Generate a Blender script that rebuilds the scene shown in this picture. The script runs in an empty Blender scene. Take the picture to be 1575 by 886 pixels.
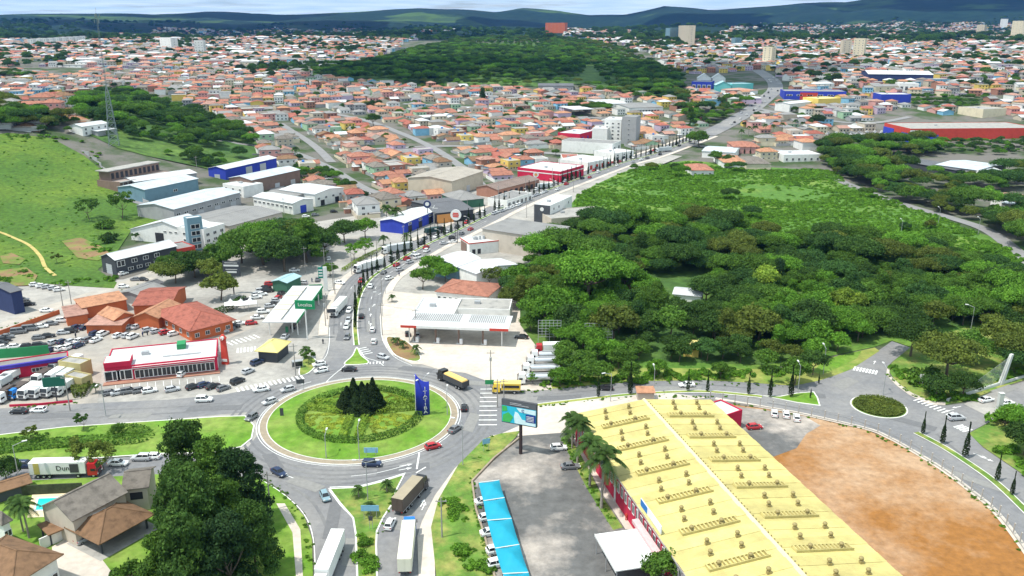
import bpy, bmesh, math, random
import numpy as np
from math import sin, cos, pi, radians, sqrt, atan2, hypot
from mathutils import Vector, Matrix
from mathutils.geometry import delaunay_2d_cdt
import mathutils.noise as mnoise
random.seed(7); np.random.seed(7)
S = bpy.context.scene
COL = S.collection
# ---------------- camera ----------------
FPX, U0, V0, CAMH, PITCH = 1300.0, 787.5, 443.0, 95.0, radians(17.2)
cam = bpy.data.cameras.new("camera"); camo = bpy.data.objects.new("camera", cam); COL.objects.link(camo)
cam.sensor_width = 36; cam.lens = 36 * FPX / 1575.0
cam.clip_start = 1; cam.clip_end = 40000
camo.location = (0, 0, CAMH); camo.rotation_euler = (pi / 2 - PITCH, 0, 0)
S.camera = camo
# ---------------- world and sun ----------------
SUN_EL, SUN_AZ = radians(66), radians(203)      # azimuth of the sun, counter-clockwise from +X
w = bpy.data.worlds.new("World"); S.world = w; w.use_nodes = True
nt = w.node_tree; nt.nodes.clear()
def nd(t, kind, **kw):
    n = t.nodes.new(kind)
    for k, v in kw.items():
        if k in n.inputs.keys(): n.inputs[k].default_value = v
        else: setattr(n, k, v)
    return n
out = nd(nt, 'ShaderNodeOutputWorld'); bg = nd(nt, 'ShaderNodeBackground'); bg.inputs[1].default_value = 0.10
sky = nd(nt, 'ShaderNodeTexSky'); sky.sky_type = 'NISHITA'; sky.sun_disc = False
sky.sun_elevation = SUN_EL; sky.sun_rotation = pi / 2 - SUN_AZ; sky.altitude = 700; sky.air_density = 1.0; sky.dust_density = 0.6; sky.ozone_density = 2.0
tc = nd(nt, 'ShaderNodeTexCoord'); sp = nd(nt, 'ShaderNodeSeparateXYZ'); nt.links.new(tc.outputs['Generated'], sp.inputs[0])
za = nd(nt, 'ShaderNodeMath', operation='MAXIMUM'); nt.links.new(sp.outputs[2], za.inputs[0]); za.inputs[1].default_value = 0.0
zb = nd(nt, 'ShaderNodeMath', operation='ADD'); nt.links.new(za.outputs[0], zb.inputs[0]); zb.inputs[1].default_value = 0.035
dx = nd(nt, 'ShaderNodeMath', operation='DIVIDE'); nt.links.new(sp.outputs[0], dx.inputs[0]); nt.links.new(zb.outputs[0], dx.inputs[1])
dy = nd(nt, 'ShaderNodeMath', operation='DIVIDE'); nt.links.new(sp.outputs[1], dy.inputs[0]); nt.links.new(zb.outputs[0], dy.inputs[1])
cb = nd(nt, 'ShaderNodeCombineXYZ'); nt.links.new(dx.outputs[0], cb.inputs[0]); nt.links.new(dy.outputs[0], cb.inputs[1])
ns = nd(nt, 'ShaderNodeTexNoise'); ns.inputs['Scale'].default_value = 0.32; ns.inputs['Detail'].default_value = 7; ns.inputs['Roughness'].default_value = 0.58
nt.links.new(cb.outputs[0], ns.inputs['Vector'])
cr = nd(nt, 'ShaderNodeValToRGB'); cr.color_ramp.elements[0].position = 0.30; cr.color_ramp.elements[1].position = 0.47
cr.color_ramp.elements[0].color = (0, 0, 0, 1); cr.color_ramp.elements[1].color = (1, 1, 1, 1)
nt.links.new(ns.outputs[0], cr.inputs[0])
ns2 = nd(nt, 'ShaderNodeTexNoise'); ns2.inputs['Scale'].default_value = 0.9; ns2.inputs['Detail'].default_value = 5
nt.links.new(cb.outputs[0], ns2.inputs['Vector'])
cc = nd(nt, 'ShaderNodeMixRGB'); cc.inputs[1].default_value = (4.6, 7.4, 9.0, 1); cc.inputs[2].default_value = (13.0, 14.2, 14.6, 1)
nt.links.new(ns2.outputs[0], cc.inputs[0])
mx = nd(nt, 'ShaderNodeMixRGB'); nt.links.new(cr.outputs[0], mx.inputs[0]); nt.links.new(cc.outputs[0], mx.inputs[2]); nt.links.new(sky.outputs[0], mx.inputs[1])
nt.links.new(mx.outputs[0], bg.inputs[0]); nt.links.new(bg.outputs[0], out.inputs[0])
sl = bpy.data.lights.new("sun", 'SUN'); sl.energy = 4.7; sl.angle = radians(0.53); sl.color = (1.0, 0.96, 0.88)
so = bpy.data.objects.new("sun", sl); COL.objects.link(so)
sv = Vector((cos(SUN_EL) * cos(SUN_AZ), cos(SUN_EL) * sin(SUN_AZ), sin(SUN_EL)))
so.rotation_euler = sv.to_track_quat('Z', 'Y').to_euler(); so.location = sv * 300
S.view_settings.view_transform = 'Standard'; S.view_settings.look = 'None'; S.view_settings.gamma = 1
S.view_settings.exposure = 0.16
S.cycles.max_bounces = 5; S.cycles.diffuse_bounces = 3; S.cycles.glossy_bounces = 2; S.cycles.transmission_bounces = 3; S.cycles.volume_bounces = 0
S.cycles.transparent_max_bounces = 6
# ---------------- terrain ----------------
YS = [0, 620, 760, 1080, 1700, 2400, 3200, 20000]; HS = [0, 0, 6, 27, 46, 60, 52, 52]
def sstep(a, b, x):
    t = min(1.0, max(0.0, (x - a) / (b - a))); return t * t * (3 - 2 * t)
RAZ = [-40, -33, -31.2, -26, -22, -19, -15, -11, -6, -3.5, -1, 0.6, 3, 5, 7.2, 9.7, 12.5, 15, 18, 20.5, 23, 25.5, 31, 40]
RV = [26, 27, 27, 24, 25, 21, 24, 22, 15, 17, 20, 15, 18, 25, 24, 12, 18, 15, 10, 9, 2, -1, -3, 0]
def T(x, y):
    d = hypot(x, y)
    if d < 300: return 0.0
    e = d if y > 0 else d
    h = float(np.interp(e, YS, HS)) if e > 620 else 0.0
    if y < 0: return h
    # green hill on the left
    h += 40.0 * math.exp(-(((x + 350) / 130.0) ** 2 + ((y - 585) / 150.0) ** 2)) * sstep(300, 430, y)
    if d > 700:
        # wooded hill in the middle distance
        h += 10.0 * math.exp(-(((x + 55) / 170.0) ** 2 + ((y - 1240) / 260.0) ** 2))
        k = sstep(700, 1500, d)
        h += k * 9.0 * mnoise.noise(Vector((x / 420.0, y / 420.0, 3.1)))
    if d > 2400:
        az = math.degrees(atan2(x, y)); k = sstep(2400, 7000, d)
        n1 = mnoise.fractal(Vector((x / 1500.0, y / 1500.0, 0.7)), 1.0, 2.1, 4)
        rv = float(np.interp(az, RAZ, RV)); top = CAMH + 7600 * (40 - rv) / 1300.0
        hill = (top - 52) * sstep(4800, 7600, d) * (1 - 0.25 * sstep(7600, 9500, d))
        env = sstep(2600, 3600, d) * (1 - sstep(6000, 7400, d))
        h += hill + env * (n1 * 70 + 8)
        h += 6 * sstep(5000, 7000, d) * mnoise.noise(Vector((x / 260.0, y / 260.0, 9)))
    return h
cP, sP = cos(PITCH), sin(PITCH)
def ray(u, v):
    a = (V0 - v) / FPX
    return ((u - U0) / FPX, cP + a * sP, -sP + a * cP)
def G(u, v, h=0.0, lim=9000.0):
    """point of the place seen at photo pixel (u, v), h metres above the terrain"""
    dx_, dy_, dz_ = ray(u, v)
    if dz_ < 0:
        t = (CAMH - h) / -dz_; x, y = dx_ * t, dy_ * t
        if T(x, y) < 0.02 and (hypot(x, y) < 520 and not (x < -60)): return Vector((x, y, h))
    t = 80.0; st = 6.0; prev = t
    while t < lim:
        x, y, z = dx_ * t, dy_ * t, CAMH + dz_ * t
        if z <= T(x, y) + h: break
        prev = t; t += st; st = max(6.0, t * 0.012)
    lo, hi = prev, t
    for _ in range(18):
        m = (lo + hi) / 2
        if CAMH + dz_ * m <= T(dx_ * m, dy_ * m) + h: hi = m
        else: lo = m
    x, y = dx_ * hi, dy_ * hi
    return Vector((x, y, CAMH + dz_ * hi))
def PX(p):
    """photo pixel of a world point"""
    x, y, z = p[0], p[1], p[2] - CAMH
    f = y * cP - z * sP; up = y * sP + z * cP
    if f < 1: return (-9999, -9999)
    return (U0 + FPX * x / f, V0 - FPX * up / f)
def inpoly(u, v, P):
    c = False; j = len(P) - 1
    for i in range(len(P)):
        xi, yi = P[i][0], P[i][1]; xj, yj = P[j][0], P[j][1]
        if (yi > v) != (yj > v) and u < (xj - xi) * (v - yi) / (yj - yi) + xi: c = not c
        j = i
    return c
# ---------------- materials ----------------
MATS = {}
def mat(name, col=(.5, .5, .5), var=0.12, scale=0.6, rough=0.8, bump=0.0, metal=0.0, spec=0.3, col2=None, c2lo=.45, c2hi=.65, s2=0.05, wave=None, coord='Object', wavecol=0.0, objvar=0.0, transl=0.0, detail=6, bscale=None):
    if name in MATS: return MATS[name]
    m = bpy.data.materials.new(name); m.use_nodes = True; t = m.node_tree; t.nodes.clear()
    o = nd(t, 'ShaderNodeOutputMaterial'); b = nd(t, 'ShaderNodeBsdfPrincipled')
    b.inputs['Roughness'].default_value = rough; b.inputs['Metallic'].default_value = metal; b.inputs['Specular IOR Level'].default_value = spec
    if coord == 'World': g = nd(t, 'ShaderNodeNewGeometry'); vec = g.outputs['Position']
    else: g = nd(t, 'ShaderNodeTexCoord'); vec = g.outputs['Object']
    n = nd(t, 'ShaderNodeTexNoise'); n.inputs['Scale'].default_value = scale; n.inputs['Detail'].default_value = detail; n.inputs['Roughness'].default_value = .62
    t.links.new(vec, n.inputs['Vector'])
    mr = nd(t, 'ShaderNodeMapRange'); mr.inputs[1].default_value = .3; mr.inputs[2].default_value = .7; mr.inputs[3].default_value = 1 - var; mr.inputs[4].default_value = 1 + var
    t.links.new(n.outputs[0], mr.inputs[0])
    base = nd(t, 'ShaderNodeRGB'); base.outputs[0].default_value = (*col, 1); cur = base.outputs[0]
    if col2 is not None:
        n2 = nd(t, 'ShaderNodeTexNoise'); n2.inputs['Scale'].default_value = s2; n2.inputs['Detail'].default_value = 8; n2.inputs['Roughness'].default_value = .65
        t.links.new(vec, n2.inputs['Vector'])
        r2 = nd(t, 'ShaderNodeMapRange'); r2.inputs[1].default_value = c2lo; r2.inputs[2].default_value = c2hi; t.links.new(n2.outputs[0], r2.inputs[0])
        mm = nd(t, 'ShaderNodeMixRGB'); t.links.new(r2.outputs[0], mm.inputs[0]); t.links.new(cur, mm.inputs[1]); mm.inputs[2].default_value = (*col2, 1); cur = mm.outputs[0]
    fac = mr.outputs[0]
    if wavecol or wave:
        wv = nd(t, 'ShaderNodeTexWave'); wv.bands_direction = wave[0]; wv.inputs['Scale'].default_value = wave[1]; wv.inputs['Distortion'].default_value = 0.3
        t.links.new(vec, wv.inputs['Vector'])
        if wavecol:
            wr = nd(t, 'ShaderNodeMapRange'); wr.inputs[3].default_value = 1 - wavecol; wr.inputs[4].default_value = 1; t.links.new(wv.outputs[1], wr.inputs[0])
            ml = nd(t, 'ShaderNodeMath', operation='MULTIPLY'); t.links.new(fac, ml.inputs[0]); t.links.new(wr.outputs[0], ml.inputs[1]); fac = ml.outputs[0]
    if objvar:
        oi = nd(t, 'ShaderNodeObjectInfo'); orr = nd(t, 'ShaderNodeMapRange'); orr.inputs[3].default_value = 1 - objvar; orr.inputs[4].default_value = 1 + objvar; t.links.new(oi.outputs['Random'], orr.inputs[0])
        ml = nd(t, 'ShaderNodeMath', operation='MULTIPLY'); t.links.new(fac, ml.inputs[0]); t.links.new(orr.outputs[0], ml.inputs[1]); fac = ml.outputs[0]
    vm = nd(t, 'ShaderNodeVectorMath', operation='SCALE'); t.links.new(cur, vm.inputs[0]); t.links.new(fac, vm.inputs['Scale'])
    t.links.new(vm.outputs[0], b.inputs['Base Color'])
    if bump:
        bp = nd(t, 'ShaderNodeBump'); bp.inputs['Strength'].default_value = bump; bp.inputs['Distance'].default_value = 0.1
        if wave: t.links.new(wv.outputs[1], bp.inputs['Height'])
        else:
            nb = nd(t, 'ShaderNodeTexNoise'); nb.inputs['Scale'].default_value = bscale or scale * 6; nb.inputs['Detail'].default_value = 5; t.links.new(vec, nb.inputs['Vector'])
            t.links.new(nb.outputs[0], bp.inputs['Height'])
        t.links.new(bp.outputs[0], b.inputs['Normal'])
    sh = b.outputs[0]
    if transl:
        tr = nd(t, 'ShaderNodeBsdfTranslucent'); t.links.new(vm.outputs[0], tr.inputs[0]); ms = nd(t, 'ShaderNodeMixShader'); ms.inputs[0].default_value = transl
        t.links.new(sh, ms.inputs[1]); t.links.new(tr.outputs[0], ms.inputs[2]); sh = ms.outputs[0]
    t.links.new(sh, o.inputs[0]); MATS[name] = m; return m
asphalt = mat('asphalt', (.175, .175, .182), .13, .7, .85, .2, col2=(.255, .245, .235), s2=.045, c2lo=.42, c2hi=.68, detail=10, coord='World')
asphalt_old = mat('asphalt_old', (.115, .114, .112), .25, .4, .85, .3, col2=(.38, .335, .295), c2lo=.47, c2hi=.60, s2=.028, coord='World')
concrete = mat('concrete', (.36, .34, .31), .16, .5, .85, .15, col2=(.235, .225, .21), s2=.06, c2lo=.42, c2hi=.68, detail=9, coord='World')
concrete_pale = mat('concrete_pale', (.54, .475, .41), .13, .6, .8, .12, col2=(.40, .355, .31), s2=.06, c2lo=.45, c2hi=.72, detail=9, coord='World')
dusty = mat('dusty_yard', (.34, .305, .265), .16, .3, .9, .2, col2=(.27, .255, .235), s2=.05, coord='World')
kerbm = mat('kerb_paint', (.62, .61, .57), .12, .5, .8, coord='World')
paint = mat('road_paint', (.74, .74, .72), .18, .9, .7, coord='World')
grassb = mat('lawn_grass', (.10, .215, .016), .28, .45, .9, .7, col2=(.19, .26, .05), s2=.09, c2lo=.4, c2hi=.65, coord='World', detail=9)
grassd = mat('rough_grass', (.10, .19, .028), .3, .45, .9, .7, col2=(.26, .26, .07), s2=.16, c2lo=.45, c2hi=.65, coord='World', detail=9)
grassy = mat('dry_grass', (.25, .27, .065), .25, .3, .9, .6, col2=(.13, .21, .03), s2=.12, c2lo=.45, c2hi=.62, coord='World', detail=9)
hillgrass = mat('pasture_grass', (.055, .120, .014), .40, .5, .95, .9, col2=(.120, .185, .020), s2=.018, c2lo=.46, c2hi=.72, coord='World', detail=10)
undergrowth = mat('undergrowth', (.045, .10, .02), .4, .3, .95, .8, col2=(.10, .17, .03), s2=.03, coord='World', detail=10)
scrubland = mat('scrub_ground', (.075, .165, .022), .35, .4, .95, .9, col2=(.155, .225, .035), s2=.02, c2lo=.5, c2hi=.64, coord='World', detail=10)
dirt = mat('bare_earth', (.27, .118, .030), .22, .6, .95, .7, col2=(.39, .255, .155), s2=.028, c2lo=.42, c2hi=.60, coord='World', detail=10)
brownearth = mat('brown_earth', (.24, .15, .075), .25, .2, .95, .4, col2=(.12, .17, .03), s2=.1, c2lo=.45, c2hi=.55, coord='World')
townfloor = mat('town_floor', (.24, .225, .20), .3, .07, .9, .1, col2=(.10, .13, .05), s2=.03, c2lo=.5, c2hi=.62, coord='World', detail=10)
bark = mat('bark', (.13, .10, .075), .3, 2, .9, .4)
palmbark = mat('palm_bark', (.30, .27, .23), .2, 3, .9, .4)
LEAF = {}
for k, c in dict(dark=(.047, .100, .021), mid=(.076, .158, .024), bright=(.10, .225, .026), lime=(.17, .26, .035), olive=(.105, .145, .028), blue=(.048, .112, .028), palm=(.055, .11, .028), cypress=(.022, .044, .014), scrub=(.12, .26, .028), pine=(.034, .078, .026), far=(.036, .075, .026), hedge=(.085, .18, .026), bed=(.24, .31, .045)).items():
    LEAF[k] = mat('leaf_' + k, c, .35, .55, .75, transl=.36, objvar=.2, spec=.15, col2=tuple(min(1, v * f) for v, f in zip(c, (1.5, 1.35, 1.1))), s2=.35, c2lo=.45, c2hi=.65, detail=3)
glass = mat('window_glass', (.025, .03, .035), .2, .5, .12, spec=.5)
carglass = mat('car_glass', (.02, .023, .027), .1, .5, .08, spec=.5)
rubber = mat('tyre_rubber', (.02, .02, .02), .1, 3, .9)
steel = mat('galvanised_steel', (.42, .43, .44), .1, 2, .5, metal=.4)
darksteel = mat('dark_steel', (.06, .06, .065), .1, 2, .5)
white = mat('white_paint', (.66, .66, .645), .09, .5, .7)
woodpole = mat('pole_concrete', (.30, .28, .26), .12, 2, .85)
whiteframe = mat('window_frame', (.70, .70, .69), .05, 2, .6)
def tone(name, c, **k):
    return mat(name, c, k.pop('var', .10), k.pop('scale', .35), **k)
# ---------------- mesh helpers ----------------
def mesh_np(name, V, F, mats=(), mi=None, smooth=False):
    me = bpy.data.meshes.new(name); V = np.asarray(V, dtype=np.float32).reshape(-1, 3); F = np.asarray(F, dtype=np.int32)
    nf, k = F.shape
    me.vertices.add(len(V)); me.vertices.foreach_set('co', V.ravel())
    me.loops.add(nf * k); me.loops.foreach_set('vertex_index', F.ravel())
    me.polygons.add(nf); me.polygons.foreach_set('loop_start', np.arange(nf, dtype=np.int32) * k)
    if mi is not None: me.polygons.foreach_set('material_index', np.asarray(mi, dtype=np.int32))
    if smooth: me.polygons.foreach_set('use_smooth', np.ones(nf, dtype=bool))
    for m in mats: me.materials.append(m)
    me.update(calc_edges=True); me.validate(); return me
class MB:
    """collects shapes into one mesh"""
    def __init__(s): s.v = []; s.f = []; s.m = []; s.cur = 0
    def poly(s, pts, mi=None):
        b = len(s.v); s.v += [tuple(p) for p in pts]; s.f.append(tuple(range(b, b + len(pts)))); s.m.append(s.cur if mi is None else mi)
    def box(s, x0, y0, z0, x1, y1, z1, M=None, mi=None):
        P = [(x0, y0, z0), (x1, y0, z0), (x1, y1, z0), (x0, y1, z0), (x0, y0, z1), (x1, y0, z1), (x1, y1, z1), (x0, y1, z1)]
        if M is not None: P = [tuple(M @ Vector(p)) for p in P]
        b = len(s.v); s.v += P
        for q in ((0, 3, 2, 1), (4, 5, 6, 7), (0, 1, 5, 4), (1, 2, 6, 5), (2, 3, 7, 6), (3, 0, 4, 7)):
            s.f.append(tuple(b + i for i in q)); s.m.append(s.cur if mi is None else mi)
        return s
    def hexa(s, bot, top, mi=None):
        b = len(s.v); s.v += [tuple(p) for p in bot] + [tuple(p) for p in top]; n = len(bot)
        s.f.append(tuple(b + i for i in reversed(range(n)))); s.f.append(tuple(b + n + i for i in range(n))); s.m += [s.cur if mi is None else mi] * 2
        for i in range(n):
            j = (i + 1) % n; s.f.append((b + i, b + j, b + n + j, b + n + i)); s.m.append(s.cur if mi is None else mi)
        return s
    def tube(s, p0, p1, r0, r1=None, n=8, cap=True, mi=None):
        r1 = r0 if r1 is None else r1; p0 = Vector(p0); p1 = Vector(p1); d = (p1 - p0)
        q = d.to_track_quat('Z', 'Y'); b = len(s.v)
        for p, r in ((p0, r0), (p1, r1)):
            for i in range(n):
                a = 2 * pi * i / n; s.v.append(tuple(p + q @ Vector((r * cos(a), r * sin(a), 0))))
        for i in range(n):
            j = (i + 1) % n; s.f.append((b + i, b + j, b + n + j, b + n + i)); s.m.append(s.cur if mi is None else mi)
        if cap:
            s.f.append(tuple(b + n + i for i in range(n))); s.f.append(tuple(b + i for i in reversed(range(n)))); s.m += [s.cur if mi is None else mi] * 2
        return s
    def mesh(s, name, mats, smooth=False):
        me = bpy.data.meshes.new(name); me.from_pydata(s.v, [], s.f)
        for m in (mats if isinstance(mats, (list, tuple)) else [mats]): me.materials.append(m)
        me.polygons.foreach_set('material_index', s.m)
        if smooth: me.polygons.foreach_set('use_smooth', [True] * len(s.f))
        me.update(); return me
    def obj(s, name, mats, parent=None, smooth=False): return link(name, s.mesh(name, mats, smooth), parent)
def link(name, data, parent=None, loc=None, rz=None, scale=None, m=None):
    o = bpy.data.objects.new(name, data); COL.objects.link(o)
    if parent is not None: o.parent = parent
    if loc is not None: o.location = loc
    if rz is not None: o.rotation_euler = (0, 0, rz)
    if scale is not None: o.scale = scale
    if m is not None:
        o.material_slots[0].link = 'OBJECT'; o.material_slots[0].material = m
    return o
def tag(o, label, cat, group=None, kind=None, share=False):
    if label: o['label'] = label
    if cat: o['category'] = cat
    if group: o['group'] = group
    if kind: o['kind'] = kind
    THINGS.append((o, share)); return o
THINGS = []
def empty(name, loc=(0, 0, 0), rz=0.0):
    o = bpy.data.objects.new(name, None); COL.objects.link(o); o.location = loc; o.rotation_euler = (0, 0, rz); o.empty_display_size = .5; return o
def dup(root, loc, rz, scale=None):
    r = root.copy(); COL.objects.link(r); r.location = loc; r.rotation_euler = (0, 0, rz)
    if scale is not None: r.scale = scale if isinstance(scale, (tuple, list)) else (scale,) * 3
    for ch in root.children:
        c = ch.copy(); COL.objects.link(c); c.parent = r
        for g in ch.children:
            d = g.copy(); COL.objects.link(d); d.parent = c
    return r
def struct(o): o['kind'] = 'structure'; return o
def spline(P, n=6, closed=False):
    P = [Vector(p) for p in P]; out = []; N = len(P)
    for i in range(N if closed else N - 1):
        if closed: a, b, c, d = P[(i - 1) % N], P[i], P[(i + 1) % N], P[(i + 2) % N]
        else: a, b, c, d = P[max(i - 1, 0)], P[i], P[i + 1], P[min(i + 2, N - 1)]
        for k in range(n):
            t = k / n; out.append(0.5 * ((2 * b) + (c - a) * t + (2 * a - 5 * b + 4 * c - d) * t * t + (3 * b - a - 3 * c + d) * t ** 3))
    if not closed: out.append(P[-1])
    return out
def offset_poly(P, d):
    """move a closed outline inwards by d"""
    A = sum(P[i - 1][0] * P[i][1] - P[i][0] * P[i - 1][1] for i in range(len(P))); s = 1 if A > 0 else -1
    out = []; N = len(P)
    for i in range(N):
        a, b, c = P[i - 1], P[i], P[(i + 1) % N]
        e1 = Vector((b[0] - a[0], b[1] - a[1])); e2 = Vector((c[0] - b[0], c[1] - b[1]))
        if e1.length < 1e-6 or e2.length < 1e-6: out.append(Vector((b[0], b[1]))); continue
        e1.normalize(); e2.normalize(); n1 = Vector((-e1.y, e1.x)) * s; n2 = Vector((-e2.y, e2.x)) * s
        m = n1 + n2
        if m.length < .3: m = n1.copy()
        m.normalize(); k = d / max(.5, m.dot(n1)); out.append(Vector((b[0], b[1])) + m * k)
    return out
NSH_ = [0]
def lay(z):
    NSH_[0] += 1; return z + (NSH_[0] * 7 % 13) * .001
def sheet(name, pts, z, m, step=None, drape=False):
    """a ground sheet inside an outline of world points"""
    z = lay(z); P = [Vector((p[0], p[1])) for p in pts]; n = len(P); V = list(P)
    if drape:
        xs = [p.x for p in P]; ys = [p.y for p in P]; x = min(xs) + step / 2
        pp = [(p.x, p.y) for p in P]
        while x < max(xs):
            y = min(ys) + step / 2
            while y < max(ys):
                if inpoly(x, y, pp): V.append(Vector((x, y)))
                y += step
            x += step
    r = delaunay_2d_cdt(V, [(i, (i + 1) % n) for i in range(n)], [], 1, 1e-4)
    vs = [(p.x, p.y, (T(p.x, p.y) if drape else 0) + z) for p in r[0]]
    me = bpy.data.meshes.new(name); me.from_pydata(vs, [], [tuple(f) for f in r[2]]); me.materials.append(m)
    bm = bmesh.new(); bm.from_mesh(me); bmesh.ops.recalc_face_normals(bm, faces=bm.faces)
    for f in bm.faces:
        if f.normal.z < 0: f.normal_flip()
    bm.to_mesh(me); bm.free()
    return struct(link(name, me))
def W(P, h=0): return [G(u, v, h) for u, v in P]
def WS(P, n=4, closed=True): return spline(W(P), n, closed)
def kerb(name, pts, h=.13, wd=.35, z=0.0, m=None):
    P = [Vector((p[0], p[1])) for p in pts]; Q = offset_poly(P, wd); b = MB(); n = len(P)
    for i in range(n):
        j = (i + 1) % n; a, c, d, e = P[i], P[j], Q[j], Q[i]
        b.poly([(a.x, a.y, z), (c.x, c.y, z), (c.x, c.y, z + h), (a.x, a.y, z + h)]); b.poly([(a.x, a.y, z + h), (c.x, c.y, z + h), (d.x, d.y, z + h), (e.x, e.y, z + h)])
        b.poly([(e.x, e.y, z + h), (d.x, d.y, z + h), (d.x, d.y, z), (e.x, e.y, z)])
    o = b.obj(name, m or kerbm); return struct(o), Q
def island(name, pts, m, h=.13, wd=.35, z=0.0, kn='kerb'):
    o, Q = kerb(kn, pts, h, wd, z)
    return sheet(name, Q, z + h - .02, m)
def ribbon(name, C, w, z, m, drape=False):
    """strip of width w (or (left, right)) along a centre line of world points"""
    z = lay(z); b = MB(); L = []
    wl, wr = (w / 2, w / 2) if not isinstance(w, tuple) else w
    for i, p in enumerate(C):
        a = C[max(i - 1, 0)]; c = C[min(i + 1, len(C) - 1)]; d = Vector((c[0] - a[0], c[1] - a[1])); d.normalize(); nrm = Vector((-d.y, d.x))
        l = Vector((p[0], p[1])) + nrm * wl; r = Vector((p[0], p[1])) - nrm * wr
        L.append(((l.x, l.y, z + (T(l.x, l.y) if drape else 0)), (r.x, r.y, z + (T(r.x, r.y) if drape else 0))))
    for i in range(len(L) - 1): b.poly([L[i][1], L[i + 1][1], L[i + 1][0], L[i][0]])
    return struct(b.obj(name, m))
def resample(C, d):
    out = [Vector(C[0])]; acc = 0
    for i in range(1, len(C)):
        a = Vector(C[i - 1]); b = Vector(C[i]); L = (b - a).length; t = d - acc
        while t <= L: out.append(a + (b - a) * (t / L)); t += d
        acc = L - (t - d)
    return out
def ordinal(n):
    W_ = ['first', 'second', 'third', 'fourth', 'fifth', 'sixth', 'seventh', 'eighth', 'ninth', 'tenth', 'eleventh', 'twelfth']
    return W_[n - 1] if n <= 12 else f"{n}{'th' if 10 <= n % 100 <= 20 else {1: 'st', 2: 'nd', 3: 'rd'}.get(n % 10, 'th')}"
FONTC = {}
def text_mesh(s, size, depth=.03):
    k = (s, size)
    if k not in FONTC:
        c = bpy.data.curves.new('lettering', 'FONT'); c.body = s; c.size = size; c.extrude = depth; c.align_x = 'CENTER'; c.align_y = 'CENTER'; c.resolution_u = 2
        o = bpy.data.objects.new('tmp_text', c); COL.objects.link(o); dg = bpy.context.evaluated_depsgraph_get()
        me = bpy.data.meshes.new_from_object(o.evaluated_get(dg)); bpy.data.objects.remove(o); FONTC[k] = me
    return FONTC[k].copy()
# ---------------- ground sheet to the horizon ----------------
rad = [0, 60, 120] + list(np.arange(160, 760, 14.0)); r = 774.0
while r < 11500: rad.append(r); r *= 1.022
az = sorted(set([round(a, 3) for a in list(np.arange(-180, -44, 8)) + list(np.arange(-44, 44.01, .3)) + list(np.arange(48, 180.1, 8))]))
V = []; nA = len(az)
for rr in rad:
    for a in az:
        x, y = rr * sin(radians(a)), rr * cos(radians(a)); V.append((x, y, T(x, y) - 0.02 if abs(a) <= 45 else (T(0, rr) if rr > 600 else -0.02)))
F = []
for i in range(len(rad) - 1):
    for j in range(nA - 1):
        a = i * nA + j; F.append((a, a + nA, a + nA + 1, a + 1))
me = mesh_np('ground', V, F)
# one material: town floor near, countryside with woods and pastures beyond
m = bpy.data.materials.new('countryside'); m.use_nodes = True; t = m.node_tree; t.nodes.clear(); MATS['countryside'] = m
o_ = nd(t, 'ShaderNodeOutputMaterial'); b_ = nd(t, 'ShaderNodeBsdfPrincipled'); b_.inputs['Roughness'].default_value = .95; b_.inputs['Specular IOR Level'].default_value = .1
g = nd(t, 'ShaderNodeNewGeometry')
def noise(scale, det=6, ro=.6):
    n = nd(t, 'ShaderNodeTexNoise'); n.inputs['Scale'].default_value = scale; n.inputs['Detail'].default_value = det; n.inputs['Roughness'].default_value = ro; t.links.new(g.outputs['Position'], n.inputs['Vector']); return n.outputs[0]
def rng(src, a, b2, c=0., d=1.):
    n = nd(t, 'ShaderNodeMapRange'); t.links.new(src, n.inputs[0]); n.inputs[1].default_value = a; n.inputs[2].default_value = b2; n.inputs[3].default_value = c; n.inputs[4].default_value = d; return n.outputs[0]
def mixc(f, a, b2):
    n = nd(t, 'ShaderNodeMixRGB'); t.links.new(f, n.inputs[0])
    for i, q in ((1, a), (2, b2)):
        if isinstance(q, tuple): n.inputs[i].default_value = (*q, 1)
        else: t.links.new(q, n.inputs[i])
    return n.outputs[0]
town = mixc(rng(noise(.03, 10), .44, .58), (.15, .14, .125), (.05, .08, .03))
wood = mixc(rng(noise(.02, 8), .4, .6), (.008, .024, .022), (.016, .040, .026))
past = mixc(rng(noise(.004, 5), .45, .55), (.07, .13, .035), (.045, .085, .032))
country = mixc(rng(noise(.0011, 6, .5), .56, .60), wood, past)
lp = nd(t, 'ShaderNodeVectorMath', operation='LENGTH'); t.links.new(g.outputs['Position'], lp.inputs[0])
c = mixc(rng(lp.outputs['Value'], 2500, 2900), town, country)
t.links.new(c, b_.inputs['Base Color']); t.links.new(b_.outputs[0], o_.inputs[0])
me.materials.append(m); struct(link('ground', me))
# ---------------- near ground sheets ----------------
Z1, Z2, Z3, Z4 = .03, .06, .09, .12
RC = Vector((-38.6, 196.0)); RR = 25.0
def circ(c, r, n=96, a0=0): return [Vector((c[0] + r * cos(a0 + 2 * pi * i / n), c[1] + r * sin(a0 + 2 * pi * i / n))) for i in range(n)]
sheet('commercial_yard', W([(-60, 360), (0, 440), (190, 430), (300, 395), (430, 350), (560, 330), (700, 300), (870, 262), (1000, 236), (1050, 240), (905, 300), (860, 350), (790, 440), (800, 470), (835, 520), (850, 600), (900, 640), (780, 672), (700, 735), (620, 740), (400, 735), (-60, 660)]), Z1, concrete, 12, True)
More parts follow.
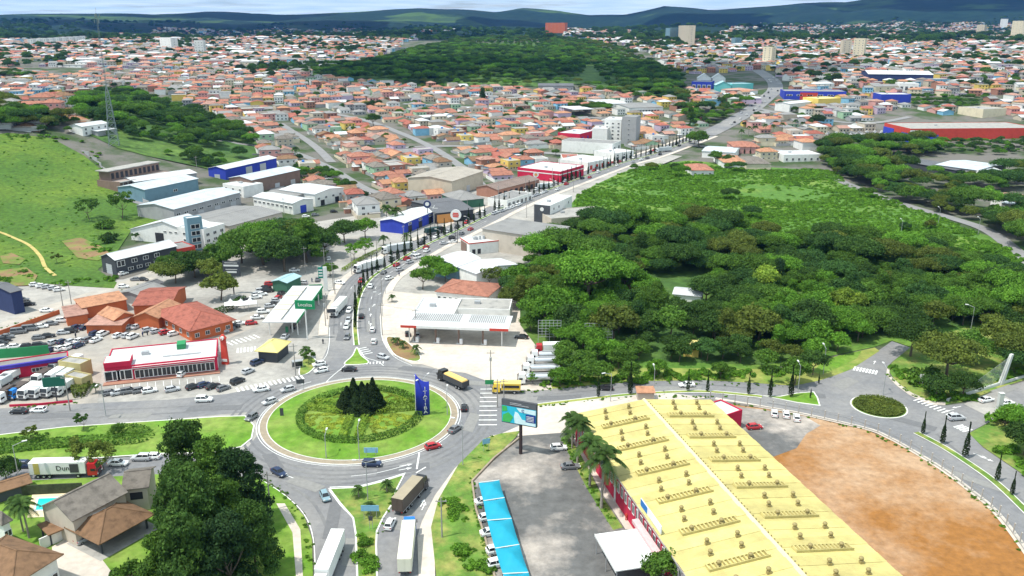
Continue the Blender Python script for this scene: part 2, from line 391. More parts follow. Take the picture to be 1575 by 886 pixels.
# road surface
road_px = [(-80, 634), (0, 628), (130, 621), (260, 615), (350, 606), (420, 592), (463, 577), (496, 552), (505, 532), (506, 504), (520, 480), (560, 480), (588, 480), (585, 521), (603, 545), (633, 562), (680, 570), (715, 574), (745, 585), (760, 598),
           (800, 603), (876, 595), (978, 586), (1041, 584), (1079, 584), (1155, 589), (1221, 593), (1259, 585), (1284, 577), (1310, 567), (1353, 538), (1372, 525), (1400, 535), (1372, 557), (1363, 567), (1363, 577), (1378, 593), (1398, 608), (1429, 623), (1454, 624), (1485, 620), (1535, 600), (1575, 587), (1640, 560),
           (1640, 604), (1575, 632), (1530, 645), (1490, 666), (1512, 689), (1575, 732), (1660, 800), (1720, 960), (1575, 846), (1530, 786), (1492, 753), (1447, 720), (1393, 687), (1365, 672), (1332, 659), (1236, 637), (1175, 626), (1080, 616), (960, 625), (870, 655), (800, 668), (755, 671), (737, 686), (699, 722), (669, 763), (649, 803), (642, 826), (646, 960), (480, 960), (487, 886), (484, 830), (470, 790), (440, 760), (405, 735), (330, 745), (150, 748), (-80, 756), (-80, 720), (0, 717), (60, 713), (240, 700), (330, 698), (380, 690), (400, 665), (390, 640), (380, 634), (250, 646), (100, 656), (0, 668), (-80, 674)]
sheet('road', W(road_px), Z2, asphalt)
# avenue to the north: centre line follows the row of cypresses
AVE = [(549, 536), (546, 500), (549, 470), (558, 445), (575, 425), (602, 408), (630, 391), (660, 375), (695, 359), (732, 341), (768, 323), (800, 309), (830, 297), (860, 286), (890, 275), (925, 262), (960, 250), (1000, 239), (1045, 223), (1085, 208)]
AVW = spline(W(AVE), 6)
ribbon('road', AVW, 17.0, Z3, asphalt, True)
AVE2 = [(1085, 208), (1110, 196), (1135, 182), (1160, 166), (1180, 150), (1192, 138), (1190, 126), (1178, 116), (1165, 108)]
AVW2 = spline(W(AVE2), 6); ribbon('road', AVW2, 17.0, .35, asphalt, True)
# side pavements along the avenue
for s, nm in ((1, 'pavement'), (-1, 'pavement')):
    C = []
    for i, p in enumerate(AVW):
        a = AVW[max(i - 1, 0)]; c = AVW[min(i + 1, len(AVW) - 1)]; d = (c - a); d.z = 0; d.normalize(); C.append(Vector((p.x - d.y * s * 10.2, p.y + d.x * s * 10.2, 0)))
    ribbon(nm, C[4:], 3.0, Z3 + .08, concrete_pale, True)
# south-west lane below the lawn
lawn_w = W([(-80, 674), (0, 669), (100, 657), (250, 647), (340, 641), (378, 640), (392, 655), (388, 675), (372, 688), (330, 697), (240, 699), (60, 712), (0, 716), (-80, 719)])
island('lawn', lawn_w, grassb, z=Z2)
# south triangular median and east verge
med = W([(505, 752), (530, 751), (552, 750), (588, 741), (623, 730), (612, 752), (603, 778), (590, 798), (581, 818), (580, 839), (584, 960), (552, 960), (548, 886), (546, 823), (542, 798), (522, 775)])
island('lawn', med, grassd, z=Z2)
# sheets round the roundabout (outside kerbs)
sheet('pavement', W([(760, 598), (745, 585), (715, 574), (680, 570), (650, 561), (633, 560), (603, 545), (588, 524), (584, 488), (590, 466), (602, 448), (640, 452), (790, 455), (830, 520), (835, 560), (850, 600), (800, 602)]), Z3, concrete_pale)
sheet('pavement', W([(755, 671), (800, 664), (793, 674), (725, 742), (705, 730), (690, 760), (671, 800), (668, 826), (671, 960), (646, 960), (642, 826), (649, 803), (669, 763), (699, 722), (737, 686)]), Z3 + .1, concrete_pale)
sheet('verge', W([(800, 664), (793, 674), (760, 705), (725, 742), (730, 783), (743, 823), (758, 886), (778, 960), (672, 960), (671, 886), (663, 812), (674, 770), (705, 716), (745, 676), (770, 668)]), Z4 + .1, grassd)
sheet('service_yard', W([(800, 671), (830, 668), (868, 664), (900, 690), (925, 740), (945, 790), (985, 850), (1020, 886), (1050, 960), (778, 960), (758, 886), (743, 823), (730, 783), (725, 742)]), Z3, asphalt_old)
sheet('verge', W([(862, 674), (874, 670), (898, 708), (925, 762), (958, 812), (943, 816), (905, 756)]), Z4, grassd)
sheet('pavement', W([(880, 676), (890, 672), (922, 735), (985, 815), (962, 815), (925, 758)]), Z4, concrete_pale)
# pale driveway between east road and the yellow-roofed store
sheet('pavement', W([(770, 668), (800, 655), (825, 624), (900, 617), (965, 609), (1028, 605), (1090, 612), (960, 628), (905, 645), (880, 665), (800, 671)]), Z4, concrete_pale)
# bare earth lot on the right
lot = W([(1090, 618), (1175, 629), (1236, 640), (1332, 662), (1365, 675), (1393, 690), (1447, 723), (1492, 757), (1530, 790), (1575, 849), (1640, 960), (1300, 960), (1180, 800), (1100, 680)])
sheet('earth_lot', lot, Z3, dirt)
sheet('parking_area', W([(1100, 622), (1175, 631), (1238, 641), (1262, 655), (1240, 668), (1225, 690), (1190, 703), (1165, 700), (1120, 650)]), Z4, asphalt_old)
# right-hand park, banks and verges
sheet('verge', W([(800, 603), (850, 590), (870, 560), (960, 560), (1100, 560), (1180, 570), (1240, 560), (1300, 545), (1345, 535), (1353, 540), (1310, 568), (1284, 578), (1259, 586), (1221, 594), (1155, 589), (1079, 585), (978, 587), (876, 596)]), Z3, grassy)
sheet('lawn', W([(1250, 572), (1262, 560), (1290, 547), (1325, 540), (1318, 552), (1285, 568), (1262, 577)]), Z4, grassb)
sheet('verge', W([(1365, 567), (1373, 557), (1402, 533), (1480, 500), (1640, 500), (1640, 560), (1575, 585), (1535, 598), (1485, 618), (1454, 622), (1429, 621), (1398, 606), (1380, 592)]), Z3, grassd)
sheet('pavement', W([(1363, 567), (1368, 566), (1368, 577), (1384, 592), (1403, 605), (1432, 618), (1454, 619), (1454, 624), (1429, 623), (1398, 608), (1378, 593), (1363, 577)]), Z4, concrete_pale)
sheet('verge', W([(1490, 667), (1530, 646), (1575, 633), (1640, 606), (1700, 700), (1700, 840), (1575, 731), (1512, 688)]), Z3, grassd)
island('lawn', W([(1172, 609), (1200, 610), (1225, 605), (1252, 603), (1258, 612), (1262, 625), (1225, 620)]), grassb, z=Z2)
R2 = G(1351.5, 626); r2m = 7.0
# small roundabout bed
isl2 = circ((R2.x, R2.y), r2m, 48); island('planted_circle', isl2, grassd, z=Z2)
# thin medians on the right
md = spline(W([(1409, 666), (1447, 686), (1482, 708), (1530, 742), (1575, 784), (1640, 850)]), 5)
ko = ribbon('kerb', md, 2.0, Z2 + .12, kerbm); ribbon('verge', md, 1.5, Z2 + .15, grassd)
# earth lot retaining kerb and pavement between lot and road
ribbon('pavement', spline(W([(1100, 614), (1175, 627), (1236, 638), (1332, 660), (1365, 673), (1393, 688), (1447, 721), (1492, 755), (1530, 787), (1575, 845), (1640, 940)]), 5), 1.6, Z3 + .1, concrete_pale)
# east road median strip
emd = spline(W([(826, 624), (900, 615), (965, 608), (1028, 604), (1087, 603), (1155, 609), (1172, 611)]), 5)
ribbon('kerb', emd, 1.9, Z2 + .12, kerbm); ribbon('verge', emd, 1.2, Z2 + .15, grassy)
# splitter island at the foot of the avenue
island('lawn', spline(W([(547, 536), (551, 536), (556, 547), (568, 557), (560, 561), (535, 562), (529, 559), (541, 548)]), 3, True), grassb, z=Z2 + .02)
# avenue median with verge
ribbon('kerb', AVW[1:], 1.9, Z3 + .12, kerbm, True); ribbon('verge', AVW[1:], 1.2, Z3 + .16, grassd, True)
# station island with small palms
island('planted_bed', spline(W([(593, 521), (606, 519), (628, 527), (648, 549), (640, 557), (620, 553), (603, 543)]), 3, True), brownearth, z=Z3)
island('planted_bed', spline(W([(462, 560), (470, 548), (482, 550), (488, 560), (476, 574), (460, 578)]), 3, True), grassd, z=Z3)
# house gardens bottom left
sheet('garden', W([(-80, 745), (0, 742), (240, 730), (400, 735), (440, 762), (468, 795), (480, 830), (483, 960), (-80, 960)]), Z3, grassb)
sheet('pavement', spline(W([(425, 775), (438, 775), (462, 815), (470, 960), (461, 960), (450, 820)]), 1, True), Z4, concrete_pale)
sheet('driveway', W([(80, 842), (106, 826), (150, 852), (176, 886), (180, 960), (60, 960), (84, 886)]), Z4, concrete_pale)
# pasture hill on the left
sheet('pasture', W([(-60, 206), (20, 205), (80, 213), (130, 240), (160, 265), (205, 300), (262, 330), (262, 340), (205, 350), (175, 395), (150, 415), (180, 435), (175, 444), (110, 440), (60, 436), (0, 440), (-60, 445)]), .12, hillgrass, 9, True)
trk = spline(W([(-30, 350), (0, 358), (20, 366), (45, 378), (62, 395), (70, 412), (85, 425)]), 6); ribbon('footpath', trk, 1.5, .3, mat('path_earth', (.42, .34, .12), .2, .3, .9, coord='World'), True)
sheet('bare_bank', W([(95, 372), (125, 366), (160, 382), (172, 394), (150, 402), (120, 398)]), .35, brownearth, 6, True)
sheet('bare_bank', W([(0, 395), (18, 390), (40, 400), (30, 408), (5, 406)]), .35, brownearth, 6, True)
sheet('bare_bank', W([(-10, 418), (40, 412), (58, 425), (50, 440), (0, 442)]), .35, brownearth, 6, True)
# west street
ribbon('road', spline(W([(-60, 524), (0, 505), (50, 487), (95, 470), (150, 452), (210, 432), (260, 415), (330, 395), (400, 372)]), 5), 9.0, Z3, mat('dusty_street', (.40, .36, .31), .15, .2, .9, col2=(.3, .28, .26), s2=.07, coord='World'), True)
sheet('parking_area', W([(-60, 548), (0, 528), (110, 485), (210, 500), (330, 505), (390, 480), (400, 500), (330, 530), (160, 545), (150, 620), (-60, 632)]), Z2, dusty)
# wood and scrub floor on the right
sheet('scrub_floor', W([(888, 302), (912, 286), (955, 266), (1000, 253), (1060, 247), (1160, 256), (1260, 262), (1330, 290), (1480, 350), (1700, 420), (1700, 500), (1500, 498), (1400, 534), (1372, 524), (1345, 534), (1180, 568), (860, 565), (845, 520), (800, 450), (850, 350)]), .1, scrubland, 14, True)
sheet('wooded_slope', W([(470, 112), (560, 96), (640, 78), (720, 66), (850, 66), (960, 80), (1055, 122), (1060, 160), (985, 150), (900, 128), (860, 134), (640, 133), (500, 126)]), .5, undergrowth, 25, True)
sheet('wooded_slope', W([(105, 168), (125, 148), (200, 138), (255, 158), (310, 180), (395, 210), (405, 238), (330, 262), (225, 240), (180, 228), (125, 202)]), .3, undergrowth, 14, True)
sheet('wood_floor', W([(845, 560), (800, 500), (800, 450), (850, 375), (900, 352), (1110, 362), (1330, 395), (1600, 450), (1600, 500), (1500, 500), (1400, 510), (1345, 524), (1240, 552), (1180, 562), (980, 555), (870, 575)]), .14, undergrowth)
# streets in the town
ST = [[(330, 215), (440, 232), (500, 255), (560, 290), (600, 300)], [(400, 165), (470, 170), (560, 185), (640, 215), (700, 250), (745, 290)], [(430, 190), (480, 222), (510, 250)], [(1045, 223), (1120, 228), (1200, 232), (1260, 245)], [(1160, 166), (1230, 180), (1330, 190), (1400, 180)], [(620, 160), (720, 165), (840, 175), (960, 185), (1060, 190)], [(560, 230), (700, 225), (830, 235), (900, 240)], [(180, 300), (300, 330), (380, 330), (420, 300), (440, 260)], [(1262, 262), (1300, 282), (1380, 312), (1470, 338), (1520, 356), (1560, 385), (1590, 410)]]
STW = [spline(W(s), 5) for s in ST]
for s in STW: ribbon('road', s, 7.0, .3, mat('street_asphalt', (.22, .215, .215), .1, .2, coord='World'), True)
# ---------------- painted markings ----------------
wear = mat('worn_lane', (.15, .15, .155), .16, .8, .85, .2, col2=(.20, .197, .192), s2=.08, coord='World', detail=9)
for rr in (27.4, 29.3, 31.2, 33.0): ribbon('lane_wear', [Vector((RC[0] + rr * cos(2 * pi * i / 90), RC[1] + rr * sin(2 * pi * i / 90), 0)) for i in range(91)], .7, Z2 + .016, wear)
for o_ in (1.7, 3.4, 5.2, 6.9, -1.7, -3.4, -5.2, -6.9):
    C = []
    for i in range(4, len(AVW) - 1): a, c = AVW[i - 1], AVW[i + 1]; d = (c - a).normalized(); C.append(Vector((AVW[i].x - d.y * o_, AVW[i].y + d.x * o_, 0)))
    ribbon('lane_wear', C, .6, Z3 + .014, wear, True)
for P_ in ([(0, 640), (130, 632), (260, 627), (350, 620)], [(0, 652), (130, 643), (260, 636), (350, 628)], [(820, 610), (900, 602), (980, 594), (1080, 592), (1160, 598)], [(1180, 620), (1260, 634), (1330, 652), (1420, 694), (1500, 752), (1570, 830)], [(1440, 668), (1500, 716), (1575, 772)], [(440, 745), (480, 772), (505, 820), (512, 886)], [(655, 745), (630, 800), (625, 886)]): ribbon('lane_wear', spline(W(P_), 5), .7, Z2 + .016, wear)
def strip(P, w, z=Z3 + .02): return ribbon('road_marking', spline(W(P), 4), w, z, paint)
def ring_line(c, r, w, a0=0, a1=360, n=90, z=Z3 + .02):
    C = [Vector((c[0] + r * cos(radians(a0 + (a1 - a0) * i / n)), c[1] + r * sin(radians(a0 + (a1 - a0) * i / n)), 0)) for i in range(n + 1)]
    return ribbon('road_marking', C, w, z, paint)
ring_line(RC, RR + .5, .15)
strip([(507, 750), (530, 749), (552, 748), (588, 739), (624, 728)], .25)
strip([(506, 754), (524, 778), (544, 800), (549, 825), (551, 886)], .2)
strip([(579, 886), (578, 839), (579, 818), (588, 796), (601, 776)], .2)
strip([(400, 737), (438, 762), (468, 792), (482, 830), (485, 886)], .18)
strip([(641, 722), (645, 697)], .35); strip([(640, 728), (655, 719)], .3)
strip([(540, 733), (580, 728), (630, 715)], .15)
strip([(502, 588), (510, 580), (530, 563), (546, 545)], .2)
strip([(553, 538), (562, 550), (580, 556), (590, 563)], .2)
strip([(507, 504), (506, 532), (498, 553), (465, 578)], .15)
strip([(597, 450), (588, 466), (586, 488), (588, 521), (605, 548), (634, 563)], .15)
def zebra(a, b, n, ln, w=.55, z=Z4 + .02):
    """crossing between two points, n stripes"""
    A, B = G(*a), G(*b); d = (B - A); L = d.length; d.normalize(); q = Vector((-d.y, d.x, 0)); m_ = MB()
    for i in range(n):
        c = A + d * (L * (i + .5) / n)
        m_.poly([tuple(c + d * s * w / 2 + q * t * ln / 2 + Vector((0, 0, z - c.z))) for s, t in ((-1, -1), (1, -1), (1, 1), (-1, 1))])
    return struct(m_.obj('zebra_crossing', paint))
zebra((1312, 567), (1350, 574), 8, 3.2); zebra((1408, 614), (1464, 638), 9, 3.0, .42); zebra((1472, 655), (1490, 664), 4, 3.2)
zebra((362, 601), (468, 580), 15, 3.0); zebra((363, 540), (395, 537), 6, 4.0); zebra((350, 530), (398, 517), 7, 4.0)
zebra((554, 535), (566, 546), 4, 3.6, .4); zebra((752, 596), (750, 658), 9, 4.6, .42)
zebra((552, 560), (592, 558), 8, 1.6, .35)
for (u, v, a) in ((570, 485, 95), (570, 500, 95), (575, 470, 80), (585, 452, 70), (443, 733, 150), (625, 716, 20), (624, 722, 20), (650, 774, 80), (652, 779, 80), (1345, 558, 60), (1471, 627, 200), (1460, 632, 200), (1518, 707, 310), (1508, 702, 310), (470, 590, 215), (500, 566, 235)):
    p = G(u, v); m_ = MB(); R_ = Matrix.Translation((p.x, p.y, Z4 + .015)) @ Matrix.Rotation(radians(a), 4, 'Z')
    m_.poly([tuple(R_ @ Vector(q)) for q in ((-1.6, -.1, 0), (.3, -.1, 0), (.3, .1, 0), (-1.6, .1, 0))]); m_.poly([tuple(R_ @ Vector(q)) for q in ((.3, -.45, 0), (1.5, 0, 0), (.3, .45, 0))]); struct(m_.obj('road_marking', paint))
for i, k in enumerate(range(6, len(AVW) - 8, 4)):
    for s in (4.6, -4.6):
        a, b = AVW[k], AVW[k + 1]; d = (b - a).normalized(); c = a + Vector((-d.y, d.x, 0)) * s
        m_ = MB(); q = Vector((-d.y, d.x, 0)) * .08; z = Vector((0, 0, Z4 + .02 - c.z + (T(c.x, c.y)))); m_.poly([tuple(c - q + z), tuple(c + d * 3 - q + z), tuple(c + d * 3 + q + z), tuple(c + q + z)]); struct(m_.obj('road_marking', paint))
patchm = mat('asphalt_patch', (.145, .145, .15), .12, 1.2, .9, .2, coord='World'); patch2 = mat('asphalt_worn', (.225, .22, .21), .12, 1.2, .9, .2, coord='World')
for i, (u, v, a, l, w_) in enumerate(((470, 745, 150, 9, 3), (620, 722, 15, 12, 3.2), (725, 650, 80, 10, 3), (512, 800, 95, 14, 2.6), (540, 850, 95, 9, 2.8), (330, 628, 3, 14, 3), (200, 640, 3, 10, 2.6), (80, 640, 3, 12, 3), (622, 800, 80, 8, 2.6), (640, 568, 345, 10, 2.8), (735, 590, 350, 9, 3), (860, 612, 5, 12, 2.6), (1040, 598, 0, 14, 2.8), (1240, 608, 350, 10, 3), (1300, 590, 40, 9, 4), (1400, 650, 320, 12, 3), (1500, 740, 315, 14, 2.6), (525, 515, 95, 12, 2.6), (572, 500, 95, 14, 2.6), (590, 440, 60, 16, 2.4), (1545, 600, 30, 9, 3), (420, 710, 120, 8, 3))):
    p = G(u, v); R_ = Matrix.Translation((p.x, p.y, Z3 + .015)) @ Matrix.Rotation(radians(a), 4, 'Z'); m_ = MB(); m_.poly([tuple(R_ @ Vector((x * l / 2 + (i * 7 % 5) * .1 * y, y * w_ / 2, 0))) for x, y in ((-1, -1), (1, -.9), (1, 1), (-.95, 1))]); struct(m_.obj('asphalt_patch', patchm if i % 2 else patch2))
# parking bay lines in front of the red store
for i in range(14):
    u = 178 + i * 12.2; v = 599 - i * 1.05
    strip([(u, v - 6), (u + 1, v + 2)], .12, Z4 + .01)
# ---------------- roundabout planting ----------------
apron = mat('apron_stone', (.29, .24, .175), .15, .8, .9, .2, coord='World')
o, Q = kerb('kerb', circ(RC, RR, 120), .14, .3, Z2); sheet('apron', Q, Z2 + .12, apron)
o, Q = kerb('kerb', circ(RC, RR - 1.9, 120), .1, .2, Z2 + .11); 
# gently mounded grass
V = []; F = []; NR = 14; NA = 96
for i in range(NR + 1):
    rr = (RR - 2.1) * i / NR
    for j in range(NA):
        a = 2 * pi * j / NA; V.append((RC.x + rr * cos(a), RC.y + rr * sin(a), Z2 + .2 + .9 * (1 - (i / NR) ** 2)))
for i in range(NR):
    for j in range(NA):
        a = i * NA + j; b = i * NA + (j + 1) % NA; F.append((a, a + NA, b + NA, b))
me = mesh_np('lawn', V, F, [grassb], smooth=True); struct(link('lawn', me))
def mound(x, y): return Z2 + .2 + .9 * (1 - min(1, (hypot(x - RC.x, y - RC.y) / (RR - 2.1)) ** 2))
def leafcloud(pts, nrm, size, rs):
    """quads of leaf size scattered at the given points"""
    n = len(pts); pts = np.asarray(pts); nrm = np.asarray(nrm) + rs.normal(0, .62, (n, 3)); nrm /= np.linalg.norm(nrm, axis=1)[:, None] + 1e-9
    up = rs.normal(0, 1, (n, 3)); a = np.cross(nrm, up); a /= np.linalg.norm(a, axis=1)[:, None] + 1e-9; b = np.cross(nrm, a)
    s = (size * rs.uniform(.6, 1.35, n))[:, None]; a = a * s; b = b * s * .75
    V = np.stack([pts - a, pts - b * .9, pts + a, pts + b * .9], 1).reshape(-1, 3); F = np.arange(4 * n).reshape(n, 4); return V, F
def hedge(name, C, w, h, m, size=.22, dens=14, z0=None, parent=None, rs=None):
    """clipped hedge along a line: a leafy core with leaf faces over it"""
    rs = rs or np.random.RandomState(len(THINGS)); P = []; N = []
    L = resample(C, .5)
    for i in range(len(L) - 1):
        a, b = L[i], L[i + 1]; d = (b - a); d.z = 0
        if d.length < 1e-4: continue
        d.normalize(); q = Vector((-d.y, d.x, 0)); zz = z0(a.x, a.y) if z0 else Z3
        for _ in range(int(dens * (w + 2 * h) * .5)):
            s = rs.uniform(-1, 1); t = rs.uniform(0, 1)
            e = rs.uniform(0, w + 2 * h)
            if e < w: o = -w / 2 + e; hh = h; n = (0, 0, 1)
            elif e < w + h: o = w / 2; hh = e - w; n = (q.x, q.y, .3)
            else: o = -w / 2; hh = e - w - h; n = (-q.x, -q.y, .3)
            p = a + (b - a) * t + q * o; P.append((p.x + rs.normal(0, .05), p.y + rs.normal(0, .05), zz + hh + rs.normal(0, .05))); N.append(n)
    V, F = leafcloud(P, N, size, rs)
    return link(name, mesh_np(name, V, F, [m]), parent)
hd = LEAF['hedge']; bed = LEAF['bed']
def rpt(deg, r): return Vector((RC.x + r * cos(radians(deg)), RC.y + r * sin(radians(deg)), 0))
RH = 15.0
for a0, a1, lb in ((-150, -30, 'dark clipped hedge curving along the near side of the round flower bed'), (-30, 90, 'clipped hedge curving along the east side of the round flower bed'), (90, 210, 'clipped hedge curving along the west side of the round flower bed')):
    h_ = hedge('hedge', [rpt(a0 + (a1 - a0) * i / 40, RH) for i in range(41)], 1.7, 1.1, LEAF['mid'], z0=mound); tag(h_, lb, 'hedge', 'hedges of the roundabout emblem')
for ang, lb in ((-90, 'short hedge spoke at the camera side of the roundabout'), (20, 'hedge spoke running east towards the blue totem'), (160, 'hedge spoke running west across the round bed')):
    d = Vector((cos(radians(ang)), sin(radians(ang)), 0)); q = Vector((-d.y, d.x, 0))
    for s in (-1, 1):
        c0 = Vector((RC.x, RC.y, 0)) + q * s * 1.9 + d * 3.5; h_ = hedge('hedge', [c0 + d * t for t in np.linspace(0, 10.5, 12)], 1.7, 1.3, LEAF['lime'], z0=mound)
        tag(h_, lb.replace('hedge spoke', 'hedge edge') + (', its ' + ('far' if s * q.y > 0 else 'near') + ' side' if ang != -90 else ', ' + ('east' if s * q.x > 0 else 'west') + ' side'), 'hedge', 'hedges of the roundabout emblem')
rs = np.random.RandomState(3)
for k, (a0, a1, lb) in enumerate(((-74, 6, 'yellow flower bed in the south-east third of the roundabout'), (34, 146, 'yellow flower bed in the far third of the roundabout'), (174, 254, 'yellow flower bed in the south-west third of the roundabout'))):
    P = []; N = []
    for _ in range(6500):
        a = radians(rs.uniform(a0 + 8, a1 - 8)); rr = sqrt(rs.uniform(.08, 1)) * (RH - 1.2); x, y = RC.x + rr * cos(a), RC.y + rr * sin(a)
        if mnoise.noise(Vector((x * .55, y * .55, 1))) < -.08: continue
        P.append((x, y, mound(x, y) + rs.uniform(.02, .2))); N.append((0, 0, 1))
    V, F = leafcloud(P, N, .16, rs); o = link('flower_bed', mesh_np('flower_bed', V, F, [bed])); o['kind'] = 'stuff'; o['label'] = lb
P = []; N = []
for _ in range(9000):
    a = rs.uniform(0, 2 * pi); rr = sqrt(rs.uniform(0, 1)) * (r2m - .7); P.append((R2.x + rr * cos(a), R2.y + rr * sin(a), Z3 + .15 + rs.uniform(0, .6))); N.append((0, 0, 1))
V, F = leafcloud(P, N, .2, rs); o = link('ground_cover', mesh_np('ground_cover', V, F, [LEAF['olive']])); o['kind'] = 'stuff'
# planted band across the western lawn
C1 = spline(W([(-40, 700), (30, 690), (90, 684), (150, 680), (205, 678), (222, 671), (205, 664), (172, 663)]), 6)
h_ = hedge('shrub_bed', C1, 4.5, .9, LEAF['mid'], .3, 10); h_['kind'] = 'stuff'
h_ = hedge('shrub_bed', spline(W([(-40, 686), (20, 680), (75, 672)]), 6), 2.5, .6, LEAF['hedge'], .3, 10); h_['kind'] = 'stuff'
# ---------------- plant meshes ----------------
def crown_mesh(name, seed, R, H, z0, nb, n, size, shape='round', m=None):
    """leafy crown: leaf faces over many overlapping clumps"""
    rs = np.random.RandomState(seed); B = []
    for i in range(nb):
        a = rs.uniform(0, 2 * pi); u = rs.uniform(0, 1)
        if shape == 'round': rr = R * .72 * sqrt(rs.uniform(.05, 1)); zz = H * (.28 + .6 * (1 - (rr / R) ** 2) * rs.uniform(.35, 1)); br = R * rs.uniform(.19, .36)
        elif shape == 'flat': rr = R * .8 * sqrt(rs.uniform(.0, 1)); zz = H * (.6 + .3 * (1 - (rr / R) ** 2)) + rs.normal(0, .05 * H); br = R * rs.uniform(.18, .3)
        elif shape == 'tall': rr = R * .6 * sqrt(rs.uniform(0, 1)); zz = H * rs.uniform(.12, .92); rr *= 1.1 - zz / H * .7; br = R * rs.uniform(.28, .42)
        elif shape == 'mass': zz = H * rs.uniform(.1, .95); rr = R * (1.02 - .72 * (zz / H) ** 1.5) * sqrt(rs.uniform(.15, 1)); br = R * rs.uniform(.17, .32)
        elif shape == 'open': rr = R * .8 * sqrt(rs.uniform(.1, 1)); zz = H * rs.uniform(.35, .9); br = R * rs.uniform(.14, .24)
        else: rr = R * .8 * sqrt(rs.uniform(0, 1)); zz = H * rs.uniform(.2, .6); br = R * rs.uniform(.3, .45)
        B.append((rr * cos(a), rr * sin(a), z0 + zz, br, br * rs.uniform(.6, .85)))
    B = np.array(B); wgt = B[:, 3] ** 2; idx = rs.choice(nb, n, p=wgt / wgt.sum())
    d = rs.normal(0, 1, (n, 3)); d[:, 2] = np.abs(d[:, 2]) * 1.0 - .35; d /= np.linalg.norm(d, axis=1)[:, None]
    lump = 1 + .18 * np.sin(d[:, 0] * 7 + idx) * np.cos(d[:, 1] * 6 + idx * 2)
    rad_ = np.stack([B[idx, 3], B[idx, 3], B[idx, 4]], 1) * (lump * rs.uniform(.72, 1.05, n))[:, None]
    st_ = rs.uniform(0, 1, n) < .2; rad_[st_] *= rs.uniform(1.05, 1.42, (int(st_.sum()), 1))
    P = B[idx, :3] + d * rad_
    V, F = leafcloud(P, d, size, rs)
    return mesh_np(name, V, F, [m or LEAF['mid']])
def trunk_mesh(name, seed, h, r, R, ztop, nl=5, m=None):
    rs = np.random.RandomState(seed + 50); b = MB(); k = Vector((rs.normal(0, .3), rs.normal(0, .3), h)); b.tube((0, 0, -.3), k * .5, r, r * .75, 7, False); b.tube(k * .5, k, r * .75, r * .6, 7, False)
    for i in range(nl):
        a = 2 * pi * (i + rs.uniform(-.3, .3)) / nl; e = Vector((cos(a) * R * .6, sin(a) * R * .6, h + (ztop - h) * rs.uniform(.5, .9)))
        mid = k + (e - k) * .5 + Vector((0, 0, -.3)); b.tube(k, mid, r * .5, r * .3, 5, False); b.tube(mid, e, r * .3, r * .1, 5, False)
        b.tube(mid, mid + Vector((cos(a + 1) * R * .3, sin(a + 1) * R * .3, (ztop - h) * .4)), r * .22, r * .06, 4, False)
    return b.mesh(name, m or bark)
PROTO = {}
def proto(k, shape, R, H, z0, nb, n, size, th, tr):
    L = []
    for s in range(3):
        L.append((trunk_mesh(f'trunk_{k}', s, th, tr, R, z0 + H * .7), crown_mesh(f'crown_{k}', s * 7 + len(PROTO), R, H, z0, nb, n, size, shape)))
    PROTO[k] = L
proto('broad', 'round', 6.0, 7.0, 2.0, 46, 6800, .30, 3.2, .32)
proto('round', 'round', 4.2, 5.6, 1.6, 30, 4000, .27, 2.4, .22)
proto('flat', 'flat', 8.5, 7.5, 2.5, 60, 9000, .31, 4.5, .45)
proto('tall', 'tall', 4.6, 13.0, 2.0, 50, 7500, .30, 5.0, .35)
proto('mass', 'mass', 6.4, 15.0, 1.2, 70, 15000, .27, 5.0, .42)
proto('open', 'open', 3.6, 4.2, 1.8, 26, 1400, .22, 2.0, .14)
proto('bush', 'low', 2.1, 1.9, 0.0, 10, 900, .24, .5, .08)
proto('young', 'open', 2.2, 3.0, 1.3, 14, 900, .2, 1.6, .08)
LM = {k: LEAF[k] for k in LEAF}
TRK = {}
def tree(p, kind, leaf, s=1.0, sz=None, label=None, group=None, name='tree', cat='tree', share=False, var=None, rz=None):
    v = random.randrange(3) if var is None else var; tm, cm = PROTO[kind][v]
    r = empty(name, p, random.uniform(0, 6.28) if rz is None else rz); r.scale = (s, s, (sz or s) * random.uniform(.93, 1.08))
    link('trunk', tm, r); c = link('crown', cm, r, m=LM[leaf])
    tag(r, label or 'leafy tree', cat, group, share=share); return r
# cypress: dark narrow column of upright sprays
def cypress_mesh(seed, R, H, n, pointed=True):
    rs = np.random.RandomState(seed); z = rs.uniform(0.03, 1, n) ** .9; prof = (np.sin(np.clip(z * 1.15 + .18, 0, 1) * pi) ** .6) * (1 - z * .55) if pointed else (1 - z) * 1.05 + .05
    prof = np.clip(prof, .04, 1.2); a = rs.uniform(0, 2 * pi, n); rr = R * prof * rs.uniform(.75, 1.08, n) * (1 + .12 * np.sin(a * 3 + z * 20))
    P = np.stack([rr * np.cos(a), rr * np.sin(a), .25 + z * H], 1); N = np.stack([np.cos(a), np.sin(a), np.full(n, .5)], 1); V, F = leafcloud(P, N, .18, rs)
    return mesh_np('foliage', V, F, [LEAF['cypress']])
CYP = [cypress_mesh(i, .72, 9.0, 1100) for i in range(3)]
b = MB(); b.tube((0, 0, -.1), (0, 0, 5.5), .09, .03, 6); CYPT = b.mesh('trunk', bark)
def cypress(p, s=1.0, sz=1.0, label='', group='cypresses along the avenue median'):
    r = empty('cypress_tree', p, random.uniform(0, 6)); r.scale = (s, s, sz); link('trunk', CYPT, r); link('foliage', random.choice(CYP), r); tag(r, label, 'cypress', group); return r
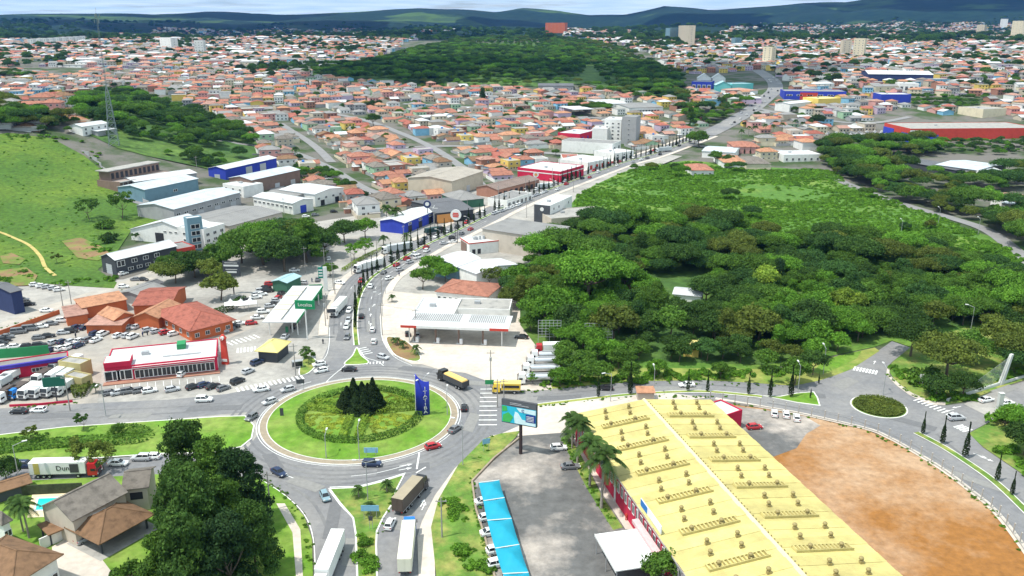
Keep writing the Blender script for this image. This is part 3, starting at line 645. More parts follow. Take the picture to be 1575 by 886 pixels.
# palm
def palm_parts(seed, H, L, nf, lean=.3, droop=1.0, r=.2):
    rs = np.random.RandomState(seed); b = MB(); pts = []
    for i in range(7): t = i / 6; pts.append(Vector((lean * t * t, lean * .5 * t, H * t)))
    for i in range(6):
        ra = r * (1.25 - .45 * i / 6); b.tube(pts[i], pts[i + 1], ra, r * (1.25 - .45 * (i + 1) / 6), 8, False)
    tm = b.mesh('trunk', palmbark); top = pts[-1]; V = []; F = []
    for k in range(nf):
        a = 2 * pi * k / nf + rs.uniform(-.15, .15); el = rs.uniform(-.25, 1.15); d = Vector((cos(a), sin(a), 0)); q = Vector((-sin(a), cos(a), 0)); l = L * rs.uniform(.85, 1.1); C = []
        for i in range(10):
            t = i / 9; C.append(top + d * (l * t * cos(el) * (1 - .1 * t)) + Vector((0, 0, l * (t * sin(el) - droop * .62 * t * t))))
        for i in range(9):
            a0, a1 = C[i], C[i + 1]; w_ = .03; b0 = len(V); V += [a0 - q * w_, a0 + q * w_, a1 + q * w_, a1 - q * w_]; F.append((b0, b0 + 1, b0 + 2, b0 + 3))
        for i in range(1, 10):
            for s in (-1, 1):
                for u_ in (0, .25, .5, .75):
                    if i == 9 and u_ > 0: continue
                    c = C[i] if u_ == 0 else C[i] + (C[min(i + 1, 9)] - C[i]) * u_
                    t = i / 9; ll = L * .27 * sin(pi * (.12 + .83 * t)) * rs.uniform(.85, 1.1); tg = (C[min(i, 9)] - C[i - 1]).normalized()
                    tip = c + q * s * ll * .8 + tg * ll * .45 + Vector((0, 0, -ll * .45)); wv = tg * .055 * L / 3
                    b0 = len(V); V += [c - wv, c + wv, tip + wv * .25, tip - wv * .25]; F.append((b0, b0 + 1, b0 + 2, b0 + 3))
    return tm, mesh_np('fronds', [tuple(v) for v in V], F, [LEAF['palm']])
PALM = {'royal': [palm_parts(i, 9.0, 4.0, 26) for i in range(2)], 'short': [palm_parts(9 + i, 2.6, 2.2, 18, .2, 1.1, .16) for i in range(2)], 'tall': [palm_parts(20, 12.0, 3.2, 20, .5), palm_parts(21, 12.0, 3.2, 18, -.4)]}
def palm(p, kind, s, label, group='palm trees', leaf='palm'):
    tm, fm = random.choice(PALM[kind]); r = empty('palm_tree', p, random.uniform(0, 6)); r.scale = (s, s, s); link('trunk', tm, r); link('fronds', fm, r, m=LM[leaf]); tag(r, label, 'palm', group); return r
# ---------------- masses of trees no one could count ----------------
MASSCOL = {}
def mass_collection(key, kinds, leaves):
    c = bpy.data.collections.new('foliage_' + key)
    i = 0
    for k in kinds:
        for v in range(2):
            for lf in leaves:
                tm, cm = PROTO[k][v]; o = bpy.data.objects.new('mass_tree', cm.copy() if False else cm); o.material_slots[0].link = 'OBJECT'; o.material_slots[0].material = LM[lf]; c.objects.link(o); i += 1
    MASSCOL[key] = c; return c
def mass(name, key, P, S_, label=None):
    """one object: crowns instanced on points"""
    me = bpy.data.meshes.new(name); me.from_pydata([tuple(p) for p in P], [], [])
    a = me.attributes.new('size', 'FLOAT', 'POINT'); a.data.foreach_set('value', S_)
    o = link(name, me); ng = bpy.data.node_groups.new(name, 'GeometryNodeTree')
    ng.interface.new_socket('Geometry', in_out='INPUT', socket_type='NodeSocketGeometry'); ng.interface.new_socket('Geometry', in_out='OUTPUT', socket_type='NodeSocketGeometry')
    N = ng.nodes; L = ng.links; gi = N.new('NodeGroupInput'); go = N.new('NodeGroupOutput'); ip = N.new('GeometryNodeInstanceOnPoints'); ci = N.new('GeometryNodeCollectionInfo')
    ci.inputs[0].default_value = MASSCOL[key]; ci.inputs['Separate Children'].default_value = True; ci.inputs['Reset Children'].default_value = True
    na = N.new('GeometryNodeInputNamedAttribute'); na.data_type = 'FLOAT'; na.inputs[0].default_value = 'size'
    rv = N.new('FunctionNodeRandomValue'); rv.data_type = 'FLOAT_VECTOR'; rv.inputs[0].default_value = (0, 0, 0); rv.inputs[1].default_value = (0, 0, 6.28)
    L.new(gi.outputs[0], ip.inputs['Points']); L.new(ci.outputs[0], ip.inputs['Instance']); ip.inputs['Pick Instance'].default_value = True
    L.new(rv.outputs[0], ip.inputs['Rotation']); L.new(na.outputs[0], ip.inputs['Scale']); L.new(ip.outputs[0], go.inputs[0])
    md_ = o.modifiers.new('grow', 'NODES'); md_.node_group = ng; o['kind'] = 'stuff'
    if label: o['label'] = label
    return o
mass_collection('wood', ['broad', 'round', 'flat'], ['dark', 'mid', 'blue', 'bright'])
mass_collection('green', ['broad', 'round', 'flat'], ['dark', 'mid', 'bright', 'blue', 'olive'])
mass_collection('scrub', ['bush', 'bush'], ['scrub', 'scrub', 'bright', 'scrub'])
mass_collection('far', ['broad', 'round'], ['far', 'dark', 'mid', 'blue'])
# ---------------- the wood right of the avenue ----------------
WOOD = [(790, 505), (783, 470), (790, 440), (830, 395), (850, 360), (900, 345), (960, 350), (1010, 350), (1060, 345), (1110, 350), (1200, 375), (1330, 380), (1450, 390), (1575, 430), (1600, 500), (1500, 500), (1420, 520), (1370, 515), (1340, 530), (1290, 545), (1240, 560), (1180, 572), (1000, 562), (880, 583), (845, 580), (862, 545), (835, 535), (825, 515)]
OPENING = [[(985, 425), (1085, 425), (1090, 482), (1020, 480), (985, 440)], [(1048, 520), (1082, 520), (1082, 536), (1048, 534)], [(1330, 538), (1400, 500), (1420, 540), (1350, 570)], [(1250, 575), (1265, 555), (1330, 535), (1340, 545)], [(795, 535), (865, 540), (860, 590), (795, 590)]]
hand = [  # u, v of the trunk foot, kind, leaf, scale, label
    (905, 470, 'flat', 'bright', 1.75, 'huge bright green spreading tree above the wood, behind the fuel station'), (840, 505, 'broad', 'bright', 1.55, 'large bright green tree next to the fuel station canopy'),
    (960, 452, 'broad', 'bright', 1.35, 'bright green domed tree beside the huge spreading tree'), (985, 405, 'tall', 'dark', .9, 'dark olive rounded tree behind the huge bright spreading tree'),
    (880, 520, 'broad', 'dark', 1.2, 'dark tree above the metal billboard frames'), (945, 530, 'round', 'olive', 1.9, 'yellow-green dome tree behind the grey billboard frame'),
    (1030, 525, 'round', 'mid', 1.6, 'round mid green tree beside the yellow roof in the wood'), (1165, 530, 'broad', 'olive', 1.4, 'olive tall tree with pale bare branches in the wood'),
    (1245, 520, 'broad', 'dark', 1.3, 'dark domed tree left of the bright lime tree'), (1300, 490, 'round', 'lime', 1.5, 'lime green tree standing out in the dark wood'),
    (1400, 548, 'flat', 'dark', .95, 'dark flat-topped tree overhanging the road to the park'), (1455, 585, 'flat', 'olive', 1.15, 'broad olive tree in the park beside the cable-stayed bridge'), (1490, 560, 'broad', 'mid', 1.1, 'leafy tree behind the broad olive tree in the park'),
    (1175, 455, 'round', 'lime', 1.6, 'yellow-green tree crown in the upper part of the wood'), (1195, 440, 'tall', 'pine', .75, 'dark conical tree standing in the scrub'), (1085, 470, 'broad', 'dark', 1.15, 'dark tree beside the clearing with the white roof'),
    (1420, 590, 'bush', 'mid', 2.2, 'large rounded bush on the park bank near the crossing'), (1440, 612, 'broad', 'dark', .8, 'dark leafy tree on the bank beside the crossing'), (1480, 612, 'broad', 'dark', .75, 'dark leafy tree beside the end of the bridge deck')]
HANDP = []
for u, v, k, lf, s, lb in hand:
    p = G(u, v); HANDP.append((p.x, p.y, 3.7 * s)); tree(p, k, lf, s, label=lb, group='trees of the wood')
cand = []
rs = random.Random(11)
pp = [(G(u, v).x, G(u, v).y) for u, v in WOOD]; xs = [p[0] for p in pp]; ys = [p[1] for p in pp]
y = min(ys)
while y < max(ys):
    x = min(xs)
    while x < max(xs):
        X, Y = x + rs.uniform(-2.8, 2.8), y + rs.uniform(-2.8, 2.8)
        u, v = PX((X, Y, 0))
        if inpoly(X, Y, pp) and not any(inpoly(u, v, q) for q in OPENING) and all(hypot(X - a, Y - b) > c for a, b, c in HANDP) and -60 < u < 1640: cand.append((X, Y, u, v))
        x += 5.9
    y += 5.9
cand.sort(key=lambda c: c[1])
mp = []; ms = []; cnt = 0
TONE = {'dark': 'dark green', 'mid': 'mid green', 'bright': 'bright green', 'olive': 'olive green', 'lime': 'lime green', 'blue': 'bluish green'}
for X, Y, u, v in cand:
    n = mnoise.noise(Vector((X / 38, Y / 38, 2))); n2 = mnoise.noise(Vector((X / 16, Y / 16, 7)))
    lf = 'bright' if n > .2 else ('dark' if n < -.22 else 'mid')
    if n2 > .42: lf = 'olive'
    elif n2 < -.45: lf = 'blue'
    s = .68 + .45 * abs(n2) + rs.uniform(-.12, .22)
    kind = rs.choice(['broad', 'broad', 'round', 'flat', 'tall']) if n > -.3 else rs.choice(['broad', 'round'])
    if kind == 'round': s *= 1.35
    if kind == 'flat': s *= .8
    if kind == 'tall': s *= .75
    if v > 545: kind = 'round'; s = rs.uniform(.7, 1.0)
    near = ('by the east road' if v > 545 else 'in the near wood' if v > 480 else 'deep in the wood') + (', west part' if u < 985 else ', middle part' if u < 1250 else ', park side')
    if cnt < 275:
        kd = {'broad': 'broad domed', 'round': 'round-crowned', 'flat': 'flat-topped', 'tall': 'tall'}[kind]
        tree((X, Y, T(X, Y)), kind, lf, s, label=f'{kd} {TONE[lf]} tree {near}', group='trees of the wood'); cnt += 1
    else: mp.append((X, Y, T(X, Y) - .2)); ms.append(s * .85)
# scrub covering the field behind the wood
SCR = [(890, 302), (915, 286), (955, 267), (1000, 254), (1060, 250), (1120, 258), (1170, 262), (1230, 262), (1275, 262), (1310, 285), (1400, 320), (1480, 348), (1575, 400), (1590, 440), (1450, 420), (1330, 395), (1200, 390), (1110, 362), (1010, 360), (900, 352), (870, 345)]
BARE = [[(1120, 290), (1180, 282), (1240, 290), (1290, 300), (1230, 312), (1160, 305)]]
pp = [(G(u, v).x, G(u, v).y) for u, v in SCR]; xs = [p[0] for p in pp]; ys = [p[1] for p in pp]; sp_ = []; ss = []; y = min(ys)
while y < max(ys):
    x = min(xs)
    while x < max(xs):
        X, Y = x + rs.uniform(-1.6, 1.6), y + rs.uniform(-1.6, 1.6)
        if inpoly(X, Y, pp):
            u, v = PX((X, Y, 0)); n = mnoise.noise(Vector((X / 45, Y / 22, 4)))
            if not any(inpoly(u, v, q) for q in BARE) or rs.random() < .12:
                if n < -.30 and rs.random() < .45: pass
                elif n > .30 and rs.random() < .03: mp.append((X, Y, T(X, Y) - .5)); ms.append(rs.uniform(.45, .8))
                else: sp_.append((X, Y, T(X, Y) - .3)); ss.append(rs.uniform(.5, .95) * (1.25 if n > 0 else .85))
        x += 2.9
    y += 2.9
mass('scrub', 'scrub', sp_, ss, 'low green scrub covering the open field behind the wood')
mass('woodland', 'green', mp, ms, 'dense tree crowns of the wood and its far edge')
# ---------------- other named trees ----------------
for u, v, k, lf, s, lb in [
    (310, 880, 'mass', 'dark', 1.0, 'tall dark tree in front, nearest the camera beside the tiled carport'), (350, 850, 'mass', 'mid', .85, 'dark green tall tree at the lawn edge below the roundabout'), (282, 832, 'mass', 'dark', .8, 'dark tall tree next to the grey-roofed house'),
    (335, 792, 'mass', 'mid', .9, 'tall dark conifer-like tree above the lower lane, right of the others'), (295, 775, 'mass', 'dark', .9, 'bushy dark tree with a jagged top behind the tall dark tree'), (375, 810, 'mass', 'pine', .85, 'dark tree nearest the exit road pole'), (395, 885, 'mass', 'dark', .7, 'dark tree casting shade on the south lawn'),
    (262, 925, 'mass', 'mid', .7, 'leafy dark tree overhanging the garden of the carport'), (300, 935, 'mass', 'dark', .9, 'dense dark tree at the bottom edge beside the south lawn'), (355, 925, 'mass', 'pine', .85, 'dense dark tree at the bottom edge near the lawn path'), (195, 893, 'bush', 'mid', 1.4, 'rounded bush on the grass beside the tiled carport'),
    (135, 722, 'open', 'olive', 1.25, 'thin olive tree in front of the white lorry'), (160, 722, 'open', 'olive', 1.0, 'thin brownish tree beside the red lorry cab'), (128, 662, 'young', 'mid', 1.0, 'small feathery tree on the west lawn'), (182, 670, 'round', 'mid', .42, 'small round dark tree on the west lawn'), (48, 684, 'young', 'olive', 1.1, 'sparse pale tree at the left of the west lawn'), (10, 742, 'broad', 'dark', .6, 'dark tree at the left edge beside the lower lane'),
    (405, 408, 'broad', 'mid', 1.9, 'big green tree above the green-roofed car wash, left one'), (372, 405, 'broad', 'mid', 1.6, 'bright green tree above the orange restaurant'), (472, 404, 'mass', 'mid', 1.15, 'big green tree beside the left lane of the avenue'), (438, 418, 'broad', 'dark', 1.7, 'dark tree shading the car wash'), (500, 395, 'broad', 'dark', 1.35, 'dark green tree near the roadside square'), (345, 420, 'broad', 'mid', 1.5, 'green tree behind the black billboard'), (325, 436, 'round', 'olive', 1.5, 'yellowish tree behind the orange restaurant'), (340, 462, 'round', 'olive', 1.6, 'olive tree against the red tiled restaurant roof'), (300, 428, 'broad', 'dark', 1.25, 'green tree over the black hall driveway'), (270, 436, 'broad', 'dark', 1.1, 'dark tree left of the black billboard'),
    (530, 374, 'broad', 'dark', 1.3, 'dark round tree beside the orange tiled roof on the square'), (562, 368, 'round', 'bright', 1.5, 'bright tree next to the dark round tree on the square'), (545, 400, 'open', 'bright', 1.3, 'light green tree on the paved square'), (562, 393, 'open', 'bright', 1.3, 'small light green tree beside the avenue hedge'), (508, 425, 'round', 'mid', .8, 'leafy tree near the green price sign'),
    (650, 445, 'round', 'mid', 1.15, 'bright green tree left of the red tiled house'), (665, 430, 'round', 'bright', 1.35, 'bright green tree behind the white arched shed'), (685, 434, 'round', 'bright', 1.2, 'green tree in front of the white arched shed'), (755, 442, 'open', 'olive', 1.3, 'yellow-leaved tree in front of the white metal shed'), (776, 438, 'open', 'olive', 1.0, 'thin olive tree beside the wood and the white shed'),
    (820, 590, 'round', 'bright', .5, 'small bush like tree in front of the parked tanker lorries'), (862, 595, 'round', 'bright', .85, 'bright green tree beside the tanker lorries'), (893, 592, 'round', 'mid', .95, 'green tree on the verge of the east road, left one'), (925, 588, 'round', 'mid', .9, 'green verge tree near the grey billboard frame'), (968, 590, 'round', 'mid', .9, 'green verge tree above a roadside cypress'), (1010, 580, 'round', 'bright', .8, 'bright verge tree in the middle of the east road bank'), (1108, 583, 'round', 'mid', .75, 'green tree on the east road verge, right part'), (1150, 590, 'young', 'bright', 1.0, 'slim young tree on the east verge'), (1185, 592, 'young', 'mid', 1.3, 'slim tree near the grass triangle'), (1222, 592, 'round', 'mid', 1.05, 'dense green tree above the grass triangle'), (1250, 577, 'round', 'dark', 1.0, 'dark tree left of the small bright lawn'),
    (1560, 668, 'broad', 'bright', .8, 'leafy bright tree at the right edge below the bridge'), (1575, 700, 'broad', 'dark', .9, 'dark tree at the right edge, lowest one'), (1545, 655, 'bush', 'bright', 2.0, 'bright bush beside the grey bridge pylon'), (1020, 905, 'round', 'mid', 1.0, 'green tree at the bottom edge beside the white awning'), (475, 560, 'young', 'mid', 1.1, 'small tree on the planted island left of the avenue'),
    (138, 338, 'open', 'mid', 1.8, 'bare-limbed tree on the pasture, left one'), (188, 336, 'open', 'mid', 2.0, 'round tree alone on the pasture near the white hall'), (160, 352, 'bush', 'mid', 2.2, 'bushy thicket on the pasture slope'), (165, 372, 'bush', 'dark', 2.4, 'dark thicket at the foot of the pasture'), (88, 405, 'young', 'olive', 1.2, 'dry leaning tree on the pasture slope'), (208, 372, 'young', 'blue', 1.0, 'grey-green tree in front of the white hall'),
    (742, 158, 'tall', 'pine', 1.0, 'tall dark tree rising from the orange roofs'), (575, 195, 'round', 'dark', 1.7, 'dark round tree among the orange roofs'), (1062, 190, 'tall', 'mid', 1.0, 'tall dark tree near the grey tower'), (1075, 226, 'broad', 'mid', 1.4, 'large tree at the bend of the avenue, left one'), (1068, 222, 'broad', 'bright', 1.1, 'bright tree at the bend of the avenue'), (1100, 252, 'round', 'mid', 1.3, 'green tree in front of the low white hall by the bend'), (1120, 255, 'round', 'dark', 1.2, 'dark tree among houses at the bend'), (855, 240, 'round', 'mid', .8, 'small tree among roofs behind the red store'), (600, 330, 'bush', 'mid', 1.0, 'bush at the corner')]:
    tree(G(u, v), k, lf, s, sz=s * 1.22 if k == 'mass' and v > 700 else None, label=lb, name='bush' if k == 'bush' else 'tree', cat='bush' if k == 'bush' else 'tree', group='bushes' if k == 'bush' else None)
# palms
for u, v, k, s, lb in [(925, 782, 'royal', 1.35, 'tallest palm in front of the crimson wall'), (907, 748, 'royal', 1.2, 'palm standing just behind the tallest palm'), (888, 712, 'royal', 1.1, 'palm near the far corner of the yellow-roofed store'), (880, 690, 'royal', .9, 'farthest palm beside the yellow-roofed store'), (875, 680, 'short', 1.0, 'short palm by the store driveway'),
    (45, 828, 'royal', .85, 'palm beside the swimming pool'), (36, 818, 'royal', .75, 'second palm beside the swimming pool, further left'), (552, 765, 'short', .85, 'small palm at the west of the grass median'), (595, 757, 'short', .85, 'small palm next to the dark lorry'), (570, 792, 'short', .95, 'small palm behind the blue direction board'),
    (612, 531, 'short', .8, 'small palm at the left of the station flower bed'), (620, 536, 'short', .8, 'small palm in the middle of the station flower bed'), (640, 545, 'short', .95, 'small palm at the right of the station flower bed'), (606, 528, 'short', .6, 'smallest palm of the station flower bed'), (603, 465, 'short', .9, 'palm left of the fuel station roof'), (472, 552, 'short', 1.2, 'palm on the island beside the yellow kiosk'),
    (596, 348, 'royal', 1.05, 'tall palm behind the blue shop, left one'), (609, 352, 'royal', 1.05, 'tall palm behind the blue shop, right one'), (590, 378, 'short', 1.5, 'palm on the paved square, left one'), (625, 372, 'short', 1.4, 'palm on the paved square, right one'), (455, 248, 'royal', 1.0, 'palm among the arcaded orange roofs'), (506, 225, 'royal', .7, 'palm behind the arcaded house'), (235, 404, 'short', 1.4, 'palm in front of the black hall, right one'), (215, 407, 'short', 1.4, 'palm in front of the black hall, left one'), (148, 605, 'short', .9, 'small palm at the corner of the red store'), (150, 615, 'bush', 1, 'x')]:
    if k == 'bush': continue
    palm(G(u, v), k, s, lb)
for i in range(9):
    u, v = 1135 + i * 14 + random.uniform(-5, 5), 215 - i * 2 + random.uniform(-6, 6); palm(G(u, v), 'royal', .85, 'palm in the avenue garden near the red pylon')
# central cypress cluster of the roundabout
CC = [cypress_mesh(40 + i, 1.75, 8.4, 5600, False) for i in range(2)]
for dx_, dy_, s, sz in ((-3.0, 0, .95, .80), (-1.6, .8, 1.0, 1.0), (0.2, 1.4, 1.0, .85), (1.7, .5, .95, .86), (3.0, 0, .95, 1.06), (-.6, -1.2, .9, .72), (1.2, -1.3, .9, .76), (4.0, .6, .8, .7), (-4.1, .4, .8, .6)):
    x, y = RC.x + dx_ * 1.1, RC.y + dy_ * 1.2 + 1.2; s *= 1.55; sz *= 1.0; r = empty('cypress_tree', (x, y, mound(x, y) - .1), random.uniform(0, 6)); r.scale = (s, s, sz); link('trunk', CYPT, r); link('foliage', random.choice(CC), r); tag(r, 'dark pointed cypress in the clump at the centre of the roundabout', 'cypress', 'cypress clump at the centre of the roundabout')
# cypresses of the avenue
C = resample(AVW[5:], 6.6)
for i, p in enumerate(C):
    if i > 78: break
    if random.random() < .05: continue
    cypress((p.x + random.uniform(-.2, .2), p.y, T(p.x, p.y) + .2), random.uniform(.7, 1.25), random.uniform(.66, 1.15), 'narrow cypress in the median of the avenue')
for i, (u, v, s) in enumerate(((920, 611, .9), (969, 607, 1.3), (1058, 602, .9), (1088, 603, .85), (1151, 607, .9), (1184, 611, 1.1), (1216, 611, 1.3), (1259, 591, .5), (1246, 613, .4))): cypress(G(u, v) + Vector((0, 0, .1)), s * .8, s * .78, 'narrow cypress on the east road median', 'cypresses along the east road')
for u, v, s in ((1419, 668, .9), (1449, 683, 1.1), (1484, 704, 1.35), (1533, 740, 1.0), (1556, 762, .85)): cypress(G(u, v) + Vector((0, 0, .1)), s * .8, s * .72, 'narrow cypress on the south-east road median', 'cypresses along the south-east road')
for i in range(6): cypress(G(1136 + i * 9, 237 + i * 0), 1.0, .6, 'short cypress beside the houses at the bend', 'cypresses at the bend')
# hedges
h_ = hedge('hedge', spline(W([(527, 418), (548, 404), (575, 390), (598, 380)]), 4), 1.4, 1.1, LEAF['lime'], .2, 14); tag(h_, 'yellow-green clipped hedge along the left pavement of the avenue', 'hedge')
h_ = hedge('hedge', spline(W([(290, 500), (310, 490), (345, 480), (362, 470), (375, 462)]), 4), 2.4, 1.8, LEAF['dark'], .25, 14); tag(h_, 'dark hedge wrapping the front of the red tiled restaurant', 'hedge')
h_ = hedge('hedge', spline(W([(116, 600), (122, 612), (130, 600), (138, 590)]), 3), 2.0, 1.6, LEAF['olive'], .25, 14); tag(h_, 'olive bushes beside the truck lot exit', 'hedge')
# bushes at the foot of the wood and wild clumps on the verges
P = []; S2 = []
for a, b, n in (((845, 590), (1180, 575), 90), ((1180, 575), (1250, 568), 15), ((1365, 560), (1440, 610), 26), ((1440, 612), (1500, 612), 22), ((1500, 590), (1575, 570), 12), ((1540, 690), (1600, 740), 14), ((0, 212), (130, 215), 26), ((130, 230), (250, 325), 22), ((150, 380), (190, 398), 16), ((690, 830), (745, 880), 14), ((690, 770), (715, 800), 14), ((552, 830), (572, 880), 8), ((0, 436), (60, 420), 10), ((60, 440), (180, 430), 14), ((790, 440), (860, 370), 20)):
    for i in range(n):
        t = random.random(); q = G(a[0] + (b[0] - a[0]) * t + random.uniform(-14, 14), a[1] + (b[1] - a[1]) * t + random.uniform(-5, 5)); P.append((q.x, q.y, q.z)); S2.append(random.uniform(.3, .95))
mass('undergrowth', 'scrub', P, S2, 'wild bushes and undergrowth on banks and verges')
# small shrubs dotted over the pasture
P = []; S2 = []
for i in range(420):
    u, v = random.uniform(-20, 240), random.uniform(215, 430); q = G(u, v)
    if inpoly(u, v, [(-60, 210), (20, 210), (80, 215), (130, 245), (160, 270), (205, 305), (255, 332), (205, 350), (150, 400), (60, 430), (-60, 440)]): P.append(tuple(q)); S2.append(random.uniform(.1, .38))
mass('pasture_shrubs', 'scrub', P, S2, 'low tufts and shrubs dotted over the pasture')

P = []; S2 = []
for L_, n in ((W([(1092, 618), (1236, 641), (1332, 663), (1393, 691), (1447, 725), (1492, 759), (1530, 792), (1575, 851)]), 90), (W([(755, 673), (725, 744), (743, 825), (758, 886)]), 90), (W([(868, 676), (903, 745), (945, 808)]), 60), (W([(405, 737), (440, 762), (470, 795), (482, 886)]), 40), (W([(584, 830), (601, 780), (612, 755)]), 30), (W([(826, 626), (965, 610), (1155, 611)]), 50), (W([(800, 604), (978, 588), (1221, 595)]), 70), (W([(1455, 622), (1398, 606), (1366, 575)]), 30), (W([(0, 505), (95, 478), (210, 438)]), 30), (W([(15, 628), (122, 621)]), 20)):
    for i in range(n):
        k = random.randrange(len(L_) - 1); t = random.random(); q = L_[k].lerp(L_[k + 1], t); P.append((q.x + random.uniform(-.8, .8), q.y + random.uniform(-.8, .8), q.z + .08)); S2.append(random.uniform(.06, .24))
mass('weeds', 'scrub', P, S2, 'weeds growing along kerbs and the edge of the bare lot')
# ---------------- building kit ----------------
def mm(name, c, **k): return mat(name, c, k.pop('var', .10), k.pop('scale', .5), k.pop('rough', .8), **k)
def metal_roof(name, c, dirn='X', dirt=None): return mat(name, c, .10, .12, .5, .5, wave=(dirn, 2.2), wavecol=.16, col2=dirt or tuple(v * .72 for v in c), s2=.16, c2lo=.5, c2hi=.72, detail=8, spec=.4)
RM = dict(white=metal_roof('roof_white_metal', (.64, .65, .66)), pale=metal_roof('roof_pale_metal', (.56, .62, .66)), grey=metal_roof('roof_fibre_cement', (.27, .26, .25)), brown=metal_roof('roof_brown', (.24, .17, .14)), dark=metal_roof('roof_dark', (.13, .13, .14)), tan=metal_roof('roof_tan', (.42, .37, .31)), teal=metal_roof('roof_teal', (.38, .58, .62)), yellow=metal_roof('roof_yellow', (.80, .68, .26)),
          sun=mat('roof_cream_yellow', (.58, .50, .19), .12, .5, .6, .35, wave=('Y', 1.4), wavecol=.10, col2=(.46, .385, .15), s2=.14, c2lo=.42, c2hi=.7, spec=.3, detail=10, objvar=.13))
def tile_roof(name, c): return mat(name, c, .16, .9, .85, .6, wave=('X', 3.0), wavecol=.22, col2=tuple(v * .62 for v in c), s2=.5, c2lo=.48, c2hi=.66, detail=8, objvar=.12)
RM.update(terra=tile_roof('roof_terracotta', (.43, .185, .125)), orange=tile_roof('roof_orange_tile', (.52, .26, .15)), redtile=tile_roof('roof_red_tile', (.42, .135, .095)), pinktile=tile_roof('roof_pinkish_tile', (.48, .27, .21)), browntile=tile_roof('roof_brown_tile', (.27, .155, .085)), greytile=tile_roof('roof_grey_tile', (.24, .21, .18)), slab=mat('roof_concrete_slab', (.36, .345, .32), .15, .3, .9, .2, col2=(.2, .195, .185), s2=.3), redslab=mat('roof_dull_slab', (.33, .27, .24), .15, .3, .9))
WM = {k: mat('wall_' + k, c, .07, .4, .85, .1, col2=tuple(v * .80 for v in c), s2=.22, c2lo=.5, c2hi=.75, objvar=.05) for k, c in dict(white=(.74, .73, .70), cream=(.66, .58, .42), beige=(.52, .45, .35), yellow=(.68, .50, .13), orange=(.62, .28, .09), pink=(.62, .33, .30), lilac=(.50, .40, .52), green=(.33, .50, .33), teal=(.12, .42, .42), sky=(.22, .45, .62), blue=(.035, .06, .42), grey=(.33, .33, .335), dark=(.06, .065, .075), brick=(.34, .17, .12), crimson=(.50, .02, .06), red=(.52, .06, .04), brickorange=(.50, .13, .05), tan=(.50, .44, .37), bluegrey=(.17, .28, .34), bgreen=(.03, .24, .09), rust=(.22, .15, .12), darkgreen=(.05, .14, .09), navy=(.03, .045, .12)).items()}
# shared window / door meshes, unit sized, facing -y
b = MB(); b.box(-.5, -.10, 0, .5, 0, .07); b.box(-.5, -.10, .93, .5, 0, 1); b.box(-.5, -.10, .07, -.44, 0, .93); b.box(.44, -.10, .07, .5, 0, .93); b.box(-.03, -.08, .07, .03, -.01, .93); WIN_F = b.mesh('window', whiteframe)
b = MB(); b.box(-.44, -.05, .07, .44, -.01, .93); WIN_P = b.mesh('pane', glass)
b = MB(); b.box(-.5, -.08, 0, .5, 0, 1); b.box(-.42, -.11, .05, .42, -.08, .93); DOOR = b.mesh('door', mat('door_paint', (.18, .13, .10), .1, 2, .7))
SHUT = MB()
for i in range(10): SHUT.box(-.5, -.07 - (.03 if i % 2 else 0), i / 10, .5, 0, (i + 1) / 10)
SHUT = SHUT.mesh('shutter', mat('shutter_metal', (.45, .46, .48), .08, 1, .6))
b = MB(); b.box(-.5, -.09, 0, .5, -.001, 1, mi=0); b.box(-.42, -.11, .1, -.03, -.09, .9, mi=1); b.box(.03, -.11, .1, .42, -.09, .9, mi=1); WIN1 = b.mesh('window', [whiteframe, glass])
def opening(root, x, y, z, rz, w, h, kind='window', m=None):
    if kind == 'window':
        f = link('window', WIN_F, root, (x, y, z), rz, (w, 1.6, h)); link('pane', WIN_P, f)
    elif kind == 'pane': f = link('window', WIN1, root, (x, y, z), rz, (w, 1.4, h))
    elif kind == 'door': f = link('door', DOOR, root, (x, y, z), rz, (w, 1, h))
    elif kind == 'shutter': f = link('roller_shutter', SHUT, root, (x, y, z), rz, (w, 1.3, h))
    elif kind == 'dark': f = link('doorway', DARK_OPENING, root, (x, y, z), rz, (w, 1.3, h))
    if m is not None and kind in ('shutter', 'door'): f.material_slots[0].link = 'OBJECT'; f.material_slots[0].material = m
    return f
b = MB(); b.box(-.5, -.06, 0, .5, 0, 1); DARK_OPENING = b.mesh('doorway', mat('opening_shade', (.03, .03, .035), .1, 2, .7))  # solid dark panel: the shade inside an opening is put into its colour
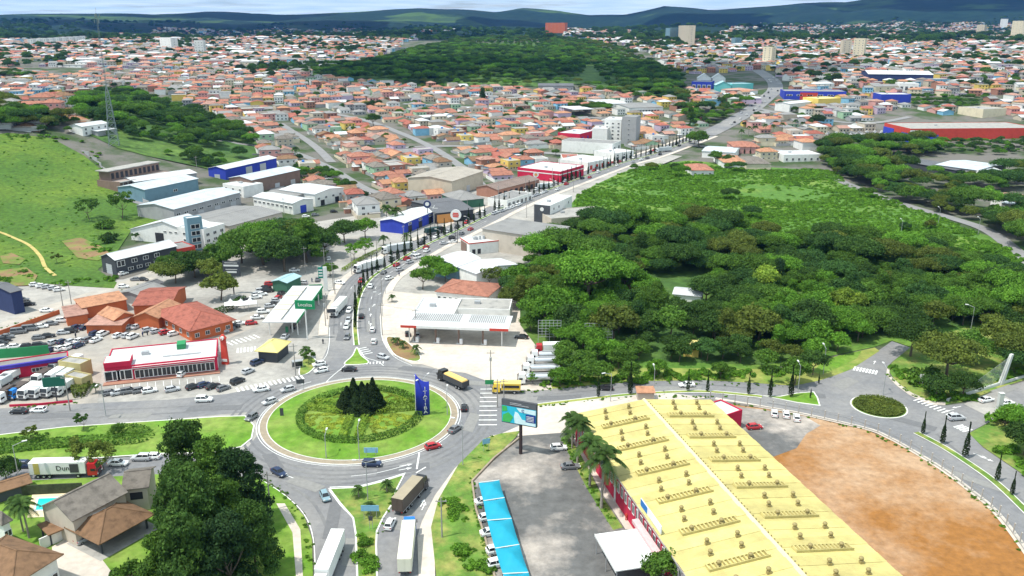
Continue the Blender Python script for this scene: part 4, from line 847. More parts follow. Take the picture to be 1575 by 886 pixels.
def roof_mesh(kind, L, W_, h, rise, ov=.45, th=.16):
    """roof over a rectangle 0..L x 0..W at height h"""
    b = MB(); x0, x1, y0, y1 = -ov, L + ov, -ov, W_ + ov
    if kind == 'gx':
        ym = W_ / 2; e = h - ov * rise / (W_ / 2)
        for (a, c, za, zc) in ((y0, ym, e, h + rise), (ym, y1, h + rise, e)): b.hexa([(x0, a, za), (x1, a, za), (x1, c, zc), (x0, c, zc)], [(x0, a, za + th), (x1, a, za + th), (x1, c, zc + th), (x0, c, zc + th)])
        b.box(x0, ym - .2, h + rise + th - .05, x1, ym + .2, h + rise + th + .05)
    elif kind == 'gy':
        xm = L / 2; e = h - ov * rise / (L / 2)
        for (a, c, za, zc) in ((x0, xm, e, h + rise), (xm, x1, h + rise, e)): b.hexa([(a, y0, za), (c, y0, zc), (c, y1, zc), (a, y1, za)], [(a, y0, za + th), (c, y0, zc + th), (c, y1, zc + th), (a, y1, za + th)])
        b.box(xm - .2, y0, h + rise + th - .05, xm + .2, y1, h + rise + th + .05)
    elif kind == 'hip':
        s = min(L, W_) / 2
        if L >= W_: r0, r1 = (s, W_ / 2), (L - s, W_ / 2)
        else: r0, r1 = (L / 2, s), (L / 2, W_ - s)
        for dz in (0,):
            z0, z1 = h - .1, h + rise; A, B, C, D = (x0, y0, z0), (x1, y0, z0), (x1, y1, z0), (x0, y1, z0); E, F_ = (*r0, z1), (*r1, z1)
            if L >= W_: fs = [(A, B, F_, E), (B, C, F_), (C, D, E, F_), (D, A, E)]
            else: fs = [(A, B, E), (B, C, F_, E), (C, D, F_), (D, A, E, F_)]
            for f in fs: b.poly([(p[0], p[1], p[2] + th) for p in f])
            b.poly([D, C, B, A])
            for p, q in ((A, B), (B, C), (C, D), (D, A)): b.poly([p, q, (q[0], q[1], q[2] + th), (p[0], p[1], p[2] + th)])
            for p in ((A, E), (B, F_ if L >= W_ else E), (C, F_), (D, E if L >= W_ else F_), (E, F_)): b.tube(Vector(p[0]) + Vector((0, 0, th)), Vector(p[1]) + Vector((0, 0, th)), .14, .14, 5)
    elif kind == 'shed': b.hexa([(x0, y0, h), (x1, y0, h), (x1, y1, h + rise), (x0, y1, h + rise)], [(x0, y0, h + th), (x1, y0, h + th), (x1, y1, h + rise + th), (x0, y1, h + rise + th)])
    elif kind == 'arch':
        n = 12
        for i in range(n):
            t0, t1 = i / n, (i + 1) / n; ya, yb = y0 + (y1 - y0) * t0, y0 + (y1 - y0) * t1; za, zb = h + rise * sin(pi * t0), h + rise * sin(pi * t1)
            b.hexa([(x0, ya, za), (x1, ya, za), (x1, yb, zb), (x0, yb, zb)], [(x0, ya, za + th), (x1, ya, za + th), (x1, yb, zb + th), (x0, yb, zb + th)])
    elif kind == 'flat': b.box(.25, .25, h - .45, L - .25, W_ - .25, h - .3)
    elif kind == 'slab': b.box(x0, y0, h, x1, y1, h + .25)
    return b
def wall_mesh(kind, L, W_, h, rise, base=-1.2):
    b = MB()
    if kind == 'flat':
        t = .25
        for q in ((0, 0, L, t), (0, W_ - t, L, W_), (0, t, t, W_ - t), (L - t, t, L, W_ - t)): b.box(q[0], q[1], base, q[2], q[3], h)
        b.box(t, t, h - .8, L - t, W_ - t, h - .5); return b
    if kind == 'gx': b.hexa([(0, 0, base), (0, W_, base), (0, W_, h), (0, W_ / 2, h + rise), (0, 0, h)], [(L, 0, base), (L, W_, base), (L, W_, h), (L, W_ / 2, h + rise), (L, 0, h)])
    elif kind == 'gy': b.hexa([(0, 0, base), (0, 0, h), (L / 2, 0, h + rise), (L, 0, h), (L, 0, base)], [(0, W_, base), (0, W_, h), (L / 2, W_, h + rise), (L, W_, h), (L, W_, base)])
    elif kind == 'arch':
        n = 10; S_ = [(W_ * i / n, h + rise * sin(pi * i / n)) for i in range(n + 1)]; P0 = [(0, y, z) for y, z in S_] + [(0, W_, base), (0, 0, base)]; b.hexa(P0[::-1], [(L, p[1], p[2]) for p in P0][::-1])
    elif kind == 'shed': b.hexa([(0, 0, base), (0, W_, base), (0, W_, h + rise), (0, 0, h)], [(L, 0, base), (L, W_, base), (L, W_, h + rise), (L, 0, h)])
    elif kind == 'canopy':
        for x in (L * .06, L * .94):
            for y in (W_ * .1, W_ * .9): b.box(x - .15, y - .15, -.3, x + .15, y + .15, h)
    else: b.box(0, 0, base, L, W_, h)
    return b
FOOT = []
def bld(name, label, N, R_, L_, h, kind='flat', wm='white', rm='white', rise=1.5, wins=(), cat='building', group=None, ov=.45, dep=None):
    """near, right and left corners of the eave given in photo pixels"""
    n, r, l = G(*N, h), G(*R_, h), G(*L_, h); X = Vector((r.x - n.x, r.y - n.y)); L = X.length; X.normalize(); Y = Vector((-X.y, X.x)); W_ = (l.x - n.x) * Y.x + (l.y - n.y) * Y.y
    if W_ < 0: Y = -Y; W_ = -W_
    W_ = dep or max(W_, 2.5)
    if n.y > 900 and not dep: W_ = min(W_, L)
    rz = atan2(X.y, X.x)
    if abs(Y.x * -X.y + Y.y * X.x - 1) > .01: n = n + Vector((Y.x, Y.y, 0)) * W_   # keep it right-handed
    zb = min(n.z, r.z, l.z) - h
    root = empty(name, (n.x, n.y, zb), rz); tag(root, label, cat, group); h2 = h + 0
    wall_mesh(kind, L, W_, h2, rise).obj('wall', WM[wm] if isinstance(wm, str) else wm, root)
    if kind == 'canopy': roof_mesh('slab', L, W_, h2, 0, ov).obj('roof', RM[rm], root)
    else: roof_mesh(kind, L, W_, h2, rise, ov).obj('roof', RM[rm], root)
    if kind == 'flat' and L > 12 and W_ > 8:
        b = MB(); b.box(L * .3, W_ * .5, h - .29, L * .3 + 2, W_ * .5 + 1.4, h + .7); b.obj('rooftop_unit', steel, root)
    for wn in wins:
        side, nn, z, ww, hh = wn[:5]; kd = wn[5] if len(wn) > 5 else 'window'; a, c = (wn[6], wn[7]) if len(wn) > 7 else (0.0, 1.0); m_ = wn[8] if len(wn) > 8 else None
        LL = L if side in 'FB' else W_
        for i in range(nn):
            t = (a + (c - a) * (i + .5) / nn) * LL
            x, y, rr = {'F': (t, 0, 0), 'R': (L, t, pi / 2), 'B': (L - t, W_, pi), 'L': (0, W_ - t, -pi / 2)}[side]
            opening(root, x, y, z, rr, ww, hh, kd, m_)
    FOOT.append((n.x, n.y, rz, L, W_)); root['L'] = L; root['W'] = W_
    return root, L, W_
def on(root, x, y): return root.matrix_basis @ Vector((x, y, 0))
# ---------------- the yellow-roofed store ----------------
H = 7.0
n = G(1112, 960, H); bl = G(886, 637, H); br = G(1087, 612, H); Yv = (Vector((bl.x, bl.y)) - Vector((n.x, n.y))); LY = Yv.length; Yv.normalize(); Xv = Vector((Yv.y, -Yv.x)); LX = (br.x - bl.x) * Xv.x + (br.y - bl.y) * Xv.y
store = empty('store', (n.x, n.y, 0), atan2(Xv.y, Xv.x)); tag(store, 'huge shop with a cream-yellow ridged roof and crimson walls', 'store')
crim = WM['crimson']; t_ = .3; rise = 1.9
b = MB(); b.box(0, 0, -.5, t_, LY, H - .2); b.obj('wall', crim, store)
b = MB(); b.box(LX - t_, 0, -.5, LX, LY, H - .2); b.obj('wall', crim, store)
for y in (0, LY - t_): b = MB(); b.hexa([(t_, y, -.5), (t_, y, H - .2), (LX / 2, y, H + rise - .3), (LX - t_, y, H - .2), (LX - t_, y, -.5)], [(t_, y + t_, -.5), (t_, y + t_, H - .2), (LX / 2, y + t_, H + rise - .3), (LX - t_, y + t_, H - .2), (LX - t_, y + t_, -.5)]); b.obj('wall', crim, store)
# roof built of sheets laid in bays, corrugated
NB = 7; bay = LY / NB
def rz_at(x): return H + rise * (1 - abs(x - LX / 2) / (LX / 2))
NSH = 28; bs = LY / NSH
for k in range(NSH):
    for side in (0, 1):
        V = []; F = []; n_ = int(bs / .2); xs_ = ((-.5, LX / 2) if side == 0 else (LX / 2, LX + .5))
        for i in range(n_ + 1):
            y = k * bs + bs * i / n_; zz = .05 * (1 if i % 2 else 0)
            for x in (xs_[0], (xs_[0] + xs_[1]) / 2, xs_[1]): V.append((x, y, rz_at(x) + zz + .02 + (.10 if k % 2 else 0)))
        for i in range(n_):
            for j in range(2): a = i * 3 + j; F.append((a, a + 1, a + 4, a + 3))
        link('roof_sheet', mesh_np('roof_sheet', V, F, [RM['sun']]), store)
b = MB(); b.hexa([(LX / 2 - .5, -.2, H + rise), (LX / 2 + .5, -.2, H + rise), (LX / 2 + .5, LY + .2, H + rise), (LX / 2 - .5, LY + .2, H + rise)], [(LX / 2 - .15, -.2, H + rise + .35), (LX / 2 + .15, -.2, H + rise + .35), (LX / 2 + .15, LY + .2, H + rise + .35), (LX / 2 - .15, LY + .2, H + rise + .35)]); b.obj('ridge_cap', mat('ridge_cream', (.62, .56, .34), .06, 1, .6), store)
b = MB(); b.tube((0, 0, 0), (0, 0, .45), .16, .16, 8); b.tube((0, 0, .45), (0, 0, .62), .34, .34, 10); b.box(-.3, -.34, 0, .3, .1, .3); b.tube((0, 0, .62), (0, 0, .78), .34, .08, 10); VENT = b.mesh('roof_vent', mat('vent_cream', (.30, .24, .10), .15, 2, .6))
b = MB()
for i in range(15): b.hexa([(i * .55, 0, 0), (i * .55 + .26, 0, 0), (i * .55 + .26, 1.6, 0), (i * .55, 1.6, 0)], [(i * .55 + .05, .15, .42), (i * .55 + .21, .15, .42), (i * .55 + .21, 1.45, .42), (i * .55 + .05, 1.45, .42)])
b.box(0, -.12, 0, 8.1, 0, .42); b.box(0, 1.6, 0, 8.1, 1.68, .3); LOUV = b.mesh('ribbed_skylight', mat('skylight_cream', (.47, .40, .16), .15, 1, .55))
for k in range(NB):
    y0 = k * bay
    for x0 in (LX * .07, LX * .29) if False else (LX * .10, LX * .57): o = link('ribbed_skylight', LOUV, store, (x0, y0 + bay * .10, rz_at(x0) + .1), 0, (LX * .33 / 8.1, 1, 1.1)); o.rotation_euler = (0, -math.atan(rise / (LX / 2)) * (1 if x0 < LX / 2 else -1), 0)
    if x0 >= 0:
        for fx in (.16, .33, .66, .84):
            for fy in (.17, .47, .76): x = LX * (fx + (.025 if fy > .6 else 0)); link('roof_vent', VENT, store, (x, y0 + bay * fy, rz_at(x) + .06), 0, (1.25, 1.25, 1.7))
for i in range(int(LY / 1.1)): link('roof_bolt_cap', VENT, store, (LX / 2 + (.55), .6 + i * 1.1, H + rise - .02), 0, (.4, .4, .45))
# openings of the long crimson wall (faces -x)
for i in range(24):
    y = LY * .30 + i * LY * .028; opening(store, 0, y, 3.2, -pi / 2, 1.15, 2.3, 'window')
for i in range(6): opening(store, 0, LY * .16 + i * LY * .022, 3.3, -pi / 2, 1.3, 2.6, 'window')
for i in range(5): b = MB(); y = LY * (.12 + i * .17); b.box(-.32, y - .2, 0, -.02, y + .2, H - .35); b.obj('downpipe', white, store)
b = MB(); b.box(-.62, 0, H - .3, -.5, LY, H - .02); b.obj('gutter', mat('gutter_grey', (.35, .33, .3), .1, 2, .7), store)
# awning and roof sign
aw0 = G(915, 822, 4.2); aw = empty('awning', (aw0.x, aw0.y, 0), store.rotation_euler[2]); tag(aw, 'white flat awning on posts over the entrance at the crimson wall', 'awning')
inv = store.matrix_basis.inverted(); lp_ = inv @ aw0; la = -lp_.x; b = MB(); wl = 11.5
MB().box(0, -wl, 4.05, la - .7, -wl / 2 - .05, 4.25).obj('panel', white, aw); MB().box(0, -wl / 2 + .05, 4.05, la - .7, 0, 4.25).obj('panel', white, aw)
MB().box(-.06, -wl - .05, 3.8, .06, .05, 4.3).obj('fascia', white, aw)
for y in (-wl + .3, -wl / 2, -.3): MB().tube((.3, y, 0), (.3, y, 4.05), .09).obj('post', steel, aw)
MB().box(la - 2.0, -wl - 2, 4.3, la - .68, 2, 5.0).obj('shelf_roof', mat('pinkish_trim', (.62, .42, .42), .1, 1, .7), aw)
s0 = G(985, 775, H + .6); sg = empty('roof_sign', (s0.x, s0.y, H + .2), store.rotation_euler[2]); tag(sg, 'white and blue sign board standing on the eave of the yellow-roofed store', 'sign')
MB().box(0, -10.0, .1, .15, 0, 1.7).obj('board', white, sg); MB().box(-.03, -3.4, .2, .0, -.1, 1.6).obj('blue_panel', mat('sign_blue', (.02, .16, .45), .05, 2, .5), sg)
for y in (-9.6, -7, -4, -.5): MB().tube((.5, y, -.3), (.16, y, 1.2), .05).obj('strut', steel, sg)
# crimson annex at the far end
bld('annex', 'small crimson block with a pale blue flat roof at the end of the yellow roof', (1112, 640), (1142, 630), (1096, 618), 5.0, 'flat', 'crimson', 'pale')
# ---------------- hand placed buildings ----------------
B_ = bld
r_, L, W_ = B_('store', 'low crimson shop with white roof and a row of shop windows by the parking bays', (160, 566), (333, 548), (165, 537), 4.6, 'flat', 'crimson', 'white', wins=[('F', 9, .5, 2.6, 2.6, 'window', .26, .97), ('F', 2, .5, 4.2, 3.0, 'window', .01, .22), ('R', 3, .5, 2.2, 2.4)])
MB().box(0, -.3, 4.65, L * .235, 5, 6.0).obj('corner_block', WM['crimson'], r_); MB().box(.2, -.1, 6.0, L * .235 - .2, 4.8, 6.12).obj('corner_roof', white, r_)
MB().box(L * .24, -1.4, 3.9, L * .98, -.02, 4.15).obj('canopy', white, r_); MB().box(L * .24, -1.5, 4.16, L * .98, -1.35, 4.5).obj('fascia', WM['crimson'], r_)
MB().box(L * .62, W_ * .62, 4.4, L * .70, W_ * .85, 5.9).obj('water_tank_box', WM['bgreen'], r_); MB().box(L * .5, W_ * .3, 4.32, L * .85, W_ * .34, 4.5).obj('duct', steel, r_)
MB().box(-.6, -2.2, -.2, L + .6, -.05, .3).obj('plinth', WM['brick'], r_)
# figure shaped red pylon
p = G(347, 560); r_ = empty('pylon_sign', p, radians(-10)); tag(r_, 'tall narrow red pylon with a rounded figure-like top beside the crimson shop', 'pylon sign')
b = MB(); b.hexa([(-1.0, -.5, 0), (1.0, -.5, 0), (1.0, .5, 0), (-1.0, .5, 0)], [(-.7, -.4, 7.4), (.7, -.4, 7.4), (.7, .4, 7.4), (-.7, .4, 7.4)]); b.obj('shaft', WM['red'], r_); b = MB(); b.tube((0, 0, 7.4), (0, 0, 8.2), .8, 1.1, 12); b.tube((0, 0, 8.2), (0, 0, 9.3), 1.1, .35, 12); b.obj('cap', WM['red'], r_)
b = MB(); b.tube((.15, -1.0, 8.4), (.15, -.3, 8.4), .55, .55, 14); b.obj('white_disc', white, r_); MB().box(-.9, -.58, 1.0, .9, -.5, 1.8).obj('white_band', white, r_)
# restaurant with red tiles
G_ = 'tiled wings of the orange restaurant'
B_('restaurant', 'orange restaurant wing with a broad weathered red tiled hip roof', (240, 480), (294, 508), (272, 452), 4.0, 'hip', 'brickorange', 'redtile', 2.8, wins=[('F', 5, 1.2, 1.5, 1.5), ('R', 4, 1.2, 1.5, 1.4)], ov=1.0)
B_('restaurant', 'restaurant wing with orange tiled gable facing the car park', (206, 487), (243, 489), (212, 465), 4.0, 'gy', 'brickorange', 'orange', 1.6)
B_('restaurant', 'restaurant wing with narrow orange roof left of the gable', (176, 492), (206, 484), (168, 478), 3.8, 'gy', 'brickorange', 'orange', 1.5)
B_('restaurant', 'long orange-roofed wing at the back left of the restaurant', (127, 474), (194, 461), (121, 464), 4.0, 'shed', 'brickorange', 'orange', 1.0)
B_('restaurant', 'low brick-red wing with pinkish roof at the left end of the restaurant', (102, 488), (134, 483), (99, 475), 3.2, 'shed', 'brickorange', 'pinktile', .7)
B_('restaurant', 'low orange annex between the restaurant wings', (132, 500), (186, 500), (130, 486), 3.0, 'shed', 'brickorange', 'pinktile', .5)
B_('restaurant', 'dark red tiled wing behind the orange gables', (205, 470), (262, 468), (212, 444), 4.6, 'gx', 'brickorange', 'redtile', 1.8)
B_('shed', 'grey roofed shed behind the orange restaurant', (216, 455), (252, 441), (203, 443), 3.6, 'gx', 'grey', 'grey', 1.0)
B_('shed', 'narrow dark-roofed shed along the west street', (212, 450), (250, 434), (206, 443), 3.2, 'gx', 'grey', 'dark', .8)
# red walls
def wall(name, label, P, h, m, th=.25, cat='wall', drape=True):
    b = MB(); C = W(P)
    for i in range(len(C) - 1):
        a, c = C[i], C[i + 1]; d = (c - a); d.z = 0; L_ = d.length; d.normalize(); q = Vector((-d.y, d.x, 0)) * th / 2; k = max(1, int(L_ / 8))
        for j in range(k):
            s, e = a + d * (L_ * j / k), a + d * (L_ * (j + 1) / k); zs = min(T(s.x, s.y), T(e.x, e.y)); s.z = e.z = zs - .5; u_ = Vector((0, 0, h + .5))
            b.hexa([s - q, e - q, e + q, s + q], [s - q + u_, e - q + u_, e + q + u_, s + q + u_])
    o = b.obj(name, m); tag(o, label, cat); return o
wall('wall', 'low brick-red wall between the west street and the restaurant car park', [(0, 516), (45, 500), (92, 483)], 1.6, WM['brickorange'])
wall('wall', 'low crimson kerb wall in front of the truck lot', [(15, 626), (60, 624), (112, 619)], .7, WM['crimson'])
wall('wall', 'long grey concrete wall along the foot of the pasture', [(125, 232), (150, 250), (170, 275), (195, 295), (230, 318), (262, 336)], 3.0, WM['grey'])
wall('wall', 'tall green metal wall behind the truck dealer', [(-20, 553), (35, 549), (76, 545)], 3.0, WM['bgreen'])
wall('wall', 'stone retaining wall of the service yard', [(800, 674), (760, 706), (726, 742), (732, 785), (745, 825), (760, 886), (778, 950)], .5, mat('stone_wall', (.30, .24, .18), .2, .8, .9), .4)
wall('wall', 'white garden wall running behind the tiled carport', [(63, 846), (90, 834), (118, 818), (232, 766)], 2.4, WM['white'])
wall('wall', 'dark ivy-covered wall behind the swimming pool', [(-20, 770), (40, 762), (128, 758)], 2.4, mat('ivy_wall', (.05, .06, .03), .4, 1, .95, .5))
wall('wall', 'rendered boundary wall between fuel station and wood', [(790, 450), (838, 415), (880, 350)], 1.8, WM['grey'])
# left commercial halls
B_('workshop', 'black and green hall with white metal roof at the foot of the pasture', (177, 400), (271, 378), (143, 397), 6.5, 'gx', 'dark', 'white', 1.8, wins=[('F', 3, 3.8, 2.4, 1.6, 'window', .2, .75), ('F', 1, 3.4, 3.4, 2.4, 'window', .02, .14), ('F', 5, 1.0, 2.4, 1.3, 'window', .15, .85), ('F', 1, 0, 4, 3.6, 'shutter', .86, .99), ('L', 1, 0, 4, 4, 'shutter')])
r_, L, W_ = bld('workshop', 'small red-fronted unit between the black hall and the white office', (268, 384), (300, 378), (262, 374), 5.0, 'flat', 'red', 'grey', wins=[('F', 1, 0, 4, 3.4, 'dark')])
B_('warehouse', 'tall white hall with a dark gate and small high windows', (200, 351), (305, 362), (225, 335), 5.5, 'gy', 'white', 'white', 5.0, wins=[('F', 4, 5.4, 1.6, .8, 'window', .48, .8), ('F', 1, 0, 4.6, 5, 'dark', .36, .5)], dep=17)
B_('office_building', 'white three-storey office with rows of windows beside the white hall', (313, 353), (345, 343), (300, 340), 9.5, 'flat', 'white', 'white', wins=[('F', 3, 6.0, 2.2, 1.4), ('F', 3, 3.2, 2.2, 1.4), ('F', 2, .2, 3.2, 2.4, 'shutter'), ('L', 2, 6, 1.4, 1.2), ('L', 2, 3, 1.4, 1.2)])
B_('stair_tower', 'narrow grey and glass stair tower of the white office', (287, 336), (310, 333), (286, 331), 15.0, 'flat', 'bluegrey', 'white', dep=4.5, wins=[('F', 1, 10, 4, 2), ('F', 1, 7, 4, 2), ('F', 1, 4, 4, 2), ('F', 1, 1, 4, 2)])
B_('warehouse', 'long warehouse with pale ribbed roof and grey wall, nearest the pasture corner', (267, 322), (369, 295), (238, 305), 7.0, 'gx', 'grey', 'pale', 1.8, wins=[('F', 9, 3.5, 3, 1, 'window'), ('F', 4, 0, 4, 3.0, 'shutter')])
B_('warehouse', 'warehouse with blue-grey wall and pale roof behind the long one', (222, 292), (304, 274), (192, 279), 7.5, 'gx', 'bluegrey', 'pale', 1.6, wins=[('F', 1, 3.0, 3, 1.4, 'window', .5, .6)])
B_('warehouse', 'low warehouse with bright white roof beside the unfinished brick block', (207, 277), (302, 266), (200, 264), 6.5, 'gx', 'grey', 'white', 1.3)
B_('warehouse', 'bright blue warehouse with white roof below the wooded hill', (346, 258), (425, 243), (330, 250), 7.5, 'gx', 'blue', 'white', 1.4, wins=[('F', 2, 1.5, 6, 4.5, 'shutter', .3, .85), ('L', 1, 0, 4, 4, 'shutter')])
B_('warehouse', 'brown-walled warehouse with pale roof in front of the bright blue one', (387, 276), (461, 261), (368, 266), 8.0, 'gx', 'rust', 'pale', 1.6, wins=[('L', 1, 0, 5, 5, 'shutter'), ('F', 3, .0, 4, 3, 'shutter')])
B_('office_building', 'small white two-storey office between the two blue halls', (342, 279), (374, 287), (356, 270), 6.5, 'flat', 'white', 'white', wins=[('F', 3, 3.6, 1.6, 1.2), ('F', 3, .8, 1.6, 1.2)])
B_('warehouse', 'white hall with a strip of windows and blue gable end', (389, 300), (450, 313), (410, 292), 6.0, 'gx', 'white', 'white', 1.2, wins=[('F', 9, 3.0, 2.2, 1.2), ('R', 1, 0, 4, 4, 'shutter', 0, 1, WM['blue'])])
B_('warehouse', 'wide hall with bright white roof beside the overgrown garden', (430, 290), (484, 299), (458, 278), 7.0, 'gx', 'white', 'white', 1.3, wins=[('R', 4, 3.5, 1.8, 1.2), ('R', 2, 0, 3, 3, 'dark')])
B_('warehouse', 'low fibre-cement shed with tan front behind the roadside trees', (352, 348), (434, 326), (312, 326), 5.0, 'gx', 'tan', 'grey', 1.4, wins=[('F', 6, 1.5, 2, 1.4), ('F', 2, 0, 3.4, 3, 'shutter', .1, .4, WM['sky'])])
B_('warehouse', 'narrow grey shed between white halls', (405, 296), (448, 305), (425, 288), 5.2, 'gx', 'grey', 'grey', 1.0)
# unfinished brick block
r_, L, W_ = bld('unfinished_building', 'unfinished brown brick terraces with bare columns above the pasture wall', (184, 280), (264, 262), (150, 250), 6.0, 'flat', 'rust', 'redslab', dep=17, wins=[('F', 12, 2.2, 2.0, 2.2, 'dark', .02, .98)])
MB().box(L * .05, W_ * .5, 5.0, L * .98, W_, 11).obj('upper_wall', WM['rust'], r_); MB().box(0, W_ * .46, 10.9, L, W_ + .4, 11.3).obj('concrete_slab', RM['slab'], r_)
for i in range(11): opening(r_, L * (.09 + i * .085), W_ * .5, 6.6, 0, 1.9, 3.2, 'dark')
for i in range(12): MB().box(L * (.03 + i * .085), -1.2, -1, L * (.03 + i * .085) + .4, -.8, 5.6).obj('column', RM['slab'], r_)
MB().box(0, -1.4, 5.6, L, .1, 6.05).obj('concrete_slab', RM['slab'], r_)
B_('house', 'white house with pale metal roof beside the lattice tower', (126, 195), (166, 189), (122, 184), 6.0, 'gx', 'white', 'white', 1.5, wins=[('F', 4, 3.4, 1.6, 1.4), ('F', 4, .6, 1.6, 1.8)])
B_('shed', 'small open shed roof below the white house', (150, 202), (178, 198), (146, 194), 3.6, 'shed', 'grey', 'white', .8)
# mid town along the avenue
B_('shop', 'bright blue shop with white metal roof beside the twin tall palms', (622, 343), (669, 324), (590, 337), 5.5, 'gx', 'blue', 'white', 1.4, wins=[('F', 3, 0, 3.5, 3.2, 'dark'), ('F', 3, 3.6, 3.0, 1.2, 'window')])
r_, L, W_ = bld('shop', 'dark-roofed shop with an orange front next to the blue shop', (671, 328), (728, 322), (668, 306), 5.5, 'gx', 'dark', 'dark', 1.6, wins=[('F', 3, 0, 4.0, 3.2, 'dark', .5, 1.0)])
MB().box(.3, -.3, .2, L * .45, -.02, 4.6).obj('front_panel', WM['orange'], r_)
B_('warehouse', 'large beige hall with blank walls in the middle of the town', (695, 279), (743, 263), (668, 261), 9.5, 'gx', 'beige', 'tan', 1.8, wins=[('F', 1, 0, 4, 4, 'shutter')])
B_('warehouse', 'long white-ended block in front of the beige hall', (641, 272), (694, 274), (642, 262), 8.5, 'flat', 'grey', 'white', wins=[('R', 2, 4, 1.6, 1.2)])
B_('shop', 'long shop with brown tiled roof facing the avenue', (765, 292), (829, 276), (748, 284), 5.0, 'gx', 'brick', 'brown', 1.8, wins=[('F', 8, .4, 2.8, 2.8, 'dark')])
B_('house', 'house with green shutters and grey pyramid roof beside the avenue', (704, 309), (744, 305), (708, 296), 4.5, 'hip', 'darkgreen', 'grey', 3.0)
r_, L, W_ = bld('store', 'crimson store with white roof and white band facing the avenue', (862, 264), (898, 254), (817, 252), 7.0, 'flat', 'crimson', 'white', wins=[('F', 3, .3, 3.5, 2.8, 'dark')])
MB().box(-.12, -.12, 4.6, L + .1, -.01, 5.2).obj('white_band', white, r_); MB().box(-.12, .01, 4.6, -.01, W_, 5.2).obj('white_band', white, r_)
r_, L, W_ = bld('store', 'long white showroom with pale glazed front behind the crimson store', (864, 215), (942, 221), (866, 208), 9.0, 'flat', 'white', 'grey', wins=[('R', 2, .4, 3.4, 6, 'window'), ('F', 2, .3, 3, 3, 'shutter', .6, .9)])
B_('apartment_tower', 'grey blind-sided apartment tower rising over the avenue', (957, 179), (979, 180), (957, 174), 22.0, 'flat', 'grey', 'grey', wins=[('F', 1, z, 1.4, 1.2, 'window') for z in (3, 7, 11, 15, 18.5)])
B_('apartment_building', 'white apartment block attached left of the grey tower', (930, 183), (956, 184), (930, 177), 18.0, 'flat', 'white', 'white', wins=[('F', 3, z, 1.6, 1.3, 'window') for z in (2, 5, 8, 11, 14)])
B_('office_building', 'plain white block in front of the white apartments', (911, 197), (934, 198), (912, 191), 12.0, 'flat', 'white', 'white', wins=[('R', 2, 8, 1.2, 1.2), ('R', 2, 4, 1.2, 1.2)])
B_('shop', 'magenta shop with pale roof near the white apartments', (858, 203), (892, 206), (862, 193), 6.5, 'flat', 'crimson', 'pale', wins=[('R', 3, .5, 2, 3, 'shutter', 0, 1, WM['blue'])])
B_('pavilion', 'tall open pavilion with a bright white roof', (883, 169), (914, 167), (885, 159), 8.0, 'canopy', 'darkgreen', 'white')
B_('warehouse', 'white hall with grey ribbed roof behind the pavilion', (968, 166), (1020, 163), (964, 152), 6.5, 'gx', 'white', 'grey', 1.5, wins=[('F', 8, 1, 2.4, 3, 'dark', .2, .9)])
B_('warehouse', 'low white hall left of the ribbed hall', (925, 160), (965, 158), (928, 147), 6.0, 'gx', 'white', 'white', 1.2)
B_('warehouse', 'long dark-roofed hall below the wooded hill', (828, 131), (882, 132), (834, 124), 5.5, 'gx', 'grey', 'dark', 1.6, wins=[('F', 9, 1, 2.4, 2, 'pane')])
B_('house', 'orange tiled house on the corner beside the grey tower', (980, 206), (1012, 206), (982, 192), 6.0, 'hip', 'yellow', 'orange', 2.2, wins=[('F', 3, 3.4, 1.4, 1.3), ('F', 2, .8, 2, 1.8)])
B_('shop', 'white corner shop below the grey tower', (945, 236), (975, 230), (943, 225), 6.0, 'flat', 'white', 'white', wins=[('F', 3, .3, 2.6, 2.6, 'dark'), ('F', 3, 3.6, 2.0, 1.2)])
B_('shop', 'white and red shop front beside the avenue cypresses', (905, 250), (940, 243), (893, 238), 5.5, 'flat', 'white', 'white', wins=[('F', 4, .3, 2.6, 2.8, 'shutter', 0, 1, WM['red'])])
B_('shop', 'shop with teal striped front behind the avenue', (866, 246), (893, 246), (868, 236), 5.0, 'flat', 'white', 'redtile', wins=[('F', 3, .3, 2.4, 4.2, 'shutter', 0, 1, WM['teal'])])
B_('showroom', 'pale car showroom with grey roof along the avenue', (780, 308), (818, 296), (764, 300), 4.5, 'flat', 'white', 'grey', wins=[('F', 6, .3, 2.6, 2.6, 'window')])
# east side of the avenue
r_, L, W_ = bld('office_building', 'white and charcoal office with an oval emblem on its dark corner', (846, 316), (880, 301), (826, 312), 9.5, 'flat', 'white', 'white', wins=[('F', 2, 6.2, 1.4, 1.4, 'window', .05, .5), ('F', 2, 2.6, 1.4, 1.4, 'window', .05, .5), ('F', 1, 6.2, 1.4, 1.4, 'window', .7, .95), ('F', 1, 2.6, 1.4, 1.4, 'window', .7, .95)])
MB().box(-.25, -.1, 0, -.02, W_ + .1, 9.3).obj('dark_panel', WM['dark'], r_)
b = MB(); b.tube((-.25, W_ / 2, 7.2), (-.4, W_ / 2, 7.2), 1.0, 1.0, 20); o = b.obj('emblem', white, r_); o.scale = (1, 1, 1)
B_('warehouse', 'low grey hall with flat roof at the edge of the scrub', (848, 336), (938, 329), (842, 322), 5.0, 'flat', 'tan', 'slab')
B_('warehouse', 'large tan warehouse with grey roof beside the wood', (742, 352), (838, 366), (766, 336), 9.5, 'shed', 'tan', 'grey', .6, wins=[('R', 3, 5, 2, 1, 'window')])
r_, L, W_ = bld('restaurant', 'small white burger restaurant with a red trim line and rooftop machinery', (722, 374), (769, 369), (712, 365), 5.5, 'flat', 'white', 'white', wins=[('F', 2, .3, 1.5, 2.2, 'dark', .05, .4)])
